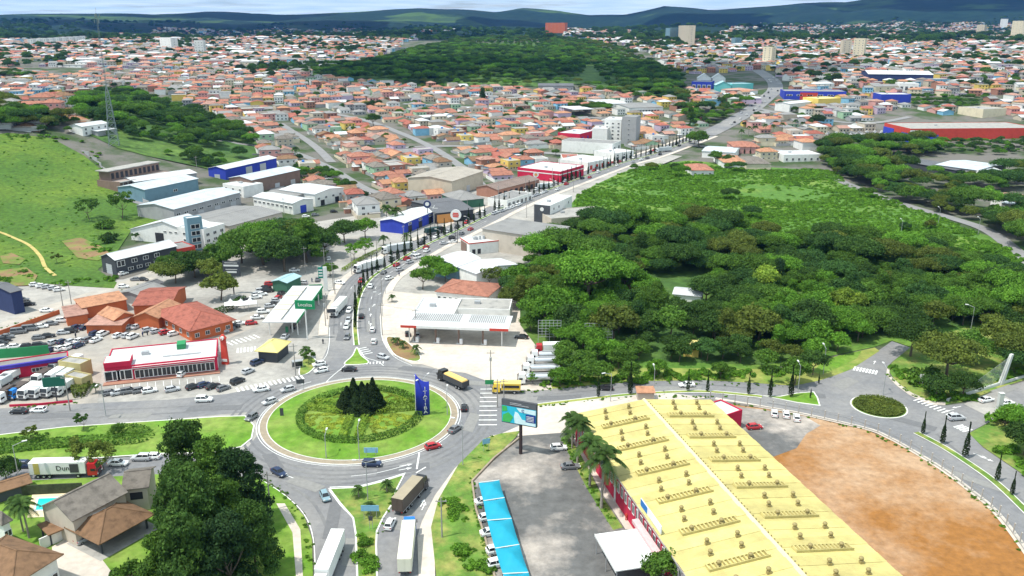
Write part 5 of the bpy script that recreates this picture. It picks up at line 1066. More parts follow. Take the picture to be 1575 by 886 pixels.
MB().box(-.15, -.15, 5.0, L + .15, -.01, 5.45).obj('red_trim', WM['red'], r_); MB().box(-.15, 0.01, 5.0, -.01, W_, 5.45).obj('red_trim', WM['red'], r_); MB().box(-.3, W_ * .3, .2, -.16, W_ * .9, 4.6).obj('dark_entrance', WM['rust'], r_)
for x in (.35, .5, .62): b = MB(); b.tube((L * x, W_ * .5, 5.1), (L * x, W_ * .5, 6.8), .5, .5, 10); b.obj('air_unit', steel, r_)
B_('warehouse', 'white shed with an arched roof behind the bright trees', (702, 411), (738, 398), (674, 397), 5.5, 'arch', 'bluegrey', 'white', 1.8)
B_('warehouse', 'white metal shed with shallow gable beside the fuel station', (733, 421), (797, 407), (704, 412), 6.0, 'gy', 'white', 'white', 1.3, wins=[('R', 3, .3, 2, 3, 'dark')])
B_('house', 'old house with a weathered red-orange tiled roof behind the fuel station', (671, 448), (750, 456), (677, 428), 4.0, 'hip', 'white', 'terra', 2.4, wins=[('F', 9, 1, 1.1, 1.4, 'window')])
# fuel station on the right
r_, L, W_ = bld('fuel_station', 'wide white fuel station canopy with red edge over four pump islands', (618, 503), (781, 509), (636, 482), 5.6, 'canopy', 'white', 'white', ov=.2)
b = MB(); b.box(-.35, -.35, 5.5, L * .14, -.2, 6.3); b.obj('red_fascia', WM['red'], r_); b = MB(); b.box(L * .83, -.35, 5.5, L + .2, -.2, 6.3); b.obj('red_fascia', WM['red'], r_)
MB().box(L * .14, -.34, 5.5, L * .83, -.2, 6.3).obj('fascia', white, r_)
greyp = mat('canopy_panel', (.24, .235, .23), .1, 1, .7)
for i in range(46):
    if 24 <= i < 28: continue
    x = L * (.06 + i * .0195); b = MB(); b.box(x, W_ * .45, 5.86, x + .22, W_ * .97, 5.98); b.obj('roof_rib', greyp, r_)
for x in (.30, .52, .75, .10): MB().box(L * x, 2.0, 0, L * x + .5, 2.5, 5.6).obj('column', WM['rust'], r_); MB().box(L * x - .4, 1.2, .12, L * x + 1.3, 5.2, .3).obj('pump_island', white, r_)
for x in (.32, .54, .77, .12):
    b = MB(); b.box(L * x, .9, .3, L * x + .9, 1.6, 2.0); b.box(L * x + .1, .82, 1.2, L * x + .8, .9, 1.8); b.obj('fuel_pump', mat('pump_white', (.7, .7, .72), .1, 2, .5), r_)
B_('fuel_station_shop', 'white fuel station shop with grey flat roof behind the canopy', (702, 474), (784, 476), (702, 458), 5.0, 'flat', 'white', 'slab', wins=[('F', 1, .3, 3.5, 2.4, 'window', .1, .25), ('F', 3, .8, 4, 1.6, 'window', .3, .95)])
B_('fuel_station_shop', 'white flat-roofed bay joining the canopy and the yard', (634, 483), (697, 485), (655, 458), 5.2, 'flat', 'white', 'white')
# fuel station on the left
r_, L, W_ = bld('fuel_station', 'long white and cream fuel station canopy beside the left lanes', (405, 496), (455, 496), (427, 441), 5.6, 'canopy', 'white', 'white', ov=.3)
MB().box(.3, W_ * .02, 5.87, L * .48, W_ * .98, 5.99).obj('cream_panel', mat('cream_sheet', (.66, .65, .52), .08, 1, .7), r_)
for i in range(5): MB().box(.3, W_ * (.3 + i * .13), 6.0, L * .48, W_ * (.3 + i * .13) + .25, 6.1).obj('roof_rib', greyp, r_)
MB().box(L * .5, W_ * .05, 5.86, L * .5 + .2, W_ * .95, 6.2).obj('roof_rib', greyp, r_); MB().box(L + .31, -.3, 5.2, L + .4, W_ + .3, 6.0).obj('green_fascia', WM['bgreen'], r_)
for y in (.15, .4, .65): b = MB(); b.box(L * .5, W_ * y, .2, L * .5 + .8, W_ * y + .6, 2.0); b.obj('fuel_pump', mat('pump_green', (.05, .25, .12), .1, 2, .5), r_); MB().box(L * .7, W_ * y, 0, L * .7 + .4, W_ * y + .4, 5.6).obj('column', white, r_)
B_('kiosk', 'bright green cubic kiosk at the end of the fuel station canopy', (474, 445), (494, 444), (473, 438), 4.5, 'flat', 'bgreen', 'dark')
B_('car_wash', 'car wash with a teal roof and dark green walls under the trees', (441, 435), (462, 425), (422, 431), 4.0, 'gx', 'darkgreen', 'teal', .8)
B_('kiosk', 'dark kiosk with a yellow pyramid roof at the crossing', (397, 539), (425, 541), (404, 524), 3.6, 'hip', 'dark', 'yellow', 2.0, ov=.8)
for i, (u, v) in enumerate(((356, 478), (372, 478), (386, 476))):
    p = G(u, v); r_ = empty('tent', p, .3); tag(r_, ('left' if i == 0 else 'middle' if i == 1 else 'right') + ' one of three white peaked tents beside the restaurant', 'tent', 'white peaked tents')
    b = MB(); q = [(-2.2, -2.2, 2.6), (2.2, -2.2, 2.6), (2.2, 2.2, 2.6), (-2.2, 2.2, 2.6)]; m_ = [tuple(c * .4 for c in k[:2]) + (3.2,) for k in q]
    for k in range(4): j = (k + 1) % 4; b.poly([q[k], q[j], m_[j], m_[k]]); b.poly([m_[k], m_[j], (0, 0, 4.6)])
    b.obj('canopy', white, r_)
    for k in q: MB().tube((k[0], k[1], 0), (k[0], k[1], 2.6), .06).obj('pole', steel, r_)
# truck dealer, lots at far left
r_, L, W_ = bld('shop', 'low truck dealer office with purple-blue fascia and crimson wall', (-12, 566), (104, 549), (-8, 556), 4.2, 'flat', 'crimson', 'grey', wins=[('F', 2, 1.2, 2, 1.2, 'window', .5, .7), ('F', 1, 0, 3, 3, 'dark', .82, .92)])
MB().box(0, -1.0, 3.6, L, -.02, 4.5).obj('fascia', mat('fascia_purple', (.05, .035, .30), .1, 2, .6), r_)
B_('warehouse', 'dark navy shed at the left edge of the picture by the street', (17, 450), (33, 446), (-40, 440), 8.0, 'gx', 'navy', 'dark', 1.0)
B_('house', 'olive house with a curved facade and green roof deck between the lots', (123, 560), (140, 552), (122, 540), 4.5, 'flat', mat('wall_olive', (.42, .36, .17), .08, .6, .85), 'slab')
B_('kiosk', 'cream kiosk beside the truck lot exit', (125, 582), (141, 575), (122, 566), 3.4, 'flat', mat('wall_olive', (.42, .36, .17), .08, .6, .85), 'slab')
# houses bottom left
B_('house', 'large grey-roofed house beside the swimming pool', (112, 799), (192, 757), (118, 775), 6.0, 'gx', 'tan', 'greytile', 2.6, dep=9.5, wins=[('F', 1, 3.4, 3.2, 1.6, 'window', .3, .6), ('F', 2, .5, 1.6, 2, 'window', .1, .9), ('R', 2, 3.2, 1.4, 1.4)])
B_('house', 'smaller wing with brown-grey roof and balcony behind the white wall', (190, 752), (226, 748), (204, 722), 5.5, 'gx', 'tan', 'greytile', 1.6, wins=[('F', 1, 2.8, 2.4, 1.6, 'dark')])
r_, L, W_ = bld('carport', 'open carport with a brown tiled hip roof on posts', (154, 836), (233, 793), (115, 808), 3.0, 'canopy', 'dark', 'greytile', ov=.0)
roof_mesh('hip', L, W_, 3.2, 2.6, .6).obj('tiled_roof', RM['browntile'], r_)
sheet('carport_floor', [on(r_, -1, -1), on(r_, L + 1, -1), on(r_, L + 1, W_), on(r_, -1, W_)], Z4 + .02, RM['slab'])
B_('gazebo', 'small gazebo with a brown hipped roof beside the pool lawn', (76, 823), (108, 810), (66, 806), 2.6, 'canopy', 'dark', 'browntile', ov=.3)
B_('house', 'house with an olive-brown hip roof in the bottom left corner', (20, 896), (86, 855), (-30, 850), 5.5, 'hip', 'white', mat and 'browntile', 2.4, wins=[('R', 2, .3, 3, 2.2, 'window'), ('F', 3, .4, 2.2, 2.2, 'window')], ov=.9)
B_('house', 'white house sliver at the left edge near the palms', (4, 806), (14, 801), (-40, 795), 6.0, 'hip', 'white', 'greytile', 1.8, wins=[('F', 1, 3, 1.4, 1.4)])
B_('shed', 'long low brown-roofed shed behind the ivy wall', (-20, 762), (46, 742), (-30, 750), 2.6, 'gx', 'dark', 'browntile', .8)
# swimming pool
pool = [G(u, v) for u, v in ((51, 788), (98, 786), (110, 765), (57, 767))]
sheet('pool_deck', W([(42, 797), (106, 795), (120, 758), (50, 760)]), Z4 + .03, mat('deck_stone', (.66, .55, .36), .1, .5, .8, coord='World'))
o, Q = kerb('pool_edge', pool, .12, .4, Z4 + .05, white)
sheet('pool_water', Q, Z4 + .08, mat('pool_water', (.02, .52, .46), .08, .8, .08, .3, spec=.6, coord='World')); 
# ---------------- big landmarks in the distance ----------------
def tower(label, N, R_, L_, h, wm, floors, nw, rm='slab', cat='apartment tower', side='FR'):
    b_wins = []
    for i in range(floors):
        for s in side: b_wins.append((s, nw if s == 'F' else max(1, nw // 2), 1.2 + i * h / (floors + .4), 1.6, 1.5, 'pane'))
    return bld('apartment_tower', label, N, R_, L_, h, 'flat', wm, rm, wins=b_wins, cat=cat, dep=14)
tower('orange brick apartment slab on the ridge above the wooded hill', (839, 35), (869, 35), (839, 33), 38, 'brickorange', 8, 5, 'terra')
tower('pale tower with a red top among the right ridge towers', (1052, 37), (1070, 39), (1050, 36), 44, 'beige', 9, 3, 'redtile')
tower('bluish slim tower left of the red-topped tower', (1031, 43), (1048, 42), (1030, 41), 35, 'bluegrey', 7, 3)
tower('small pale tower on the slope right of the ridge towers', (1110, 53), (1117, 53), (1109, 52), 20, 'white', 6, 2)
tower('bluish block on the slope near the small pale tower', (1131, 58), (1141, 58), (1131, 57), 18, 'bluegrey', 5, 2)
tower('cream tower beside the straight avenue in the far town', (1174, 72), (1188, 72), (1173, 70), 28, 'cream', 8, 2)
tower('beige tower in the far right town, left of a pair', (1297, 62), (1311, 62), (1296, 60), 28, 'beige', 7, 2)
tower('tallest beige tower of the far right pair', (1314, 59), (1331, 59), (1313, 57), 34, 'cream', 8, 3)
tower('pale tower at the far right skyline', (1540, 29), (1551, 29), (1539, 28), 42, 'white', 8, 2)
tower('wide pale tower at the right edge of the skyline', (1558, 31), (1574, 32), (1557, 30), 48, 'cream', 9, 3)
tower('beige tower on the right skyline near the edge', (1503, 38), (1515, 38), (1502, 37), 34, 'beige', 7, 2)
tower('small white apartment block in the left far town', (298, 62), (312, 62), (298, 60), 24, 'white', 5, 3)
tower('pair-like pale block in the left far town', (245, 57), (262, 58), (245, 55), 24, 'white', 5, 3)
for i in range(9): tower(f'white block, {ordinal(i + 1)} in the row of far left blocks below the hills', (42 + i * 10, 60 - i * .6), (50 + i * 10, 60 - i * .6), (42 + i * 10, 59 - i * .6), 14, 'white', 3, 2)
B_('store', 'deep blue storehouse with twin white arched roofs in the valley', (1064, 125), (1095, 126), (1067, 118), 9.0, 'flat', 'blue', 'grey', wins=[('F', 4, .5, 4, 5, 'pane')])
for i in range(2): B_('hall', ('left' if i == 0 else 'right') + ' white arched roof above the deep blue storehouse', (1074 + i * 22, 120), (1094 + i * 22, 120), (1076 + i * 22, 116), 9.5, 'gy', 'white', 'white', 5)
B_('store', 'teal gabled store beside the deep blue storehouse', (1101, 131), (1125, 131), (1103, 127), 8.0, 'gy', 'teal', 'teal', 4)
B_('store', 'turquoise and blue flat store next to the teal gable', (1126, 129), (1159, 127), (1127, 124), 9.0, 'flat', 'teal', 'teal')
B_('store', 'shop with pink roof right of the turquoise store', (1133, 140), (1166, 137), (1132, 133), 5.0, 'hip', 'white', 'pinktile', 2)
r_, L, W_ = bld('hypermarket', 'very large store with flat grey roof, red and blue walls and a parking lot', (1401, 198), (1600, 190), (1343, 185), 11.0, 'flat', 'red', 'slab')
MB().box(-.4, -.4, -1, L * .22, -.01, 6).obj('blue_panel', WM['blue'], r_); MB().box(-.4, 0, -1, -.01, W_ * .3, 7).obj('blue_panel', WM['blue'], r_); MB().box(-.45, W_ * .6, 0, -.01, W_, 8).obj('blue_panel', WM['blue'], r_); MB().box(-.5, -.5, 6.2, 9, -.42, 9.8).obj('sign_panel', white, r_)
B_('store', 'long blue store with a red middle section', (1207, 140), (1302, 140), (1209, 134), 9.0, 'flat', 'blue', 'grey', wins=[('F', 1, 0, 18, 7.5, 'shutter', .3, .5, WM['red']), ('F', 6, 4, 6, 1.6, 'pane')])
r_, L, W_ = bld('store', 'white showroom with a bright yellow end', (1215, 160), (1258, 151), (1228, 150), 8.0, 'gx', 'white', 'white', 1.2, wins=[('F', 6, .5, 4, 4, 'pane')])
B_('store', 'bright yellow block at the end of the white showroom', (1259, 152), (1294, 149), (1260, 145), 10.0, 'flat', 'yellow', 'yellow')
B_('store', 'solid blue block in the valley right of the yellow one', (1356, 145), (1402, 144), (1357, 140), 9.0, 'flat', 'blue', 'white')
B_('arena', 'wide white arena roof on the far right town', (1336, 114), (1436, 115), (1345, 107), 10.0, 'gx', 'navy', 'white', 3)
B_('office_building', 'white block with arches below the arena', (1384, 128), (1414, 128), (1385, 121), 9.0, 'flat', 'white', 'white', wins=[('F', 4, 1, 3, 5, 'pane')])
B_('house', 'white and beige block right of the valley bushes', (1513, 168), (1549, 164), (1512, 158), 8.0, 'flat', 'cream', 'slab')
B_('warehouse', 'grey complex roof at the right behind the trees', (1440, 252), (1503, 262), (1470, 240), 6.0, 'gx', 'grey', 'pale', 1.2, wins=[('F', 5, 2, 2, 1.5)])
B_('warehouse', 'dark grey block in front of the grey complex roof', (1362, 240), (1470, 262), (1385, 236), 5.0, 'shed', 'dark', 'dark', .6)
B_('warehouse', 'pale block right of the grey complex', (1505, 262), (1543, 262), (1515, 246), 6.5, 'flat', 'white', 'pale', wins=[('F', 4, 2, 2, 1.5)])
B_('house', 'white house with pinkish roof at the right edge', (1525, 303), (1572, 312), (1538, 293), 4.5, 'gx', 'white', 'pinktile', 1.5)
B_('house', 'pale-roofed shed in front of the right edge house', (1541, 312), (1580, 318), (1555, 304), 4.0, 'shed', 'white', 'pale', .6)
B_('house', 'white flat-roofed house at the bend behind the scrub', (1206, 238), (1263, 236), (1210, 229), 5.5, 'flat', 'white', 'white', wins=[('F', 6, 1, 1.6, 2)])
B_('house', 'house with orange roof above the white flat-roofed house', (1235, 219), (1264, 218), (1238, 213), 6.5, 'hip', 'white', 'orange', 1.8)
B_('house', 'little house with terracotta roof at the edge of the scrub', (1064, 262), (1098, 262), (1068, 253), 4.0, 'hip', 'white', 'terra', 1.8, wins=[('F', 3, 1, 1.4, 1.4)])
B_('warehouse', 'low white metal hall beyond the bend of the avenue', (1080, 232), (1130, 235), (1090, 222), 5.0, 'gx', 'white', 'pale', 1.0)
B_('house', 'house with bright orange roof among trees at the bend', (1114, 250), (1152, 250), (1118, 238), 4.5, 'hip', 'white', 'orange', 2.0)
B_('house', 'grey-roofed house right of the bright orange one', (1148, 252), (1186, 252), (1152, 240), 4.5, 'hip', 'cream', 'greytile', 1.8)
B_('house', 'terracotta roofed house across the road from the palms', (1129, 226), (1169, 226), (1131, 216), 5.0, 'hip', 'pink', 'terra', 2.0)
B_('house', 'white roof half hidden by the trees of the wood', (1036, 452), (1078, 456), (1044, 442), 4.0, 'gx', 'white', 'white', 1)
B_('house', 'pale roof in the clearing of the wood', (1040, 477), (1072, 480), (1048, 468), 3.5, 'gx', 'white', 'white', 1)
B_('shed', 'yellow roof half hidden in the wood', (1052, 532), (1075, 534), (1056, 522), 3.5, 'gx', 'yellow', 'yellow', .8)
B_('house', 'terracotta roof peeking behind the huge bright tree', (966, 428), (990, 429), (970, 418), 5.5, 'gx', 'brick', 'terra', 1)
# ---------------- town houses ----------------
HW = ['white', 'white', 'cream', 'cream', 'beige', 'yellow', 'pink', 'lilac', 'sky', 'tan', 'grey', 'brick', 'green', 'white', 'beige']
HR = ['terra', 'orange', 'terra', 'orange', 'pinktile', 'redtile', 'terra', 'greytile', 'grey', 'white', 'browntile', 'greytile', 'grey']
HP = []
def house_proto(L, W_, h, kind, rise, st, two):
    wins = []
    for f in range(st):
        for x in ((.25, .72) if L < 11 else (.18, .5, .82)): wins.append((L * x, 0, .9 + f * 2.8, 0))
        wins.append((L, W_ * .3, .9 + f * 2.8, pi / 2)); wins.append((L, W_ * .7, .9 + f * 2.8, pi / 2)); wins.append((0, W_ * .5, .9 + f * 2.8, -pi / 2))
    wm_ = wall_mesh(kind, L, W_, h, rise).mesh('wall', WM['white']); rm_ = roof_mesh(kind, L, W_, h, rise, .5).mesh('roof', RM['terra'])
    return dict(L=L, W=W_, h=h, wall=wm_, roof=rm_, wins=wins, kind=kind, two=two)
for L, W_ in ((9, 11), (12, 9), (10, 14)):
    HP.append(house_proto(L, W_, 3.2, 'hip', 1.8, 1, False)); HP.append(house_proto(L, W_, 3.2, 'gy', 1.9, 1, False)); HP.append(house_proto(L, W_, 6.0, 'hip', 2.0, 2, True)); HP.append(house_proto(L, W_, 6.4, 'flat', 0, 2, True)); HP.append(house_proto(L, W_, 3.4, 'gx', 1.5, 1, False))
b = MB(); b.tube((0, 0, 0), (0, 0, 1.1), .75, .9, 10); b.tube((0, 0, 1.1), (0, 0, 1.4), .95, .5, 10); TANK = b.mesh('water_tank', mat('tank_blue', (.05, .18, .5), .1, 2, .5))
WALLN = dict(white='white', cream='cream', beige='beige', yellow='yellow', pink='pink', lilac='lilac', sky='light blue', tan='tan', grey='grey', brick='bare brick', green='green', orange='orange', teal='teal')
ROOFN = dict(terra='terracotta', orange='orange', pinktile='pinkish', redtile='dark red', greytile='grey tiled', browntile='brown tiled', slab='flat concrete', grey='grey sheet', white='white')
KN = dict(hip='hipped', gy='gabled', gx='gabled', flat='flat')
def house(x, y, rz, pi_, wc, rc, label, s=1.0, detail=True, group='houses of the hillside town'):
    P = HP[pi_]; r = empty('house', (x, y, T(x, y)), rz); r.scale = (s, s, s)
    link('wall', P['wall'], r, m=WM[wc]); link('roof', P['roof'], r, m=RM[rc])
    if detail:
        for (wx, wy, wz, wr) in P['wins']: link('window', WIN1, r, (wx, wy, wz), wr, (1.5, 1.3, 1.3))
        link('door', DOOR, r, (P['L'] * .48, 0, 0), 0, (1.1, 1, 2.2))
    if P['kind'] == 'flat' and random.random() < .6: link('water_tank', TANK, r, (P['L'] * .6, P['W'] * .7, P['h'] - .5))
    tag(r, label, 'house', group); return r
TREEZ = [[(105, 165), (125, 148), (200, 138), (255, 158), (310, 182), (390, 212), (400, 235), (325, 262), (230, 235), (185, 225), (130, 202)], [(500, 122), (500, 108), (560, 100), (620, 82), (660, 74), (720, 70), (800, 78), (850, 72), (905, 76), (940, 92), (905, 100), (890, 122), (820, 124), (640, 130)], [(955, 104), (1005, 100), (1045, 128), (1030, 142), (985, 145), (950, 132)], [(1290, 222), (1500, 218), (1600, 212), (1600, 240), (1360, 235)], [(1400, 150), (1520, 150), (1520, 168), (1400, 165)]]
ZONES = [  # name for the label, outline in photo pixels, street angle, houses-kind
    ('beside the wooded hill street', [(330, 205), (330, 165), (470, 160), (560, 170), (640, 215), (700, 235), (760, 240), (800, 265), (700, 262), (640, 300), (610, 310), (565, 305), (520, 280), (470, 250), (445, 235)], 28, 'mid'),
    ('in the middle of the orange-roofed quarter', [(440, 130), (560, 150), (700, 140), (860, 140), (950, 155), (940, 180), (870, 200), (830, 250), (760, 240), (700, 235), (640, 215), (560, 170), (470, 160)], 22, 'mid'),
    ('between the beige hall and the blue shop', [(560, 305), (640, 300), (650, 312), (600, 330), (570, 330)], 30, 'low'),
    ('behind the avenue showrooms', [(745, 240), (830, 235), (862, 205), (900, 180), (960, 180), (955, 172), (860, 175), (820, 200), (780, 230)], 25, 'mid'),
    ('on the slope left of the orange quarter', [(100, 118), (225, 98), (330, 120), (440, 130), (470, 160), (400, 205), (330, 180), (260, 150), (200, 134), (105, 150)], 15, 'mid'),
    ('around the brown-roofed shop', [(700, 300), (745, 275), (745, 262), (815, 262), (760, 285), (750, 300)], 30, 'low'),
    ('on the ridge at the far left', [(-40, 105), (95, 118), (100, 175), (60, 180), (-40, 160)], 10, 'mid'),
    ('beyond the bend of the avenue', [(985, 175), (1060, 165), (1060, 185), (1030, 215), (1012, 220), (985, 205)], 20, 'mid'),
    ('in the upper rows of the town', [(225, 100), (440, 116), (500, 122), (640, 133), (860, 137), (985, 148), (1060, 160), (1085, 200), (1000, 232), (880, 262), (700, 325), (560, 335), (480, 290), (405, 240), (330, 175), (240, 120)], 20, 'mid'),
    ('in the valley beyond the avenue', [(1060, 138), (1160, 143), (1210, 160), (1300, 165), (1340, 178), (1345, 200), (1270, 205), (1180, 205), (1120, 190), (1150, 165), (1060, 160)], 8, 'mid'),
    ('near the right edge of the valley', [(1400, 160), (1600, 150), (1600, 188), (1440, 178)], 8, 'mid'),
    ('below the ridge at the left edge', [(-40, 160), (60, 175), (130, 182), (125, 205), (-40, 208)], 10, 'mid'),
    ('right of the avenue bend', [(1180, 210), (1260, 200), (1290, 225), (1262, 250), (1200, 252), (1160, 245)], 5, 'mid'),
]
def footclash(x, y, r=8):
    for (fx, fy, rz, L, W_) in FOOT:
        dx_, dy_ = x - fx, y - fy
        if abs(dx_) > 150 or abs(dy_) > 150: continue
        lx, ly = dx_ * cos(rz) + dy_ * sin(rz), -dx_ * sin(rz) + dy_ * cos(rz)
        if -r < lx < L + r and -r < ly < W_ + r: return True
    return False
RD = [(p.x, p.y, 13) for p in resample(AVW, 8)] + [(p.x, p.y, 13) for p in resample(AVW2, 10)] + [(p.x, p.y, 9) for s in STW for p in resample(s, 8)]
RG = {}
for x, y, r in RD:
    RG.setdefault((int(x // 30), int(y // 30)), []).append((x, y, r))
def roadclash(x, y, ex=3):
    i, j = int(x // 30), int(y // 30)
    for a in (-1, 0, 1):
        for b_ in (-1, 0, 1):
            for (px, py, r) in RG.get((i + a, j + b_), ()):
                if hypot(px - x, py - y) < r + ex: return True
    return False
NH = []
NG = {}
for zn, poly_, ang, kd in ZONES:
    pp = [(G(u, v).x, G(u, v).y) for u, v in poly_]; xs = [p[0] for p in pp]; ys = [p[1] for p in pp]; cx, cy = sum(xs) / len(xs), sum(ys) / len(ys); R_ = max(max(xs) - min(xs), max(ys) - min(ys)); a = radians(ang)
    i = -R_
    row = 0
    while i < R_:
        j = -R_
        while j < R_:
            jx = j + random.uniform(-1, 1); iy = i + random.uniform(-1, 1)
            x, y = cx + jx * cos(a) - iy * sin(a), cy + jx * sin(a) + iy * cos(a)
            if inpoly(x, y, pp) and not footclash(x, y) and not roadclash(x, y, 4) and random.random() < .93:
                u, v = PX((x, y, T(x, y)))
                kk = (int(x // 14), int(y // 14)); near_ = any(hypot(x - a_, y - b_) < 10.7 for i_ in (-1, 0, 1) for j_ in (-1, 0, 1) for a_, b_ in NG.get((kk[0] + i_, kk[1] + j_), ()))
                if -30 < u < 1600 and not near_ and not any(inpoly(u, v, h_) for h_ in TREEZ): NG.setdefault(kk, []).append((x, y)); NH.append((y, x, zn, a + random.choice((0, 0, 0, pi / 2)) + random.uniform(-.05, .05), kd, u, v))
            j += 11.3
        i += 12.6 if row % 2 else 16.8
        row += 1
NH.sort()
rest = []; clutter = []
for k, (y, x, zn, a, kd, u, v) in enumerate(NH):
    pi_ = random.choices(range(15), weights=[3, 3, 3, 1.2, 3] * 3)[0]; P = HP[pi_]
    rc = random.choice(HR) if P['kind'] != 'flat' else 'slab'; wc = random.choice(HW)
    if rc == 'slab' and P['kind'] != 'flat': rc = 'terra'
    X0 = x - (P['L'] / 2 * cos(a) - P['W'] / 2 * sin(a)); Y0 = y - (P['L'] / 2 * sin(a) + P['W'] / 2 * cos(a))
    if k < 225: house(X0, Y0, a, pi_, wc, rc, f"{WALLN[wc]} {'two-storey ' if P['two'] else ''}house with {ROOFN[rc]} {KN[P['kind']] + ' ' if P['kind'] != 'flat' else ''}roof {zn}", s=random.uniform(1.0, 1.18)); clutter.append((x, y, a))
    else: rest.append((X0, Y0, a, pi_, wc, rc))
# annexes, yard walls and low roofs between the houses: one object
FW = list(WALLN); FWM = [WM[k] for k in ('white', 'cream', 'beige', 'yellow', 'pink', 'sky', 'grey', 'brick', 'lilac', 'green')] + [RM[k] for k in ('terra', 'orange', 'pinktile', 'redtile', 'greytile', 'slab', 'grey', 'white')] + [glass]
WI = dict(white=0, cream=1, beige=2, yellow=3, pink=4, sky=5, grey=6, brick=7, lilac=8, green=9, tan=2, orange=3, teal=5); RI = dict(terra=10, orange=11, pinktile=12, redtile=13, greytile=14, browntile=13, slab=15, grey=16, white=17)
b = MB()
for x, y, a in clutter:
    for _ in range(2):
        dx_, dy_ = random.uniform(-9, 9), random.choice((-1, 1)) * random.uniform(5.5, 8); X, Y = x + dx_ * cos(a) - dy_ * sin(a), y + dx_ * sin(a) + dy_ * cos(a)
        if roadclash(X, Y, 0): continue
        M_ = Matrix.Translation((X, Y, T(X, Y))) @ Matrix.Rotation(a, 4, 'Z'); l, w_, h = random.uniform(2.5, 5.5), random.uniform(2.5, 4.5), random.uniform(2.3, 3.0)
        b.box(-l / 2, -w_ / 2, -1, l / 2, w_ / 2, h, M_, mi=random.choice((0, 1, 2, 6, 7))); b.box(-l / 2 - .3, -w_ / 2 - .3, h, l / 2 + .3, w_ / 2 + .3, h + .15, M_, mi=random.choice((10, 11, 12, 15, 16, 16, 17)))
    M_ = Matrix.Translation((x, y, T(x, y))) @ Matrix.Rotation(a, 4, 'Z')
    b.box(-6.2, -9.5, -1, -6.0, 9.5, 2.0, M_, mi=random.choice((0, 1, 2, 6))); b.box(-6, -9.6, -1, 6, -9.4, 1.9, M_, mi=random.choice((0, 1, 2, 6)))
o = b.obj('outbuildings', FWM); o['kind'] = 'stuff'; o['label'] = 'small annexes, lean-to roofs and yard walls packed between the houses'
# far houses: one object
b = MB()
def far_house(x, y, a, L, W_, h, kind, rise, wi, ri, z=None):
    z = T(x, y) if z is None else z; ca, sa = cos(a), sin(a)
    def q(p): return (x + p[0] * ca - p[1] * sa, y + p[0] * sa + p[1] * ca, z + p[2])
    o_ = .4
    for f in (((0, 0), (L, 0)), ((L, 0), (L, W_)), ((L, W_), (0, W_)), ((0, W_), (0, 0))):
        (x0, y0), (x1, y1) = f; b.poly([q((x0, y0, -2)), q((x1, y1, -2)), q((x1, y1, h)), q((x0, y0, h))], wi)
    A, B2, C, D = (-o_, -o_, h), (L + o_, -o_, h), (L + o_, W_ + o_, h), (-o_, W_ + o_, h)
    if kind == 'flat': b.poly([q((p[0], p[1], h + .02)) for p in (A, B2, C, D)], ri)
    elif kind == 'hip':
        s = min(L, W_) / 2; E, F_ = ((s, W_ / 2, h + rise), (L - s + .01, W_ / 2, h + rise)) if L >= W_ else ((L / 2, s, h + rise), (L / 2, W_ - s + .01, h + rise))
        if L >= W_: fs = ((A, B2, F_, E), (B2, C, F_), (C, D, E, F_), (D, A, E))
        else: fs = ((A, B2, E), (B2, C, F_, E), (C, D, F_), (D, A, E, F_))
        for f in fs: b.poly([q(p) for p in f], ri)
    else:
        E, F_ = (-o_, W_ / 2, h + rise), (L + o_, W_ / 2, h + rise); b.poly([q(p) for p in (A, B2, F_, E)], ri); b.poly([q(p) for p in (C, D, E, F_)], ri); b.poly([q((0, 0, h)), q((0, W_, h)), q((0, W_ / 2, h + rise))], wi); b.poly([q((L, 0, h)), q((L, W_ / 2, h + rise)), q((L, W_, h))], wi)
    for f in range(max(1, int(h // 2.8))):
        for t in (.2, .5, .8): b.poly([q((L * t - .6, -.05, .9 + f * 2.8)), q((L * t + .6, -.05, .9 + f * 2.8)), q((L * t + .6, -.05, 2.2 + f * 2.8)), q((L * t - .6, -.05, 2.2 + f * 2.8))], 18)
for (X0, Y0, a, pi_, wc, rc) in rest: P = HP[pi_]; far_house(X0, Y0, a, P['L'], P['W'], P['h'], P['kind'] if P['kind'] != 'gy' else 'gx', 1.8, WI[wc], RI[rc])
FARZ = [([(-60, 62), (120, 60), (230, 52), (330, 58), (420, 52), (560, 50), (640, 52), (600, 80), (520, 105), (440, 125), (330, 118), (225, 98), (140, 105), (-60, 105)], 1.0), ([(865, 55), (900, 45), (1010, 58), (1100, 60), (1200, 58), (1320, 38), (1420, 34), (1600, 40), (1600, 150), (1500, 148), (1420, 160), (1300, 200), (1230, 195), (1190, 165), (1160, 108), (1060, 115), (1000, 85), (900, 62)], 1.0), ([(230, 46), (420, 42), (560, 44), (700, 48), (560, 52), (330, 58), (230, 52)], .5), ([(1170, 35), (1250, 40), (1380, 30), (1380, 38), (1200, 56), (1100, 56)], .6), ([(1060, 135), (1160, 140), (1150, 165), (1070, 165)], .9)]
HOLES = TREEZ + [[(1060, 120), (1170, 120), (1170, 145), (1060, 145)], [(1255, 180), (1345, 178), (1410, 200), (1390, 218), (1260, 215)]]
fr = random.Random(5); nfar = 0; far_trees = []
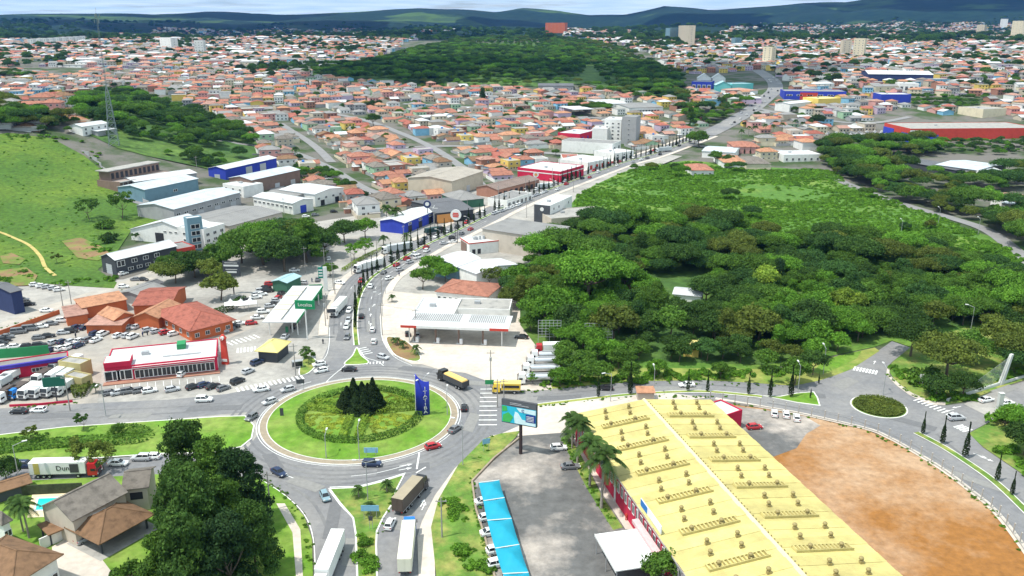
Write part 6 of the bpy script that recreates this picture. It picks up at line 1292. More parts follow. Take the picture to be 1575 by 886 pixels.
for poly_, dens in FARZ:
    a0 = G(*poly_[0])
    pts = [G(u, v) for u, v in poly_]; ymin, ymax = min(p.y for p in pts), max(p.y for p in pts); xmin, xmax = min(p.x for p in pts), max(p.x for p in pts)
    pp = [(p.x, p.y) for p in pts]; y = ymin; row = 0
    while y < ymax:
        x = xmin + fr.uniform(0, 10); st = 14.5 if y < 1500 else 17
        while x < xmax:
            X, Y = x + fr.uniform(-2, 2), y + fr.uniform(-2, 2); cl = mnoise.noise(Vector((X / 130, Y / 130, 5)))
            if inpoly(X, Y, pp):
                u, v = PX((X, Y, T(X, Y)))
                if not any(inpoly(u, v, h_) for h_ in HOLES) and not footclash(X, Y, 10) and not roadclash(X, Y):
                    if cl > .30 and v < 130: 
                        if fr.random() < .8: far_trees.append((X, Y))
                    elif fr.random() < dens * .93:
                        two = fr.random() < .4; big = fr.random() < .07
                        L, W_ = (fr.uniform(20, 38), fr.uniform(12, 22)) if big else (fr.uniform(8, 13), fr.uniform(8, 12)); rr_ = fr.choice(['terra', 'pinktile', 'redtile', 'greytile', 'slab', 'slab', 'grey', 'grey', 'white', 'pinktile', 'orange']) if not big else fr.choice(['white', 'grey', 'slab', 'white'])
                        far_house(X, Y, fr.choice((.2, -.15, .45)) + fr.uniform(-.08, .08), L, W_, fr.choice((3.2, 6.0)) if not two else 6.5, 'flat' if rr_ in ('slab',) else fr.choice(('hip', 'gx')), 1.8, fr.choice((0, 0, 1, 2, 3, 4, 5, 6, 7, 8, 0)), RI[rr_]); nfar += 1
                        if fr.random() < .3: far_trees.append((X + fr.uniform(-8, 8), Y - 7))
                        if big: x += 24
            x += st
        y += 15 if row % 2 else 22; row += 1
o = b.obj('distant_houses', FWM); o['kind'] = 'stuff'; o['label'] = 'hundreds of small white, cream and terracotta-roofed houses spreading to the far hills'
print('houses', len(NH), 'far', nfar, 'trees far', len(far_trees))
# trees of the middle distance: woods as masses
P = []; S2 = []
for poly_ in TREEZ:
    pts = [G(u, v) for u, v in poly_]; pp = [(p.x, p.y) for p in pts]; y = min(p[1] for p in pp); st = 8.5 if y < 900 else 10
    while y < max(p[1] for p in pp):
        x = min(p[0] for p in pp)
        while x < max(p[0] for p in pp):
            X, Y = x + fr.uniform(-3, 3), y + fr.uniform(-3, 3)
            if inpoly(X, Y, pp) and not footclash(X, Y, 4) and mnoise.noise(Vector((X / 45, Y / 45, 8))) > -.3: P.append((X, Y, T(X, Y) - .3)); S2.append(fr.uniform(.5, 1.15) if poly_ not in TREEZ[-2:] else fr.uniform(.35, .7))
            x += st
        y += st
mass('hill_woods', 'wood', P, S2, 'dark woods on the hills in the middle of the town')
P = [(x, y, T(x, y) - .3) for x, y in far_trees]; S2 = [fr.uniform(.7, 1.4) for _ in P]
for i in range(1500):      # trees along yards of the near town
    z = fr.choice(NH); X, Y = z[1] + fr.uniform(-9, 9), z[0] + fr.uniform(6, 9)
    if i < 700 and not footclash(X, Y, 2) and not roadclash(X, Y, -3): P.append((X, Y, T(X, Y) - .3)); S2.append(fr.uniform(.35, .75))
mass('town_trees', 'far', P, S2, 'trees scattered in the yards and between the houses of the town')
# groves and clumps placed by hand around the big halls
P = []; S2 = []
for (poly_, st, s0, s1) in (([(700, 58), (850, 56), (960, 74), (1050, 115), (1055, 150), (1000, 160), (940, 140), (905, 100), (850, 72), (720, 68)], 15, .5, 1.0), ([(470, 112), (640, 78), (720, 62), (720, 70), (640, 90), (500, 122)], 11, .5, .9), ([(640, 128), (860, 126), (990, 140), (985, 150), (860, 136), (640, 135)], 12, .4, .8), ([(225, 405), (262, 396), (300, 405), (360, 388), (345, 440), (250, 440)], 7, .6, 1.0), ([(365, 385), (440, 372), (500, 380), (470, 400), (380, 402)], 7, .9, 1.35), ([(455, 255), (510, 262), (560, 290), (530, 300), (500, 285), (462, 275)], 6, .3, .7), ([(1262, 225), (1340, 222), (1440, 228), (1440, 240), (1350, 245), (1400, 275), (1430, 310), (1600, 330), (1600, 400), (1500, 350), (1400, 315), (1300, 278), (1262, 255)], 8, .7, 1.2), ([(1430, 265), (1600, 262), (1600, 290), (1510, 300), (1440, 300)], 9, .6, 1.1), ([(1570, 430), (1640, 440), (1640, 590), (1560, 580), (1500, 520)], 7, .7, 1.2), ([(1040, 165), (1100, 165), (1160, 160), (1150, 185), (1060, 200)], 9, .5, 1.0), ([(960, 95), (1045, 130), (1060, 160), (1000, 150)], 10, .6, 1.1), ([(870, 160), (925, 160), (940, 175), (880, 172)], 8, .5, .9), ([(-60, 160), (40, 175), (130, 195), (130, 212), (-60, 205)], 7, .6, 1.1), ([(-60, 108), (20, 112), (60, 125), (-60, 118)], 11, .6, 1.0)):
    pts = [G(u, v) for u, v in poly_]; pp = [(p.x, p.y) for p in pts]; y = min(p[1] for p in pp)
    while y < max(p[1] for p in pp):
        x = min(p[0] for p in pp)
        while x < max(p[0] for p in pp):
            X, Y = x + fr.uniform(-3, 3), y + fr.uniform(-3, 3)
            if inpoly(X, Y, pp) and not footclash(X, Y, 3) and not roadclash(X, Y, -4): P.append((X, Y, T(X, Y) - .3)); S2.append(fr.uniform(s0, s1))
            x += st
        y += st
mass('groves', 'green', P, S2, 'groves of trees between the halls and along the back road')
# woods and pasture clumps on the far hills
P = []; S2 = []
for i in range(9000):
    a = radians(fr.uniform(-33, 33)); d = fr.uniform(2300, 5600); x, y = d * sin(a), d * cos(a)
    if mnoise.noise(Vector((x / 300, y / 300, 6))) > -.02: P.append((x, y, T(x, y) - 1)); S2.append(fr.uniform(1.2, 2.6))
mass('far_woods', 'far', P, S2, 'woods on the hills beyond the town')
# ---------------- street furniture ----------------
def pole_thing(kind, p, h, label, ang=0., arm=2.0, r=.12):
    if kind == 'lamp':
        o = empty('street_lamp', p, ang); MB().tube((0, 0, 0), (0, 0, h), r, r * .55, 8).obj('pole', steel, o); MB().tube((0, 0, h - .1), (arm, 0, h + .5), r * .5, r * .4, 6).obj('arm', steel, o); MB().box(arm - .2, -.18, h + .42, arm + .8, .18, h + .6).obj('lamp_head', white, o); tag(o, label, 'street lamp', 'street lamps')
    elif kind == 'double':
        o = empty('street_lamp', p, ang); MB().tube((0, 0, 0), (0, 0, h), r, r * .55, 8).obj('pole', steel, o)
        for s in (-1, 1): MB().tube((0, 0, h - .1), (arm * s, 0, h + .5), r * .5, r * .4, 6).obj('arm', steel, o); x = arm * s; MB().box(min(x, x + .8 * s), -.18, h + .42, max(x, x + .8 * s), .18, h + .6).obj('lamp_head', white, o)
        tag(o, label, 'street lamp', 'street lamps')
    else:
        o = empty('utility_pole', p, ang); MB().tube((0, 0, 0), (0, 0, h), .17, .11, 8).obj('pole', woodpole, o); MB().box(-1.1, -.06, h - .9, 1.1, .06, h - .75).obj('crossarm', woodpole, o)
        for x in (-.9, 0, .9): MB().tube((x, 0, h - .75), (x, 0, h - .5), .05).obj('insulator', white, o)
        if kind == 'transformer': MB().tube((0, -.35, h - 3), (0, -.35, h - 1.9), .32, .32, 10).obj('transformer', steel, o)
        tag(o, label, 'utility pole', 'utility poles')
    return o
for k, u, v, h, lb, a in [('lamp', 712, 716, 11, 'tall lamp post on the pavement south-east of the roundabout', 160), ('lamp', 553, 708, 8.5, 'lamp post on the near grass of the roundabout', 90), ('lamp', 502, 706, 6, 'short post on the near grass of the roundabout', 90), ('double', 566, 770, 9, 'double lamp post among the median palms', 0), ('lamp', 939, 618, 8, 'lamp post on the east road median beside the yellow roof', 200), ('lamp', 1005, 611, 8, 'lamp post next to the dark cypress on the east median', 90), ('lamp', 1227, 605, 8, 'lamp post at the grass triangle', 90), ('lamp', 1266, 576, 8, 'lamp post on the small bright lawn', 90), ('lamp', 1358, 608, 8, 'lamp post behind the small planted circle', 90), ('lamp', 31, 746, 9.5, 'lamp post at the lower lane near the pool wall', 30), ('lamp', 1385, 365, 8, 'lamp post on the back road through the scrub, left one', 90), ('lamp', 1443, 345, 8, 'lamp post on the back road, middle one', 90), ('lamp', 1504, 362, 8, 'lamp post on the back road, right one', 90), ('lamp', 1493, 508, 8, 'lamp post among the park trees', 150), ('double', 652, 638, 10, 'double lamp post beside the blue totem', 60), ('lamp', 688, 640, 7, 'thin lamp post at the edge of the roundabout grass', 90), ('lamp', 163, 640, 9, 'lamp post on the kerb of the west road', 270),
    ('pole', 416, 785, 9, 'utility pole at the edge of the south lawn', 0), ('pole', 680, 828, 9, 'utility pole in the tall grass of the south verge', 0), ('pole', 588, 516, 11, 'utility pole on the pavement left of the fuel station', 20), ('pole', 455, 579, 10, 'utility pole on the left pavement of the crossing', 20), ('transformer', 755, 596, 11, 'utility pole by the driveway of the fuel station', 0), ('pole', 588, 468, 11, 'utility pole beside the avenue, second from the roundabout', 20), ('transformer', 501, 502, 10, 'utility pole with a transformer on the left pavement', 0), ('pole', 513, 447, 11, 'utility pole between the price sign and the avenue', 0), ('pole', 470, 420, 11, 'pale pole under the big trees by the car wash', 10), ('pole', 108, 632, 10, 'utility pole in front of the truck lot', 0), ('pole', 765, 627, 8, 'dark post at the pedestrian crossing of the east road, left', 0), ('pole', 775, 620, 7, 'dark post at the pedestrian crossing of the east road, right', 0), ('pole', 500, 420, 10, 'utility pole at the paved square', 0), ('pole', 640, 515, 9, 'post in front of the fuel station canopy', 0), ('pole', 97, 472, 9, 'twin-looking utility pole by the west street', 0), ('pole', 110, 468, 9, 'utility pole right of the west street corner', 0), ('transformer', 860, 268, 11, 'utility pole in front of the crimson store', 0), ('pole', 882, 296, 10, 'utility pole behind the white and charcoal office', 0), ('pole', 810, 335, 10, 'utility pole near the burger restaurant', 0), ('pole', 437, 330, 9, 'utility pole near the white halls', 0), ('pole', 303, 262, 9, 'utility pole on the edge of the wooded hill', 0)]:
    pole_thing(k, G(u, v), h, lb, radians(a))
for i, t in enumerate(range(8, len(AVW) - 12, 8)):
    p = AVW[t]; q = AVW[t + 1]; d = (q - p).normalized(); c = p + Vector((-d.y, d.x, 0)) * 9.3; pole_thing('pole', Vector((c.x, c.y, T(c.x, c.y))), 9.5, 'utility pole on the left pavement of the avenue', atan2(d.y, d.x))
    c = p - Vector((-d.y, d.x, 0)) * 9.3; pole_thing('lamp', Vector((c.x, c.y, T(c.x, c.y))), 8.5, 'lamp post on the right pavement of the avenue', atan2(d.y, d.x) + pi / 2)
# overhead wires: one per span
def wire(a, b_, label):
    a = Vector(a); b_ = Vector(b_); m_ = MB(); n = 8; L = (b_ - a).length
    P_ = [a + (b_ - a) * (i / n) - Vector((0, 0, L * .02 * 4 * (i / n) * (1 - i / n))) for i in range(n + 1)]
    for i in range(n): m_.tube(P_[i], P_[i + 1], .025, .025, 4, False)
    o = m_.obj('overhead_wire', darksteel); tag(o, label, 'wire', 'overhead wires'); return o
wp = [(588, 468, 10.5), (588, 516, 10.5), (640, 515, 8.6)]
for i in range(2): a, b2 = G(*wp[i][:2]), G(*wp[i + 1][:2]); wire(a + Vector((0, 0, wp[i][2])), b2 + Vector((0, 0, wp[i + 1][2])), 'overhead wire beside the fuel station, ' + ('back' if i == 0 else 'front') + ' span')
# totem ITATIBA on the roundabout: curved blue blade with slanted top
p = G(651, 641); tot = empty('totem', (p.x, p.y, mound(p.x, p.y) - .2), radians(8)); tag(tot, 'tall curved blue totem with vertical white letters on the roundabout grass', 'totem')
tb = mat('totem_blue', (.02, .035, .36), .05, 1, .4); V = []; n = 10; F = []
for i in range(n + 1):
    t = i / n; x = -1.75 + 3.5 * t; y = -.7 * sin(pi * t) ; zt = 10.8 - 2.4 * t + 1.3 * (t - .5) ** 2 * 2
    V += [(x, y, 0), (x, y, zt), (x, y + .35, zt), (x, y + .35, 0)]
for i in range(n):
    for j in range(4): a = i * 4 + j; c = i * 4 + (j + 1) % 4; F.append((a, a + 4, c + 4, c))
F += [(0, 1, 2, 3), (n * 4 + 3, n * 4 + 2, n * 4 + 1, n * 4)]
me = mesh_np('blade', V, F, [tb]); link('blade', me, tot); MB().box(-1.9, -.1, 0, -1.76, .3, 10.9).obj('edge', white, tot)
for i, chh in enumerate('ITATIBA'):
    me = text_mesh(chh, 1.15, .04); me.materials.append(white); o = link('letter', me, tot, (.62, -.80, 7.6 - i * 1.08)); o.rotation_euler = (pi / 2, 0, .25); o.scale = (1.5, 1.02, 1)
# signs
def letters(root, s, size, x, y, z, m, rz=0):
    me = text_mesh(s, size, .03); me.materials.append(m); o = link('lettering', me, root, (x, y, z)); o.rotation_euler = (pi / 2, 0, rz); return o
p = G(473, 522); sg = empty('pole_sign', p, radians(-6)); tag(sg, 'green rectangular sign with white writing on a tall white pole', 'sign')
gm = mat('sign_green', (.01, .22, .09), .05, 1, .45); MB().tube((0, 0, 0), (0, 0, 10.5), .22, .2, 10).obj('pole', white, sg); MB().box(-3.2, -.25, 10.2, 3.2, .25, 13.0).obj('board', gm, sg); letters(sg, 'Localiza', 1.45, .1, -.3, 11.6, white)
p = G(498, 448); sg = empty('price_sign', p, 0.1); tag(sg, 'white and green price sign of the fuel station near the big trees', 'sign'); MB().box(.2, -.3, 0, 1.6, .3, 9.5).obj('column', white, sg); MB().box(-1.6, -.25, 5.2, .18, .25, 9.4).obj('board', mat('sign_teal', (.01, .20, .15), .05, 1, .45), sg)
for i in range(3): MB().box(-1.4, -.3, 5.9 + i * 1.1, 0, -.25, 6.4 + i * 1.1).obj('price_panel', white, sg)
p = G(702, 374); sg = empty('disc_sign', p, radians(-12)); tag(sg, 'round white sign with red bars on a lattice post beside the avenue', 'sign')
MB().tube((-.5, 0, 0), (-.5, 0, 11), .14).obj('pole', darksteel, sg); MB().tube((.5, 0, 0), (.5, 0, 11), .14).obj('pole', darksteel, sg)
for i in range(8): MB().box(-.5, -.05, .8 + i * 1.3, .5, .05, 1.0 + i * 1.3).obj('rung', darksteel, sg)
MB().tube((0, .3, 13.2), (0, -.3, 13.2), 2.5, 2.5, 28).obj('disc', white, sg)
for i in range(3): MB().box(-1.4 + (.1 if i != 1 else -.1), -.36, 12.2 + i * .75, 1.4 - (.1 if i != 1 else -.1), -.3, 12.75 + i * .75).obj('red_bar', WM['red'], sg)
p = G(824, 292); sg = empty('disc_sign', p, 0); tag(sg, 'small round white sign on a pole by the car showroom', 'sign'); MB().tube((0, 0, 0), (0, 0, 8), .12).obj('pole', steel, sg); MB().tube((0, .15, 9.3), (0, -.15, 9.3), 1.7, 1.7, 20).obj('disc', white, sg); MB().tube((0, -.16, 9.3), (0, -.22, 9.3), .9, .9, 16).obj('emblem', WM['orange'], sg)
p = G(658, 345); sg = empty('disc_sign', p, 0); tag(sg, 'dark blue round sign above the blue shop', 'sign'); MB().tube((0, 0, 0), (0, 0, 9), .18).obj('pole', darksteel, sg); MB().tube((0, .3, 10.2), (0, -.3, 10.2), 1.9, 1.9, 20).obj('disc', WM['navy'], sg); MB().tube((0, -.31, 10.4), (0, -.4, 10.4), 1.0, 1.0, 20).obj('emblem', white, sg)
p = G(667, 345); sg = empty('roof_ornament', p, 0); tag(sg, 'white spiky roof sign beside the dark blue round sign', 'sign'); 
for i in range(5): MB().tube((0, 0, 8.2), (2.2 * cos(i * 1.25), 0, 8.2 + 1.5 * abs(sin(i * 1.25))), .14).obj('spike', white, sg)
MB().tube((0, 0, 0), (0, 0, 8.2), .12).obj('pole', steel, sg)
# big billboard near the driveway
p = G(799, 698); bb = empty('billboard', p, radians(-22)); tag(bb, 'large billboard with a blue, green and white poster on a dark mast', 'billboard')
MB().tube((.3, 0, 0), (.3, 0, 8.2), .42, .38, 12).obj('mast', mat('mast_dark', (.045, .03, .03), .1, 1, .6), bb); MB().box(-4.3, -.4, 7.6, 4.3, .3, 13.4).obj('frame', darksteel, bb)
def card(root, nm, pts, m, y): b = MB(); b.hexa([(x, y, z) for x, z in pts], [(x, y + .04, z) for x, z in pts]); return b.obj(nm, m, root)
pc = lambda nme, c: mat('poster_' + nme, c, .08, .8, .5)
card(bb, 'poster', [(-4.2, 7.8), (4.2, 7.8), (4.2, 11.9), (-4.2, 11.9)], pc('cyan', (.03, .45, .62)), -.46); card(bb, 'header', [(-4.2, 11.95), (4.2, 11.95), (4.2, 13.3), (-4.2, 13.3)], pc('grey', (.10, .105, .12)), -.46)
card(bb, 'poster_hill', [(-4.1, 7.9), (-2.2, 7.9), (-1.4, 9.4), (-2.6, 10.4), (-3.9, 9.6)], pc('green', (.06, .42, .10)), -.52); card(bb, 'poster_hill', [(-4.1, 10.4), (-2.8, 10.7), (-3.0, 11.8), (-4.1, 11.8)], pc('green', (.06, .42, .10)), -.52)
card(bb, 'poster_wave', [(-1.0, 7.9), (4.1, 7.9), (4.1, 8.6), (.8, 9.1), (-.2, 10.6), (-.9, 10.8), (-1.2, 9.6)], pc('pale', (.60, .78, .82)), -.52); card(bb, 'poster_panel', [(1.7, 8.7), (4.1, 8.7), (4.1, 10.6), (1.7, 10.6)], pc('navy', (.02, .05, .25)), -.57); card(bb, 'poster_wave', [(.2, 10.9), (4.1, 10.7), (4.1, 11.8), (-.6, 11.8)], pc('pale', (.60, .78, .82)), -.52)
me = text_mesh('C', 1.0); me.materials.append(pc('navy', (.02, .05, .25))); o = link('lettering', me, bb, (1.0, -.60, 11.3)); o.rotation_euler = (pi / 2, 0, 0)
for i, (x0, x1) in enumerate(((-2.2, .6), (-2.2, 2.4))): MB().box(x0, -.53, 12.75 - i * .35, x1, -.47, 12.88 - i * .35).obj('header_line', mat('line_grey', (.4, .4, .42), .05, 1, .6), bb)
for i in range(4): MB().box(1.9, -.62, 9.0 + i * .35, 3.7, -.58, 9.12 + i * .35).obj('text_line', white, bb)
# black billboard at the trees, far green signboard, blue boards, green board
p = G(360, 452); bb = empty('billboard', p, radians(-4)); tag(bb, 'black billboard with rows of white lettering in front of the trees', 'billboard'); MB().tube((0, 0, 0), (0, 0, 7), .25).obj('mast', darksteel, bb); MB().box(-3.2, -.2, 7, 3.2, .2, 12.6).obj('board', WM['dark'], bb)
for i, (w_, h) in enumerate(((2.4, .2), (2.8, .8), (2.2, .25), (1.9, .9))): MB().box(-w_, -.26, 11.9 - i * 1.25, w_, -.2, 11.9 - i * 1.25 + h * .8).obj('white_line', white, bb)
p = G(88, 618); bb = empty('billboard', p, radians(12)); tag(bb, 'dark green signboard on a post among the white lorries', 'billboard'); MB().tube((0, 0, 0), (0, 0, 4.6), .16).obj('mast', darksteel, bb); MB().box(-2.7, -.15, 4.4, 2.7, .15, 7.0).obj('board', mat('sign_dkgreen', (.015, .12, .08), .08, 1, .5), bb)
for u, v, a, lb, col_, w_ in ((570, 800, 0, 'blue direction board on the grass median', 'sky', 3.6), (571, 703, 180, 'bluish board lying low on the near roundabout grass', 'sky', 3.2), (748, 695, 20, 'blue road sign at the top of the south verge', 'sky', 1.8), (434, 642, 0, 'dark narrow post sign at the west edge of the roundabout', 'dark', .9), (463, 601, 0, 'dark speed display on two posts at the roundabout edge', 'dark', 2.2), (753, 602, 0, 'green street name board at the east road crossing', 'bgreen', 2.4), (509, 490, 0, 'dark direction board beside the lorry in the left lane', 'dark', 2.2), (571, 815, 0, 'small sign on the lower grass median', 'dark', .8), (1416, 593, 0, 'pale box sign on the park bank', 'white', 1.2)):
    sg = empty('road_sign', G(u, v) + Vector((0, 0, .1)), radians(a)); tag(sg, lb, 'road sign'); hh = 1.3 if w_ > 1 else 1.0; z0 = 1.0 if v in (703,) else 2.0 if v != 642 else .3
    for s in (-.35, .35): MB().tube((w_ * s, .06, 0), (w_ * s, .06, z0 + hh), .05).obj('post', steel, sg)
    MB().box(-w_ / 2, -.06, z0, w_ / 2, 0, z0 + hh * (2.2 if v == 642 else 1)).obj('board', WM[col_], sg)
# bare metal frames at the edge of the wood
for u, v, w_, lb in ((845, 532, 7, 'dark steel billboard frame left of the trees'), (920, 537, 8.5, 'pale steel billboard frame standing in the trees')):
    p = G(u, v); fr_ = empty('scaffold', p, 0); tag(fr_, lb, 'scaffold'); n = 7
    for i in range(n): x = -w_ / 2 + w_ * i / (n - 1); MB().box(x - .07, -.07, 0 if i % 3 == 0 else 3.0, x + .07, .07, 8.5).obj('upright', steel, fr_)
    for j in range(7): MB().box(-w_ / 2, -.16, 3.0 + j * .9, w_ / 2, -.08, 3.1 + j * .9).obj('rail', steel, fr_)
# blue shade sails
blue = mat('sail_blue', (.015, .33, .47), .06, .6, .6, transl=.15)
SA = [((736, 742), (768, 738)), ((743, 770), (776, 765)), ((749, 800), (787, 797)), ((761, 843), (799, 837)), ((773, 882), (813, 880)), ((786, 925), (828, 922))]
for i in range(5):
    (a, b_), (c, d) = SA[i], SA[i + 1]; Q4 = [G(*q, 3.0) for q in (c, d, b_, a)]; cen = sum(Q4, Vector()) / 4
    r_ = empty('shade_sail', (cen.x, cen.y, 0)); tag(r_, 'turquoise blue shade sail over parked cars, ' + ordinal(i + 1) + ' from the far end of the row', 'shade sail', 'blue shade sails')
    n = 10; V = []; F = []
    for iy in range(n + 1):
        for ix in range(n + 1):
            s, t = ix / n, iy / n; p = (Q4[0] * (1 - s) + Q4[1] * s) * (1 - t) + (Q4[3] * (1 - s) + Q4[2] * s) * t - cen
            e = min(s, 1 - s, t, 1 - t) * 2; sx, sy = abs(s - .5) * 2, abs(t - .5) * 2; z = 3.0 + 1.35 * (1 - max(sx, sy)) ** 1.15 - .35 * (1 - abs(sx - sy)) * 0 - .25 * (sin(pi * s) * (1 if t in (0, 1) else 0) + sin(pi * t) * (1 if s in (0, 1) else 0)); V.append((p.x * .985, p.y * .985, z))
    for iy in range(n):
        for ix in range(n): k = iy * (n + 1) + ix; F.append((k, k + 1, k + n + 2, k + n + 1))
    link('canopy', mesh_np('canopy', V, F, [blue], smooth=True), r_)
    MB().tube((Q4[3].x - cen.x, Q4[3].y - cen.y, 2.95), (Q4[2].x - cen.x, Q4[2].y - cen.y, 2.95), .09, .09, 6).obj('seam_bar', white, r_)
    for q in Q4: MB().tube((q.x - cen.x, q.y - cen.y, 0), (q.x - cen.x, q.y - cen.y, 3.0), .07).obj('post', steel, r_)
# lot fence
fc = spline(W([(1092, 616), (1175, 628), (1236, 639), (1332, 661), (1365, 674), (1393, 689), (1447, 722), (1492, 756), (1530, 788), (1575, 847), (1640, 950)]), 8)
fe = empty('fence', (0, 0, 0)); tag(fe, 'long fence of posts and rails curving round the bare earth lot', 'fence'); fp = resample(fc, 3.2); postm = mat('fence_post', (.40, .38, .35), .1, 1, .85); netm = mat('fence_net', (.20, .19, .18), .2, 3, .8)
PM = MB(); PM.box(-.1, -.1, 0, .1, .1, 2.6); PM.box(-.09, -.3, 2.5, .09, .05, 2.7); PM = PM.mesh('post', postm)
for i, p in enumerate(fp):
    link('post', PM, fe, (p.x, p.y, 0), 0)
    if i: 
        a = fp[i - 1]; 
        for z in (.5, 1.5, 2.4): MB().tube((a.x, a.y, z), (p.x, p.y, z), .03, .03, 4, False).obj('rail', netm, fe)
        d = (p - a); d.normalize(); q = Vector((-d.y, d.x, 0)) * .05; b = MB(); b.hexa([a - q, p - q, p + q, a + q], [v_ + Vector((0, 0, .55)) for v_ in (a - q, p - q, p + q, a + q)]); b.obj('base_panel', postm, fe)
# lattice tower
p = G(176, 224); tw = empty('lattice_tower', p, .3); tag(tw, 'slender steel lattice telecom tower with aerials on the wooded rise', 'lattice tower')
dd = hypot(p.x, p.y); ht = CAMH - dd * math.tan(PITCH - math.atan((443 - 22) / FPX)) - p.z
hw = ht * .42
def wd(z): return 3.0 - (3.0 - .9) * z / hw if z < hw else .34
tws = mat('tower_steel', (.20, .25, .25), .1, 2, .6, metal=.2); NSEG = 22; hs = [ht * i / NSEG for i in range(NSEG + 1)]
for s in ((-1, -1), (1, -1), (1, 1), (-1, 1)):
    b = MB()
    for i in range(NSEG): k = .15 if hs[i] < hw else .05; b.tube((s[0] * wd(hs[i]), s[1] * wd(hs[i]), hs[i]), (s[0] * wd(hs[i + 1]), s[1] * wd(hs[i + 1]), hs[i + 1]), k, k, 4, False)
    b.obj('leg', tws, tw)
for f in range(4):
    c4 = [(-1, -1), (1, -1), (1, 1), (-1, 1)]; a, c = c4[f], c4[(f + 1) % 4]
    for i in range(NSEG):
        w0, w1 = wd(hs[i]), wd(hs[i + 1]); k = .09 if hs[i] < hw else .03; b = MB(); b.tube((a[0] * w0, a[1] * w0, hs[i]), (c[0] * w1, c[1] * w1, hs[i + 1]), k, k, 4, False); b.tube((c[0] * w0, c[1] * w0, hs[i]), (a[0] * w1, a[1] * w1, hs[i + 1]), k, k, 4, False); b.tube((a[0] * w1, a[1] * w1, hs[i + 1]), (c[0] * w1, c[1] * w1, hs[i + 1]), k, k, 4, False); b.obj('bracing', tws, tw)
for i in range(6): a = i * pi / 3; MB().box(1.6 * cos(a) - .2, 1.6 * sin(a) - .2, ht - 3 - (i % 2) * 3, 1.6 * cos(a) + .2, 1.6 * sin(a) + .2, ht - .4 - (i % 2) * 3).obj('aerial', tws, tw)
MB().tube((0, 0, ht), (0, 0, ht + 3), .1).obj('mast_tip', steel, tw)
# cable-stayed bridge
p0 = G(1538, 592); p1 = G(1468, 614); d = (p1 - p0); Ld = d.length; d.normalize(); br_ = empty('cable_stayed_bridge', p0, atan2(d.y, d.x)); tag(br_, 'small cable-stayed road bridge with a leaning concrete pylon and thin stays', 'bridge')
hp = 8.6; cpm = mat('pylon_concrete', (.52, .53, .50), .1, .5, .8); b = MB(); b.hexa([(-.6, -.5, -1), (.8, -.5, -1), (.8, .5, -1), (-.6, .5, -1)], [(-3.4, -.35, hp), (-2.5, -.35, hp), (-2.5, .35, hp), (-3.4, .35, hp)]); b.obj('pylon', cpm, br_)
for i in range(11): t = i / 10; z = hp * (.94 - .05 * i); MB().tube((-.2 - 2.8 * z / hp, 0, z), (Ld * (1 - .075 * i), 0, .5), .032, .032, 5, False).obj('stay_cable', steel, br_)
MB().box(0, -.3, 0, Ld + 3, .3, .75).obj('parapet', cpm, br_); MB().box(-13, -.3, 0, -1, .3, .6).obj('parapet', cpm, br_)
p2 = G(1534, 642); b = MB(); o = empty('bridge_pylon', p2, 0); tag(o, 'grey square concrete pylon on the near side of the bridge road', 'pylon'); MB().box(-.55, -.5, -1, .55, .5, 6.6).obj('shaft', cpm, o); b.box(-.62, -.56, 6.62, .62, .56, 6.8); b.obj('cap', cpm, o)
ribbon('bridge_deck', spline(W([(1455, 630), (1500, 640), (1560, 610), (1600, 595)]), 3), 1.2, Z3, concrete) if False else None
sheet('bridge_deck', W([(1482, 622), (1534, 602), (1580, 631), (1528, 645)]), Z3 + .01, concrete)
# little street things
for i in range(8): u, v = 470 + i * 1.2, 556 + i; 
p = G(458, 566); o = empty('bus_shelter', p, .4); tag(o, 'small grey glazed shelter on the planted island', 'shelter'); MB().box(-1.5, -.8, 2.2, 1.5, .8, 2.35).obj('roof', steel, o); MB().box(-1.5, .7, .2, 1.5, .76, 2.2).obj('back_panel', glass, o)
for x in (-1.4, 1.4): MB().tube((x, -.7, 0), (x, -.7, 2.2), .06).obj('post', steel, o)
p = G(992, 613); o = empty('hut', p, 0); tag(o, 'small hut with orange roof at the far edge of the yellow roof', 'hut'); MB().box(-2.2, -1.2, 0, 2.2, 1.2, 2.2).obj('wall', WM['tan'], o); roof_mesh('shed', 4.6, 2.8, 2.2, .6, .2).obj('roof', RM['orange'], o).location = (-2.3, -1.4, 0)
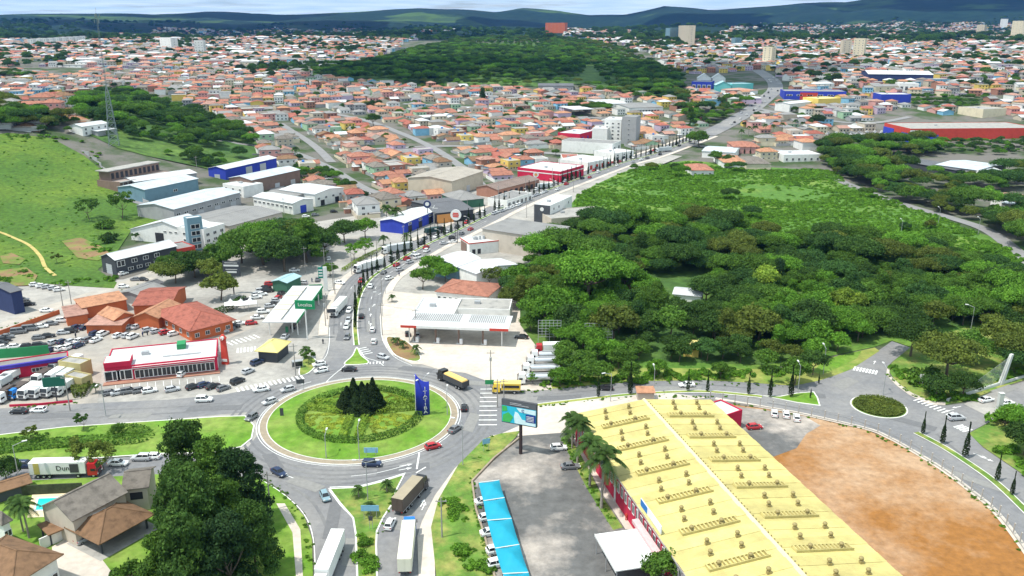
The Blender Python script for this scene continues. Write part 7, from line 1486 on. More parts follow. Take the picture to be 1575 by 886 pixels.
# ---------------- vehicles ----------------
def cpaint(n, c, r=.28): return mat('car_paint_' + n, c, .03, .5, r, spec=.6)
CP_ = dict(white=cpaint('white', (.78, .78, .77)), silver=cpaint('silver', (.45, .46, .48)), grey=cpaint('grey', (.16, .165, .175)), black=cpaint('black', (.018, .018, .02)), red=cpaint('red', (.42, .02, .025)), blue=cpaint('blue', (.02, .035, .085)), teal=cpaint('pale blue', (.22, .33, .38)), beige=cpaint('beige', (.45, .40, .32)), yellow=cpaint('yellow', (.75, .50, .05)))
headm = mat('headlight_glass', (.75, .75, .72), .05, 5, .15); tailm = mat('taillight_red', (.35, .01, .01), .05, 5, .2)
def car_body(L, Wd, prof, name):
    """prof: (x, z_low, z_top, half width factor) along the car, nose at +x"""
    V = []; F = []; m_ = len(prof); K = 8
    for (x, zl, zt, f) in prof:
        w_ = Wd / 2 * f
        V += [(x, -w_ * .90, zl), (x, -w_, zl + (zt - zl) * .3), (x, -w_, zl + (zt - zl) * .75), (x, -w_ * .88, zt), (x, w_ * .88, zt), (x, w_, zl + (zt - zl) * .75), (x, w_, zl + (zt - zl) * .3), (x, w_ * .90, zl)]
    for i in range(m_ - 1):
        for j in range(K): a = i * K + j; c = i * K + (j + 1) % K; F.append((a, c, c + K, a + K))
    me = bpy.data.meshes.new(name); me.from_pydata(V, [], F + [tuple(reversed(range(K))), tuple(range((m_ - 1) * K, m_ * K))]); me.materials.append(CP_['white']); me.update()
    bm = bmesh.new(); bm.from_mesh(me); bmesh.ops.recalc_face_normals(bm, faces=bm.faces); bm.to_mesh(me); bm.free()
    return me
def cabin(bot, top, Wd, zb, zt, name='windows'):
    (b0, b1), (t0, t1) = bot, top; b = MB(); w0, w1 = Wd * .43, Wd * .34
    b.hexa([(b0, -w0, zb), (b1, -w0, zb), (b1, w0, zb), (b0, w0, zb)], [(t0, -w1, zt), (t1, -w1, zt), (t1, w1, zt), (t0, w1, zt)]); g_ = b.mesh(name, carglass)
    b = MB(); b.hexa([(t0 - .05, -w1 - .02, zt), (t1 + .05, -w1 - .02, zt), (t1 + .05, w1 + .02, zt), (t0 - .05, w1 + .02, zt)], [(t0 + .08, -w1 + .08, zt + .06), (t1 - .12, -w1 + .08, zt + .06), (t1 - .12, w1 - .08, zt + .06), (t0 + .08, w1 - .08, zt + .06)])
    for s in (-1, 1):      # pillars
        for (xb, xt) in ((b0, t0), (b1, t1), ((b0 + b1) / 2 - .05, (t0 + t1) / 2)):
            b.hexa([(xb - .05, s * (w0 + .01) - .03, zb), (xb + .05, s * (w0 + .01) - .03, zb), (xb + .05, s * (w0 + .01) + .03, zb), (xb - .05, s * (w0 + .01) + .03, zb)], [(xt - .05, s * (w1 + .01) - .03, zt), (xt + .05, s * (w1 + .01) - .03, zt), (xt + .05, s * (w1 + .01) + .03, zt), (xt - .05, s * (w1 + .01) + .03, zt)])
    return g_, b.mesh('roof', CP_['white'])
b = MB(); b.tube((0, -.1, 0), (0, .1, 0), .31, .31, 14); b.cur = 1; b.tube((0, -.115, 0), (0, .115, 0), .18, .18, 10); WHEEL = b.mesh('wheel', [rubber, steel])
b = MB(); b.tube((0, -.16, 0), (0, .16, 0), .5, .5, 14); b.cur = 1; b.tube((0, -.17, 0), (0, .17, 0), .26, .26, 10); TWHEEL = b.mesh('wheel', [rubber, steel])
def lights(xf, xr, Wd, z):
    b = MB(); b.box(xf - .1, -.22, z, xf + .03, .22, z + .16); h_ = b.mesh('headlight', headm); b = MB(); b.box(xr - .03, -.16, z, xr + .08, .16, z + .2); return h_, b.mesh('taillight', tailm)
CARS = {}
def defcar(k, L, Wd, prof, bot, top, zb, zt, ax):
    body = car_body(L, Wd, prof, 'body'); gm_, rm_ = cabin(bot, top, Wd, zb, zt); hm_, tm_ = lights(prof[-1][0], prof[0][0], Wd, .62); CARS[k] = (body, gm_, rm_, hm_, tm_, ax, Wd, L)
defcar('hatchback', 3.9, 1.7, [(-1.95, .35, .95, .86), (-1.75, .22, 1.0, .97), (-.9, .2, .98, 1), (.4, .2, .97, 1), (1.0, .2, .94, .99), (1.75, .22, .80, .94), (1.97, .35, .66, .8)], (-1.80, 1.05), (-1.35, .35), .95, 1.45, (-1.2, 1.22))
defcar('sedan', 4.4, 1.75, [(-2.2, .35, .92, .84), (-2.0, .22, 1.0, .96), (-1.2, .2, .99, 1), (.4, .2, .95, 1), (1.1, .2, .92, .99), (1.95, .22, .78, .94), (2.2, .35, .64, .8)], (-1.65, 1.05), (-.95, .35), .94, 1.42, (-1.35, 1.38))
defcar('suv', 4.4, 1.82, [(-2.15, .4, 1.1, .88), (-2.0, .28, 1.15, .98), (-.9, .26, 1.12, 1), (.5, .26, 1.08, 1), (1.1, .26, 1.06, 1), (1.95, .28, .95, .95), (2.2, .42, .78, .84)], (-1.98, 1.1), (-1.75, .4), 1.08, 1.66, (-1.35, 1.4))
defcar('pickup', 5.1, 1.85, [(-2.5, .45, .95, .94), (-2.4, .35, 1.0, .98), (-.4, .3, 1.0, 1), (.8, .3, 1.05, 1), (1.5, .3, 1.05, .99), (2.35, .32, .95, .95), (2.55, .45, .8, .86)], (-.5, 1.5), (-.25, .85), 1.03, 1.68, (-1.6, 1.6))
defcar('van', 4.8, 1.9, [(-2.35, .4, 1.2, .96), (-2.2, .3, 1.3, 1), (-.5, .28, 1.3, 1), (1.2, .28, 1.25, 1), (1.8, .3, 1.1, .97), (2.3, .35, .85, .86)], (-2.3, 1.75), (-2.15, 1.0), 1.22, 2.0, (-1.5, 1.5))
CN = dict(white='white', silver='silver', grey='dark grey', black='black', red='red', blue='dark blue', teal='pale bluish', beige='beige', yellow='yellow')
def car(u, v, ang, kind='hatchback', col_='white', label=None, full=True, p=None, group='cars', share=False):
    body, gm_, rm_, hm_, tm_, ax, Wd, L = CARS[kind]; p = G(u, v) + Vector((0, 0, .08)) if p is None else p; r = empty('car' if kind not in ('pickup', 'van') else kind if kind == 'van' else 'pickup_truck', p, radians(ang))
    link('body', body, r, m=CP_[col_]); link('windows', gm_, r); link('roof', rm_, r, m=CP_[col_])
    if kind == 'pickup': MB().box(-2.35, -.75, 1.0, -.6, .75, 1.03).obj('load_bed', darksteel, r)
    for x in ax:
        for s in (-1, 1): link('wheel', WHEEL, r, (x, s * (Wd / 2 - .1), .31))
    if full:
        for s in (-1, 1): link('headlight', hm_, r, (0, s * Wd * .33, 0)); link('taillight', tm_, r, (0, s * Wd * .36, .1))
    tag(r, label, {'pickup': 'pickup truck', 'van': 'van'}.get(kind, 'car'), group, share=share); return r
# cars on the roads
for a in [(491, 563, 205, 'hatchback', 'white', 'white hatchback at the left entry, behind another white car'), (494, 573, 208, 'hatchback', 'white', 'white hatchback at the left entry of the roundabout, nearer one'), (537, 571, 180, 'sedan', 'black', 'black sedan passing the foot of the avenue median'), (443, 602, 213, 'hatchback', 'silver', 'silver hatchback on the north-west arc of the roundabout'), (415, 621, 222, 'hatchback', 'silver', 'silver hatchback on the west arc of the roundabout'), (402, 602, 200, 'sedan', 'white', 'white car on the zebra crossing west of the roundabout'), (387, 645, 250, 'hatchback', 'grey', 'dark grey car leaving the roundabout to the west'), (429, 730, 318, 'sedan', 'blue', 'dark blue car on the south-west arc of the roundabout'), (500, 767, 295, 'hatchback', 'teal', 'pale bluish hatchback turning into the south exit'), (572, 717, 0, 'suv', 'blue', 'dark blue car on the near arc of the roundabout'), (666, 690, 28, 'hatchback', 'red', 'red hatchback on the south-east arc of the roundabout'), (700, 663, 58, 'sedan', 'grey', 'dark grey car on the east arc, above the red one'), (714, 630, 92, 'hatchback', 'black', 'black car behind the orange lorry'), (589, 552, 330, 'hatchback', 'silver', 'silver car joining the avenue beside the grass splitter') , (575, 528, 95, 'hatchback', 'white', 'white car in the right lane of the avenue, nearest the roundabout'), (573, 510, 95, 'hatchback', 'white', 'white car in the right lane of the avenue, second'), (556, 489, 95, 'hatchback', 'black', 'black car beside the avenue median in the right lanes'), (534, 521, 272, 'hatchback', 'grey', 'dark grey car in the left lanes beside the median'), (533, 505, 272, 'hatchback', 'white', 'white car in the left lanes beside the median'), (536, 495, 272, 'sedan', 'silver', 'silver car squeezed behind a white one in the left lanes'), (537, 480, 268, 'hatchback', 'white', 'white car in the left lanes right of the lorry'), (600, 810, 82, 'hatchback', 'white', 'white hatchback waiting beside the blue-cab lorry'),
    (314, 618, 5, 'suv', 'white', 'white car leaving the shop car park onto the west road'), (30, 636, 180, 'sedan', 'black', 'black car on the west road, left one'), (60, 634, 180, 'hatchback', 'white', 'white car on the west road behind the black one'), (40, 719, 0, 'suv', 'blue', 'dark blue car in the lower lane left of the lorry'), (218, 708, 180, 'suv', 'silver', 'silver car in the lower lane behind the grey roof'), (234, 706, 180, 'hatchback', 'white', 'white car close behind the silver one in the lower lane'), (182, 716, 0, 'sedan', 'white', 'white car just ahead of the red lorry cab'),
    (932, 600, 175, 'hatchback', 'black', 'black car on the east road'), (1056, 595, 185, 'sedan', 'white', 'white car on the east road beside a cypress'), (1191, 639, 75, 'hatchback', 'white', 'white car parked beside the earth lot fence, left'), (1209, 641, 75, 'hatchback', 'white', 'white car parked beside the earth lot fence, middle'), (1225, 646, 75, 'hatchback', 'white', 'white car parked beside the earth lot fence, right'), (1160, 660, 10, 'hatchback', 'red', 'red car parked behind the yellow-roofed store'), (1516, 618, 20, 'sedan', 'white', 'white car crossing the bridge, left one'), (1547, 623, 15, 'sedan', 'white', 'white car crossing the bridge, right one'), (1470, 646, 8, 'suv', 'silver', 'silver estate car on the crossing by the bridge'), (859, 692, 5, 'hatchback', 'white', 'white car parked below the palms'), (877, 721, 8, 'sedan', 'grey', 'dark grey car parked below the tall palms'), (627, 516, 100, 'hatchback', 'black', 'black car fuelling at the left pump'), (642, 518, 100, 'hatchback', 'silver', 'silver car fuelling beside the black one'), (802, 521, 170, 'sedan', 'black', 'black car in the shade at the right end of the fuel station'),
    (230, 604, 28, 'hatchback', 'white', 'white car parked in front of the crimson shop, leftmost'), (265, 602, 30, 'hatchback', 'silver', 'silver car parked in front of the crimson shop'), (297, 598, 45, 'hatchback', 'black', 'black car parked in front of the crimson shop'), (314, 595, 45, 'hatchback', 'blue', 'dark blue car parked in front of the crimson shop'), (328, 597, 48, 'sedan', 'black', 'black sedan parked near the kiosk of the crimson shop'), (344, 600, 50, 'hatchback', 'grey', 'dark grey car at the end of the shop row'), (280, 578, 85, 'hatchback', 'white', 'white car parked directly at the crimson shop windows'), (433, 546, 80, 'van', 'white', 'white van beside the yellow kiosk'), (466, 437, 160, 'hatchback', 'silver', 'silver car next to the car wash'), (453, 418, 10, 'sedan', 'white', 'white car behind the car wash'), (522, 437, 340, 'sedan', 'white', 'white car crossing the pale yard by the avenue'), (133, 831, 60, 'sedan', 'silver', 'silver car half under the tiled carport'), (220, 432, 350, 'sedan', 'black', 'black car on the west street'), (190, 423, 60, 'hatchback', 'white', 'white car in front of the black hall'), (210, 432, 5, 'sedan', 'grey', 'dark grey car parked near the black hall'), (72, 480, 5, 'sedan', 'white', 'white car on the dusty west street'), (190, 443, 10, 'hatchback', 'white', 'white car on the verge of the west street'), (626, 400, 60, 'hatchback', 'red', 'dark red car on the avenue beside the bright trees'), (643, 398, 50, 'van', 'white', 'white van at the kerb near the bright trees'), (683, 376, 30, 'sedan', 'silver', 'silver car at the kerb near the round sign'), (697, 374, 30, 'sedan', 'white', 'white car at the kerb under the round sign')]:
    car(*a)
def row(a, b_, n, ang, desc, cols=('white', 'silver', 'grey', 'black', 'white', 'blue', 'silver'), kinds=('hatchback', 'sedan', 'hatchback', 'suv'), full=False, jit=1.0, skip=0.0):
    A, B2 = G(*a), G(*b_)
    for i in range(n):
        if random.random() < skip: continue
        p = A + (B2 - A) * (i / max(1, n - 1)); p = p + Vector((random.uniform(-.3, .3) * jit, random.uniform(-.3, .3) * jit, 0)); p.z = T(p.x, p.y) + .12
        c = random.choice(cols); k = random.choice(kinds); car(0, 0, ang + random.uniform(-4, 4) * jit, k, c, f'{CN[c]} {dict(hatchback="hatchback", sedan="sedan", suv="tall car", pickup="pickup", van="van")[k]} {desc}', full, p, 'parked cars')
row((117, 506), (212, 505), 8, 72, 'in the row below the orange restaurant', full=True)
row((228, 510), (268, 516), 4, 45, 'under the eaves of the red tiled roof', cols=('red', 'white', 'white', 'silver'), full=True)
row((80, 541), (122, 534), 4, 68, 'in the front row of the left car park', cols=('white', 'silver', 'white', 'blue'), full=True)
row((84, 529), (147, 526), 6, 68, 'in the back row of the left car park', full=True)
row((2, 531), (12, 520), 3, 15, 'parked at the left edge of the dusty car park', cols=('black', 'grey', 'black'), kinds=('suv', 'sedan'))
row((30, 513), (95, 496), 5, 20, 'along the low red wall', cols=('black', 'grey', 'white', 'grey'), kinds=('suv', 'van', 'sedan'))
row((55, 440), (92, 448), 5, 30, 'parked at the foot of the pasture', cols=('white', 'silver', 'white'))
row((24, 458), (44, 470), 3, 20, 'beside the navy shed', cols=('grey', 'white', 'black'))
row((5, 537), (60, 534), 4, 20, 'behind the green metal wall', cols=('white', 'black', 'white'))
row((345, 512), (368, 500), 4, 20, 'beside the hedge of the restaurant')
row((385, 500), (425, 465), 5, 20, 'left of the long fuel canopy', cols=('white', 'silver', 'red', 'black'))
row((372, 470), (412, 450), 5, 25, 'in the shaded car park behind the white tents', cols=('white', 'white', 'silver', 'black'))
row((395, 455), (415, 440), 4, 25, 'under the trees behind the car wash', cols=('white', 'black', 'silver', 'red'))
row((744, 776), (765, 850), 4, 20, 'half hidden under the blue shade sails', cols=('white',), full=True)
row((766, 870), (775, 900), 2, 20, 'under the nearest blue shade sail', cols=('white',))
row((765, 380), (800, 390), 5, 100, 'behind the burger restaurant', cols=('white', 'red', 'silver', 'black')); row((770, 374), (805, 384), 5, 100, 'along the wall of the tan warehouse', cols=('white', 'white', 'red', 'silver'))
row((760, 330), (800, 316), 9, 60, 'on the showroom forecourt of the avenue', cols=('white', 'white', 'silver')); row((765, 322), (815, 304), 10, 60, 'in the second row of the showroom forecourt', cols=('white', 'silver', 'white'))
row((535, 305), (565, 300), 4, 10, 'in the yard of the halls', cols=('white',)); row((815, 305), (840, 296), 5, 60, 'on the right of the showroom forecourt', cols=('white', 'silver'))
row((60, 522), (110, 512), 5, 20, 'in the middle of the dusty car park', skip=.2); row((148, 516), (205, 520), 6, 72, 'in the second row below the orange restaurant', skip=.3)
row((168, 608), (214, 604), 4, 30, 'at the left end of the crimson shop bays', cols=('white', 'silver', 'grey')); row((365, 590), (395, 560), 3, 60, 'near the yellow kiosk'); row((440, 520), (452, 505), 2, 85, 'under the long fuel canopy'); row((0, 548), (20, 545), 2, 20, 'at the edge of the truck lot')
row((420, 470), (440, 446), 4, 80, 'fuelling under the long canopy', cols=('white', 'red', 'black')); row((470, 470), (505, 400), 5, 100, 'on the pale yard beside the avenue', skip=.3); row((340, 330), (430, 318), 7, 10, 'in the lane between the halls', skip=.4); row((440, 340), (540, 322), 8, 20, 'on the street below the white halls', skip=.3)
row((650, 470), (700, 462), 4, 90, 'behind the fuel station', skip=.3); row((600, 430), (630, 405), 3, 50, 'on the pavement by the bright trees', cols=('white', 'silver'))
for k in range(6): row((1262 + k * 9, 206 + k * 1.5), (1380 - k * 4, 203 + k * 1.6), 11, 80, f'in the big store car park', cols=('white', 'silver', 'white', 'grey', 'silver'))
# traffic on the avenue
PLC = [o.location.copy() for o, _ in THINGS if o.get('category') in ('car', 'van', 'pickup truck')]
for u, v in ((521, 480), (524, 462), (567, 415), (580, 405), (556, 422), (611, 388), (622, 380), (598, 394), (668, 360), (1020, 234), (1030, 231)): PLC += [G(u, v), G(u, v)]
def free(c, r=6.0):
    if any((Vector((q.x, q.y, 0)) - Vector((c.x, c.y, 0))).length < r for q in PLC): return False
    PLC.append(Vector(c)); return True
for i in range(150):
    t = random.uniform(18, len(AVW) - 4); k = int(t); p = AVW[k]; q = AVW[k + 1]; d = (q - p).normalized(); s = random.choice((-1, 1)); off = random.choice((2.6, 5.6)); c = p + Vector((-d.y, d.x, 0)) * off * s + d * random.uniform(0, 6)
    if not free(c): continue
    cc_ = random.choice(['white', 'silver', 'black', 'grey', 'white', 'red']); car(0, 0, math.degrees(atan2(d.y, d.x)) + (180 if s > 0 else 0), random.choice(['hatchback', 'sedan', 'suv']), cc_, f'{CN[cc_]} car driving on the avenue ' + ('towards' if s > 0 else 'away from') + ' the roundabout', False, Vector((c.x, c.y, T(c.x, c.y) + .1)), 'cars on the avenue')
for i in range(26):
    k = random.randrange(2, len(AVW2) - 2); p = AVW2[k]; q = AVW2[k + 1]; d = (q - p).normalized(); s = random.choice((-1, 1)); c = p + Vector((-d.y, d.x, 0)) * 4 * s + d * random.uniform(0, 14)
    if not free(c): continue
    cc_ = random.choice(['white', 'silver', 'black', 'white']); car(0, 0, math.degrees(atan2(d.y, d.x)) + (180 if s > 0 else 0), 'hatchback', cc_, f'{CN[cc_]} car on the straight far stretch of the avenue', False, Vector((c.x, c.y, T(c.x, c.y) + .45)), 'cars on the avenue')
# lorries
def cab(r, x0, L, Wd, H_, m, parts=True):
    """lorry cab with its nose at x0 + L"""
    b = MB(); b.hexa([(x0, -Wd / 2, .6), (x0 + L, -Wd / 2, .6), (x0 + L, Wd / 2, .6), (x0, Wd / 2, .6)], [(x0, -Wd / 2 + .05, H_ * .62), (x0 + L, -Wd / 2 + .05, H_ * .62), (x0 + L, Wd / 2 - .05, H_ * .62), (x0, Wd / 2 - .05, H_ * .62)])
    b.hexa([(x0, -Wd / 2 + .05, H_ * .62), (x0 + L, -Wd / 2 + .05, H_ * .62), (x0 + L, Wd / 2 - .05, H_ * .62), (x0, Wd / 2 - .05, H_ * .62)], [(x0, -Wd / 2 + .2, H_), (x0 + L - .45, -Wd / 2 + .2, H_), (x0 + L - .45, Wd / 2 - .2, H_), (x0, Wd / 2 - .2, H_)]); b.obj('cab', m, r)
    b = MB(); b.hexa([(x0 + L - .02, -Wd / 2 + .15, H_ * .60), (x0 + L + .04, -Wd / 2 + .15, H_ * .60), (x0 + L + .04, Wd / 2 - .15, H_ * .60), (x0 + L - .02, Wd / 2 - .15, H_ * .60)], [(x0 + L - .42, -Wd / 2 + .28, H_ * .94), (x0 + L - .36, -Wd / 2 + .28, H_ * .94), (x0 + L - .36, Wd / 2 - .28, H_ * .94), (x0 + L - .42, Wd / 2 - .28, H_ * .94)]); b.obj('windscreen', carglass, r)
    for s in (-1, 1):
        b = MB(); b.box(x0 + L * .35, s * (Wd / 2 - .02) - .03, H_ * .5, x0 + L * .8, s * (Wd / 2 - .02) + .03, H_ * .66); b.obj('side_window', carglass, r); MB().box(x0 + L - .02, s * Wd * .36 - .2, .75, x0 + L + .05, s * Wd * .36 + .2, 1.0).obj('headlight', headm, r); MB().box(x0 + L - .1, s * (Wd / 2 + .15) - .08, H_ * .5, x0 + L + .02, s * (Wd / 2 + .15) + .08, H_ * .72).obj('mirror', darksteel, r)
    MB().box(x0 + L - .01, -Wd * .3, .8, x0 + L + .03, Wd * .3, H_ * .52).obj('grille', darksteel, r); MB().box(x0 + L - .1, -Wd / 2, .35, x0 + L + .1, Wd / 2, .7).obj('bumper', darksteel, r)
def wheels(r, xs, Wd):
    for x in xs:
        for s in (-1, 1): link('wheel', TWHEEL, r, (x, s * (Wd / 2 - .18), .5))
def lorry(u, v, ang, label, Lb=7.0, cabm='white', boxm='white', Hb=3.6, box='box', semi=False, p=None, withcab=True, name='lorry'):
    """origin at the middle of the whole lorry, nose at +x"""
    p = G(u, v) + Vector((0, 0, .08)) if p is None else p; r = empty(name, p, radians(ang)); tag(r, label, 'lorry', 'lorries'); Wd = 2.5; cl = 2.1; tot = Lb + cl + .3; x0 = -tot / 2
    cm = CP_[cabm] if isinstance(cabm, str) else cabm; bm_ = {'white': mat('box_white', (.74, .74, .72), .06, .4, .5), 'dark': mat('box_dark', (.085, .065, .055), .1, .4, .5), 'brown': mat('box_top_brown', (.33, .28, .20), .1, .4, .6), 'grey': mat('box_grey', (.46, .49, .50), .08, .4, .5), 'yellow': CP_['yellow'], 'cream': mat('box_cream', (.66, .64, .52), .06, .4, .5)}
    bm2 = bm_[boxm] if isinstance(boxm, str) else boxm
    MB().box(x0, -.5, .75, x0 + tot - .4, .5, 1.0).obj('chassis', darksteel, r)
    if box == 'box':
        MB().box(x0, -Wd / 2 - .03, 1.05, x0 + Lb, Wd / 2 + .03, Hb).obj('cargo_box', bm2, r); MB().box(x0 - .04, -Wd / 2 + .1, 1.15, x0 - .0, -.04, Hb - .12).obj('rear_door', bm2, r); MB().box(x0 - .04, .04, 1.15, x0 - .0, Wd / 2 - .1, Hb - .12).obj('rear_door', bm2, r)
        for s in (-1, 1): MB().box(x0, s * (Wd / 2 + .035) - .02, 1.05, x0 + Lb, s * (Wd / 2 + .035) + .02, 1.2).obj('side_rail', steel, r); MB().box(x0 - .05, s * 1.0 - .12, .85, x0, s * 1.0 + .12, 1.0).obj('taillight', tailm, r)
    elif box == 'tank':
        b = MB(); b.tube((x0, 0, 1.95), (x0 + .3, 0, 1.95), .75, 1.02, 18); b.tube((x0 + .3, 0, 1.95), (x0 + Lb - .3, 0, 1.95), 1.02, 1.02, 18, False); b.tube((x0 + Lb - .3, 0, 1.95), (x0 + Lb, 0, 1.95), 1.02, .75, 18); b.obj('tank', mat('tank_silver', (.62, .63, .65), .08, .6, .3, metal=.6), r, True)
        MB().box(x0 + 1, -.3, 2.95, x0 + Lb - 1, .3, 3.08).obj('walkway', steel, r)
    elif box == 'tipper':
        MB().box(x0, -Wd / 2, 1.1, x0 + Lb, -Wd / 2 + .1, 2.7).obj('side_wall', darksteel, r); MB().box(x0, Wd / 2 - .1, 1.1, x0 + Lb, Wd / 2, 2.7).obj('side_wall', darksteel, r); MB().box(x0, -Wd / 2 + .1, 1.1, x0 + .1, Wd / 2 - .1, 2.7).obj('tailgate', darksteel, r); MB().box(x0 + Lb - .1, -Wd / 2 + .1, 1.1, x0 + Lb, Wd / 2 - .1, 2.9).obj('front_wall', darksteel, r)
        b = MB(); b.hexa([(x0 + .1, -Wd / 2 + .1, 2.3), (x0 + Lb - .1, -Wd / 2 + .1, 2.3), (x0 + Lb - .1, Wd / 2 - .1, 2.3), (x0 + .1, Wd / 2 - .1, 2.3)], [(x0 + .4, -Wd / 2 + .4, 2.95), (x0 + Lb - .4, -Wd / 2 + .4, 2.95), (x0 + Lb - .4, Wd / 2 - .4, 2.95), (x0 + .4, Wd / 2 - .4, 2.95)]); b.obj('load_cover', mat('load_orange', (.78, .50, .16), .1, 1, .8), r)
    if withcab: cab(r, x0 + tot - cl, cl, Wd, 2.9 if Lb < 6 else 3.3, cm)
    ax = [x0 + tot - .9, x0 + 1.6] + ([x0 + 2.85] if Lb > 6 else []) + ([x0 + 4.1, x0 + tot - 4.2] if Lb > 9.5 else []); wheels(r, ax, Wd); return r, x0, Lb, Wd
lorry(697, 592, 133, 'black tipper lorry with an orange covered load on the roundabout', 8.6, 'black', 'dark', 3.0, 'tipper')
r_, x0, Lb, Wd = lorry(632, 771, 70, 'dark box lorry with brown top entering the roundabout from the south', 9.6, 'black', 'dark', 3.9)
MB().box(x0, -Wd / 2, 3.91, x0 + Lb, Wd / 2, 3.95).obj('box_top', mat('box_top_brown', (.33, .28, .20), .1, .4, .6), r_)
r_, x0, Lb, Wd = lorry(627, 850, 93, 'long cream trailer lorry with a blue cab queuing behind the dark one', 12.5, CP_['blue'] if False else mat('cab_blue', (.02, .16, .55), .05, 1, .35), 'cream', 3.8)
lorry(507, 878, 268, 'long white box lorry leaving by the south exit', 12.5, 'white', 'white', 3.9)
lorry(521, 480, 264, 'white lorry coming down the left lanes, nearest the roundabout', 10.5, 'white', 'white', 3.7); lorry(567, 415, 231, 'long white lorry in the left lanes beside the yellow-green hedge', 12, 'white', 'white', 3.7)
lorry(611, 388, 214, 'long grey trailer lorry in the left lanes of the avenue', 12, 'white', 'grey', 3.7); lorry(668, 360, 35, 'dark green lorry parked in front of the blue shop', 7, 'black', mat('load_dkgreen', (.02, .05, .05), .1, 1, .7), 3.2); lorry(838, 290, 30, 'red box lorry parked beside the avenue at the scrub', 7, 'white', 'grey', 3.2); lorry(1020, 234, 205, 'grey trailer lorry at the bend of the avenue', 12, 'white', 'grey', 3.8)
# lorry in the lower lane with partial lettering
r_, x0, Lb, Wd = lorry(103, 732, 3, 'white and grey lorry with a red cab and dark lettering in the lower lane', 12, 'red', 'white', 3.9)
letters(r_, 'Dun', 1.7, x0 + 7.2, -Wd / 2 - .06, 2.5, darksteel); MB().box(x0 + 1.0, -Wd / 2 - .08, 1.2, x0 + 2.2, -Wd / 2 - .03, 3.8).obj('yellow_band', mat('dull_yellow', (.50, .42, .12), .1, 1, .6), r_); b = MB(); b.box(x0 + 8.7, -Wd / 2 - .09, 1.4, x0 + 10.6, -Wd / 2 - .035, 3.5); b.obj('dark_emblem', darksteel, r_)
lorry(848, 545, 183, 'red-cab lorry with a white box parked by the wood', 7.5, 'red', 'white', 3.6)
for i, (u, v) in enumerate(((826, 590), (832, 576), (838, 564), (844, 555))): lorry(u, v, 183, 'tanker lorry with a silver tank parked by the wood, ' + ordinal(i + 1) + ' from the road', 8.5, 'white', 'white', 3, 'tank', name='tanker_lorry')
# yellow bus-like truck
r_, x0, Lb, Wd = lorry(779, 604, 178, 'yellow lorry with a canopy top turning out of the east road', 5.2, 'yellow', 'yellow', 2.9)
MB().box(x0 - .1, -1.3, 2.95, x0 + Lb + .2, 1.3, 3.1).obj('canopy', mat('canopy_yellow', (.80, .60, .16), .05, 1, .6), r_)
for s in (-1, 1): MB().box(x0 + .3, s * 1.3 - .05, 1.9, x0 + Lb - .3, s * 1.3 + .05, 2.6).obj('window_band', carglass, r_)
# truck dealer lot
for i, (u, v, cm, bx) in enumerate(((28, 612, mat('cab_brightblue', (.02, .20, .60), .05, 1, .35), 'dark'), (46, 612, 'white', 'white'), (62, 611, 'white', 'grey'), (80, 609, 'white', 'white'), (97, 607, 'white', 'white'), (10, 618, 'white', 'dark'), (16, 590, 'white', 'white'), (86, 588, 'white', 'white'), (104, 588, 'white', 'grey'), (2, 600, 'white', 'grey'), (113, 568, 'white', 'white'), (66, 590, 'white', 'dark'), (92, 572, 'white', 'white'))):
    lorry(u, v - 3, 262 if v > 580 else 258, ('bright blue cab lorry' if i == 0 else 'white lorry with ' + dict(white='a white', dark='a dark', grey='a grey')[bx] + ' body') + ' for sale in the truck lot', 4.2, cm, bx, 2.9)
# motorbikes and people are tiny dots near the restaurant
def person(u, v, shirt, label):
    p = G(u, v); o = empty('person', p, random.uniform(0, 6)); V = [Vector(q) for q in ((0, 0, .95), (0, 0, 1.2), (0, 0, 1.45), (0, 0, 1.58), (0, 0, 1.70), (.1, 0, .9), (.11, .05, .5), (.11, 0, .05), (-.1, 0, .9), (-.11, -.05, .5), (-.11, 0, .05), (.2, 0, 1.42), (.26, .02, 1.15), (.25, .1, .9), (-.2, 0, 1.42), (-.26, .02, 1.15), (-.25, .1, .9))]
    E = [(0, 1), (1, 2), (2, 3), (3, 4), (0, 5), (5, 6), (6, 7), (0, 8), (8, 9), (9, 10), (2, 11), (11, 12), (12, 13), (2, 14), (14, 15), (15, 16)]; R_ = [.14, .14, .15, .07, .11, .09, .07, .06, .09, .07, .06, .07, .05, .04, .07, .05, .04]
    me = bpy.data.meshes.new('body'); me.from_pydata([tuple(v_) for v_ in V], E, []); me.materials.append(WM[shirt]); b_ = link('body', me, o); md_ = b_.modifiers.new('skin', 'SKIN')
    for i, sv_ in enumerate(me.skin_vertices[0].data): sv_.radius = (R_[i], R_[i]); sv_.use_root = (i == 0)
    tag(o, label, 'person', 'people'); return o
for a in ((220, 518, 'navy', 'person in dark clothes walking in the restaurant car park, left one'), (227, 516, 'dark', 'person in dark clothes walking in the restaurant car park, right one'), (480, 434, 'navy', 'person standing beside the green kiosk'), (497, 529, 'dark', 'person in dark clothes on the left pavement'), (117, 520, 'dark', 'person standing in the dusty car park'), (963, 801, 'red', 'person in a red top at the crimson wall'), (1247, 608, 'dark', 'person on the grass triangle'), (614, 425, 'navy', 'person at the kerb of the avenue')): person(*a)
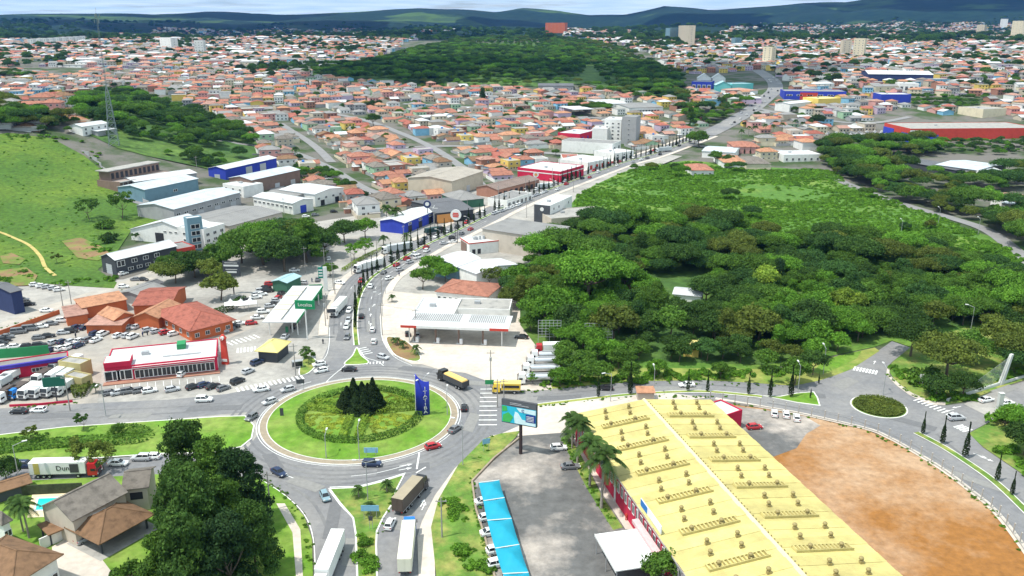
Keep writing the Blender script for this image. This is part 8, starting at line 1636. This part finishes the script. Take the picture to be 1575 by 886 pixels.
# ---------------- every label singles out one thing ----------------
byl = {}
for o, share in THINGS:
    if 'label' in o.keys() and not share: byl.setdefault(o['label'], []).append(o)
bpy.context.view_layer.update()
by2 = {}
for lb, L in byl.items():
    k = lb if len(L) == 1 and len(lb.split()) <= 12 else ' '.join(lb.split()[:12]).rstrip(',')
    by2.setdefault(k, []).extend(L)
for lb, L in by2.items():
    if len(L) < 2: continue
    L.sort(key=lambda o: PX(o.matrix_world.translation)[0])
    for i, o in enumerate(L):
        base = ' '.join(lb.split()[:12]).rstrip(',')
        o['label'] = base + (', ' + ('left' if i == 0 else 'right') + ' one of two' if len(L) == 2 else ', ' + ordinal(i + 1) + ' from the left')
# ---------------- air ----------------
b = MB(); b.box(-13000, -1500, -3, 13000, 13500, 460); hz = b.mesh('haze', [])
m = bpy.data.materials.new('air'); m.use_nodes = True; t = m.node_tree; t.nodes.clear(); o_ = nd(t, 'ShaderNodeOutputMaterial'); pv = nd(t, 'ShaderNodeVolumePrincipled')
pv.inputs['Color'].default_value = (.11, .34, .88, 1); pv.inputs['Density'].default_value = 4.2e-5; pv.inputs['Anisotropy'].default_value = .2; t.links.new(pv.outputs[0], o_.inputs['Volume'])
hz.materials.append(m); o = link('haze', hz); o['kind'] = 'stuff'

# ---------------- unseen clouds added above the view to shade far hills and town edge ----------------
cm_ = mat('cloud_white', (.80, .80, .80), .04, .002, 1.0); rs = np.random.RandomState(17)
for k, (cx, cy, lx, ly) in enumerate(((-2600, 4300, 1500, 900), (-400, 5200, 1500, 800), (1900, 5600, 1200, 900), (-3800, 6400, 1500, 900), (3400, 4700, 1000, 700), (900, 6900, 1900, 800), (-1500, 2450, 700, 330), (3900, 7000, 1300, 900), (-1500, 7300, 1200, 600), (350, 3000, 800, 260), (-1150, 700, 420, 240))):
    sx, sy = -1500 / math.tan(SUN_EL) * -cos(SUN_AZ), -1500 / math.tan(SUN_EL) * -sin(SUN_AZ)
    n = 900; a = rs.uniform(0, 2 * pi, n); q = np.sqrt(rs.uniform(0, 1, n)); b = MB()
    for i in range(26):
        t, rr = rs.uniform(0, 2 * pi), sqrt(rs.uniform(0, 1)); px, py = lx * .75 * rr * cos(t), ly * .75 * rr * sin(t); r0 = min(lx, ly) * rs.uniform(.22, .5)
        bm = bmesh.new(); bmesh.ops.create_icosphere(bm, subdivisions=2, radius=r0)
        for v_ in bm.verts: v_.co *= 1 + .25 * mnoise.noise(v_.co * (3 / r0) + Vector((i, k, 0))); v_.co.z *= .45; v_.co += Vector((px, py, 0))
        off = len(b.v); b.v += [tuple(v_.co) for v_ in bm.verts]; b.f += [tuple(off + v_.index for v_ in f.verts) for f in bm.faces]; b.m += [0] * len(bm.faces); bm.free()
    o = struct(b.obj('shade_cloud', cm_, None, True)); o.location = (cx - sx, cy - sy, 1500); o['kind'] = 'stuff'
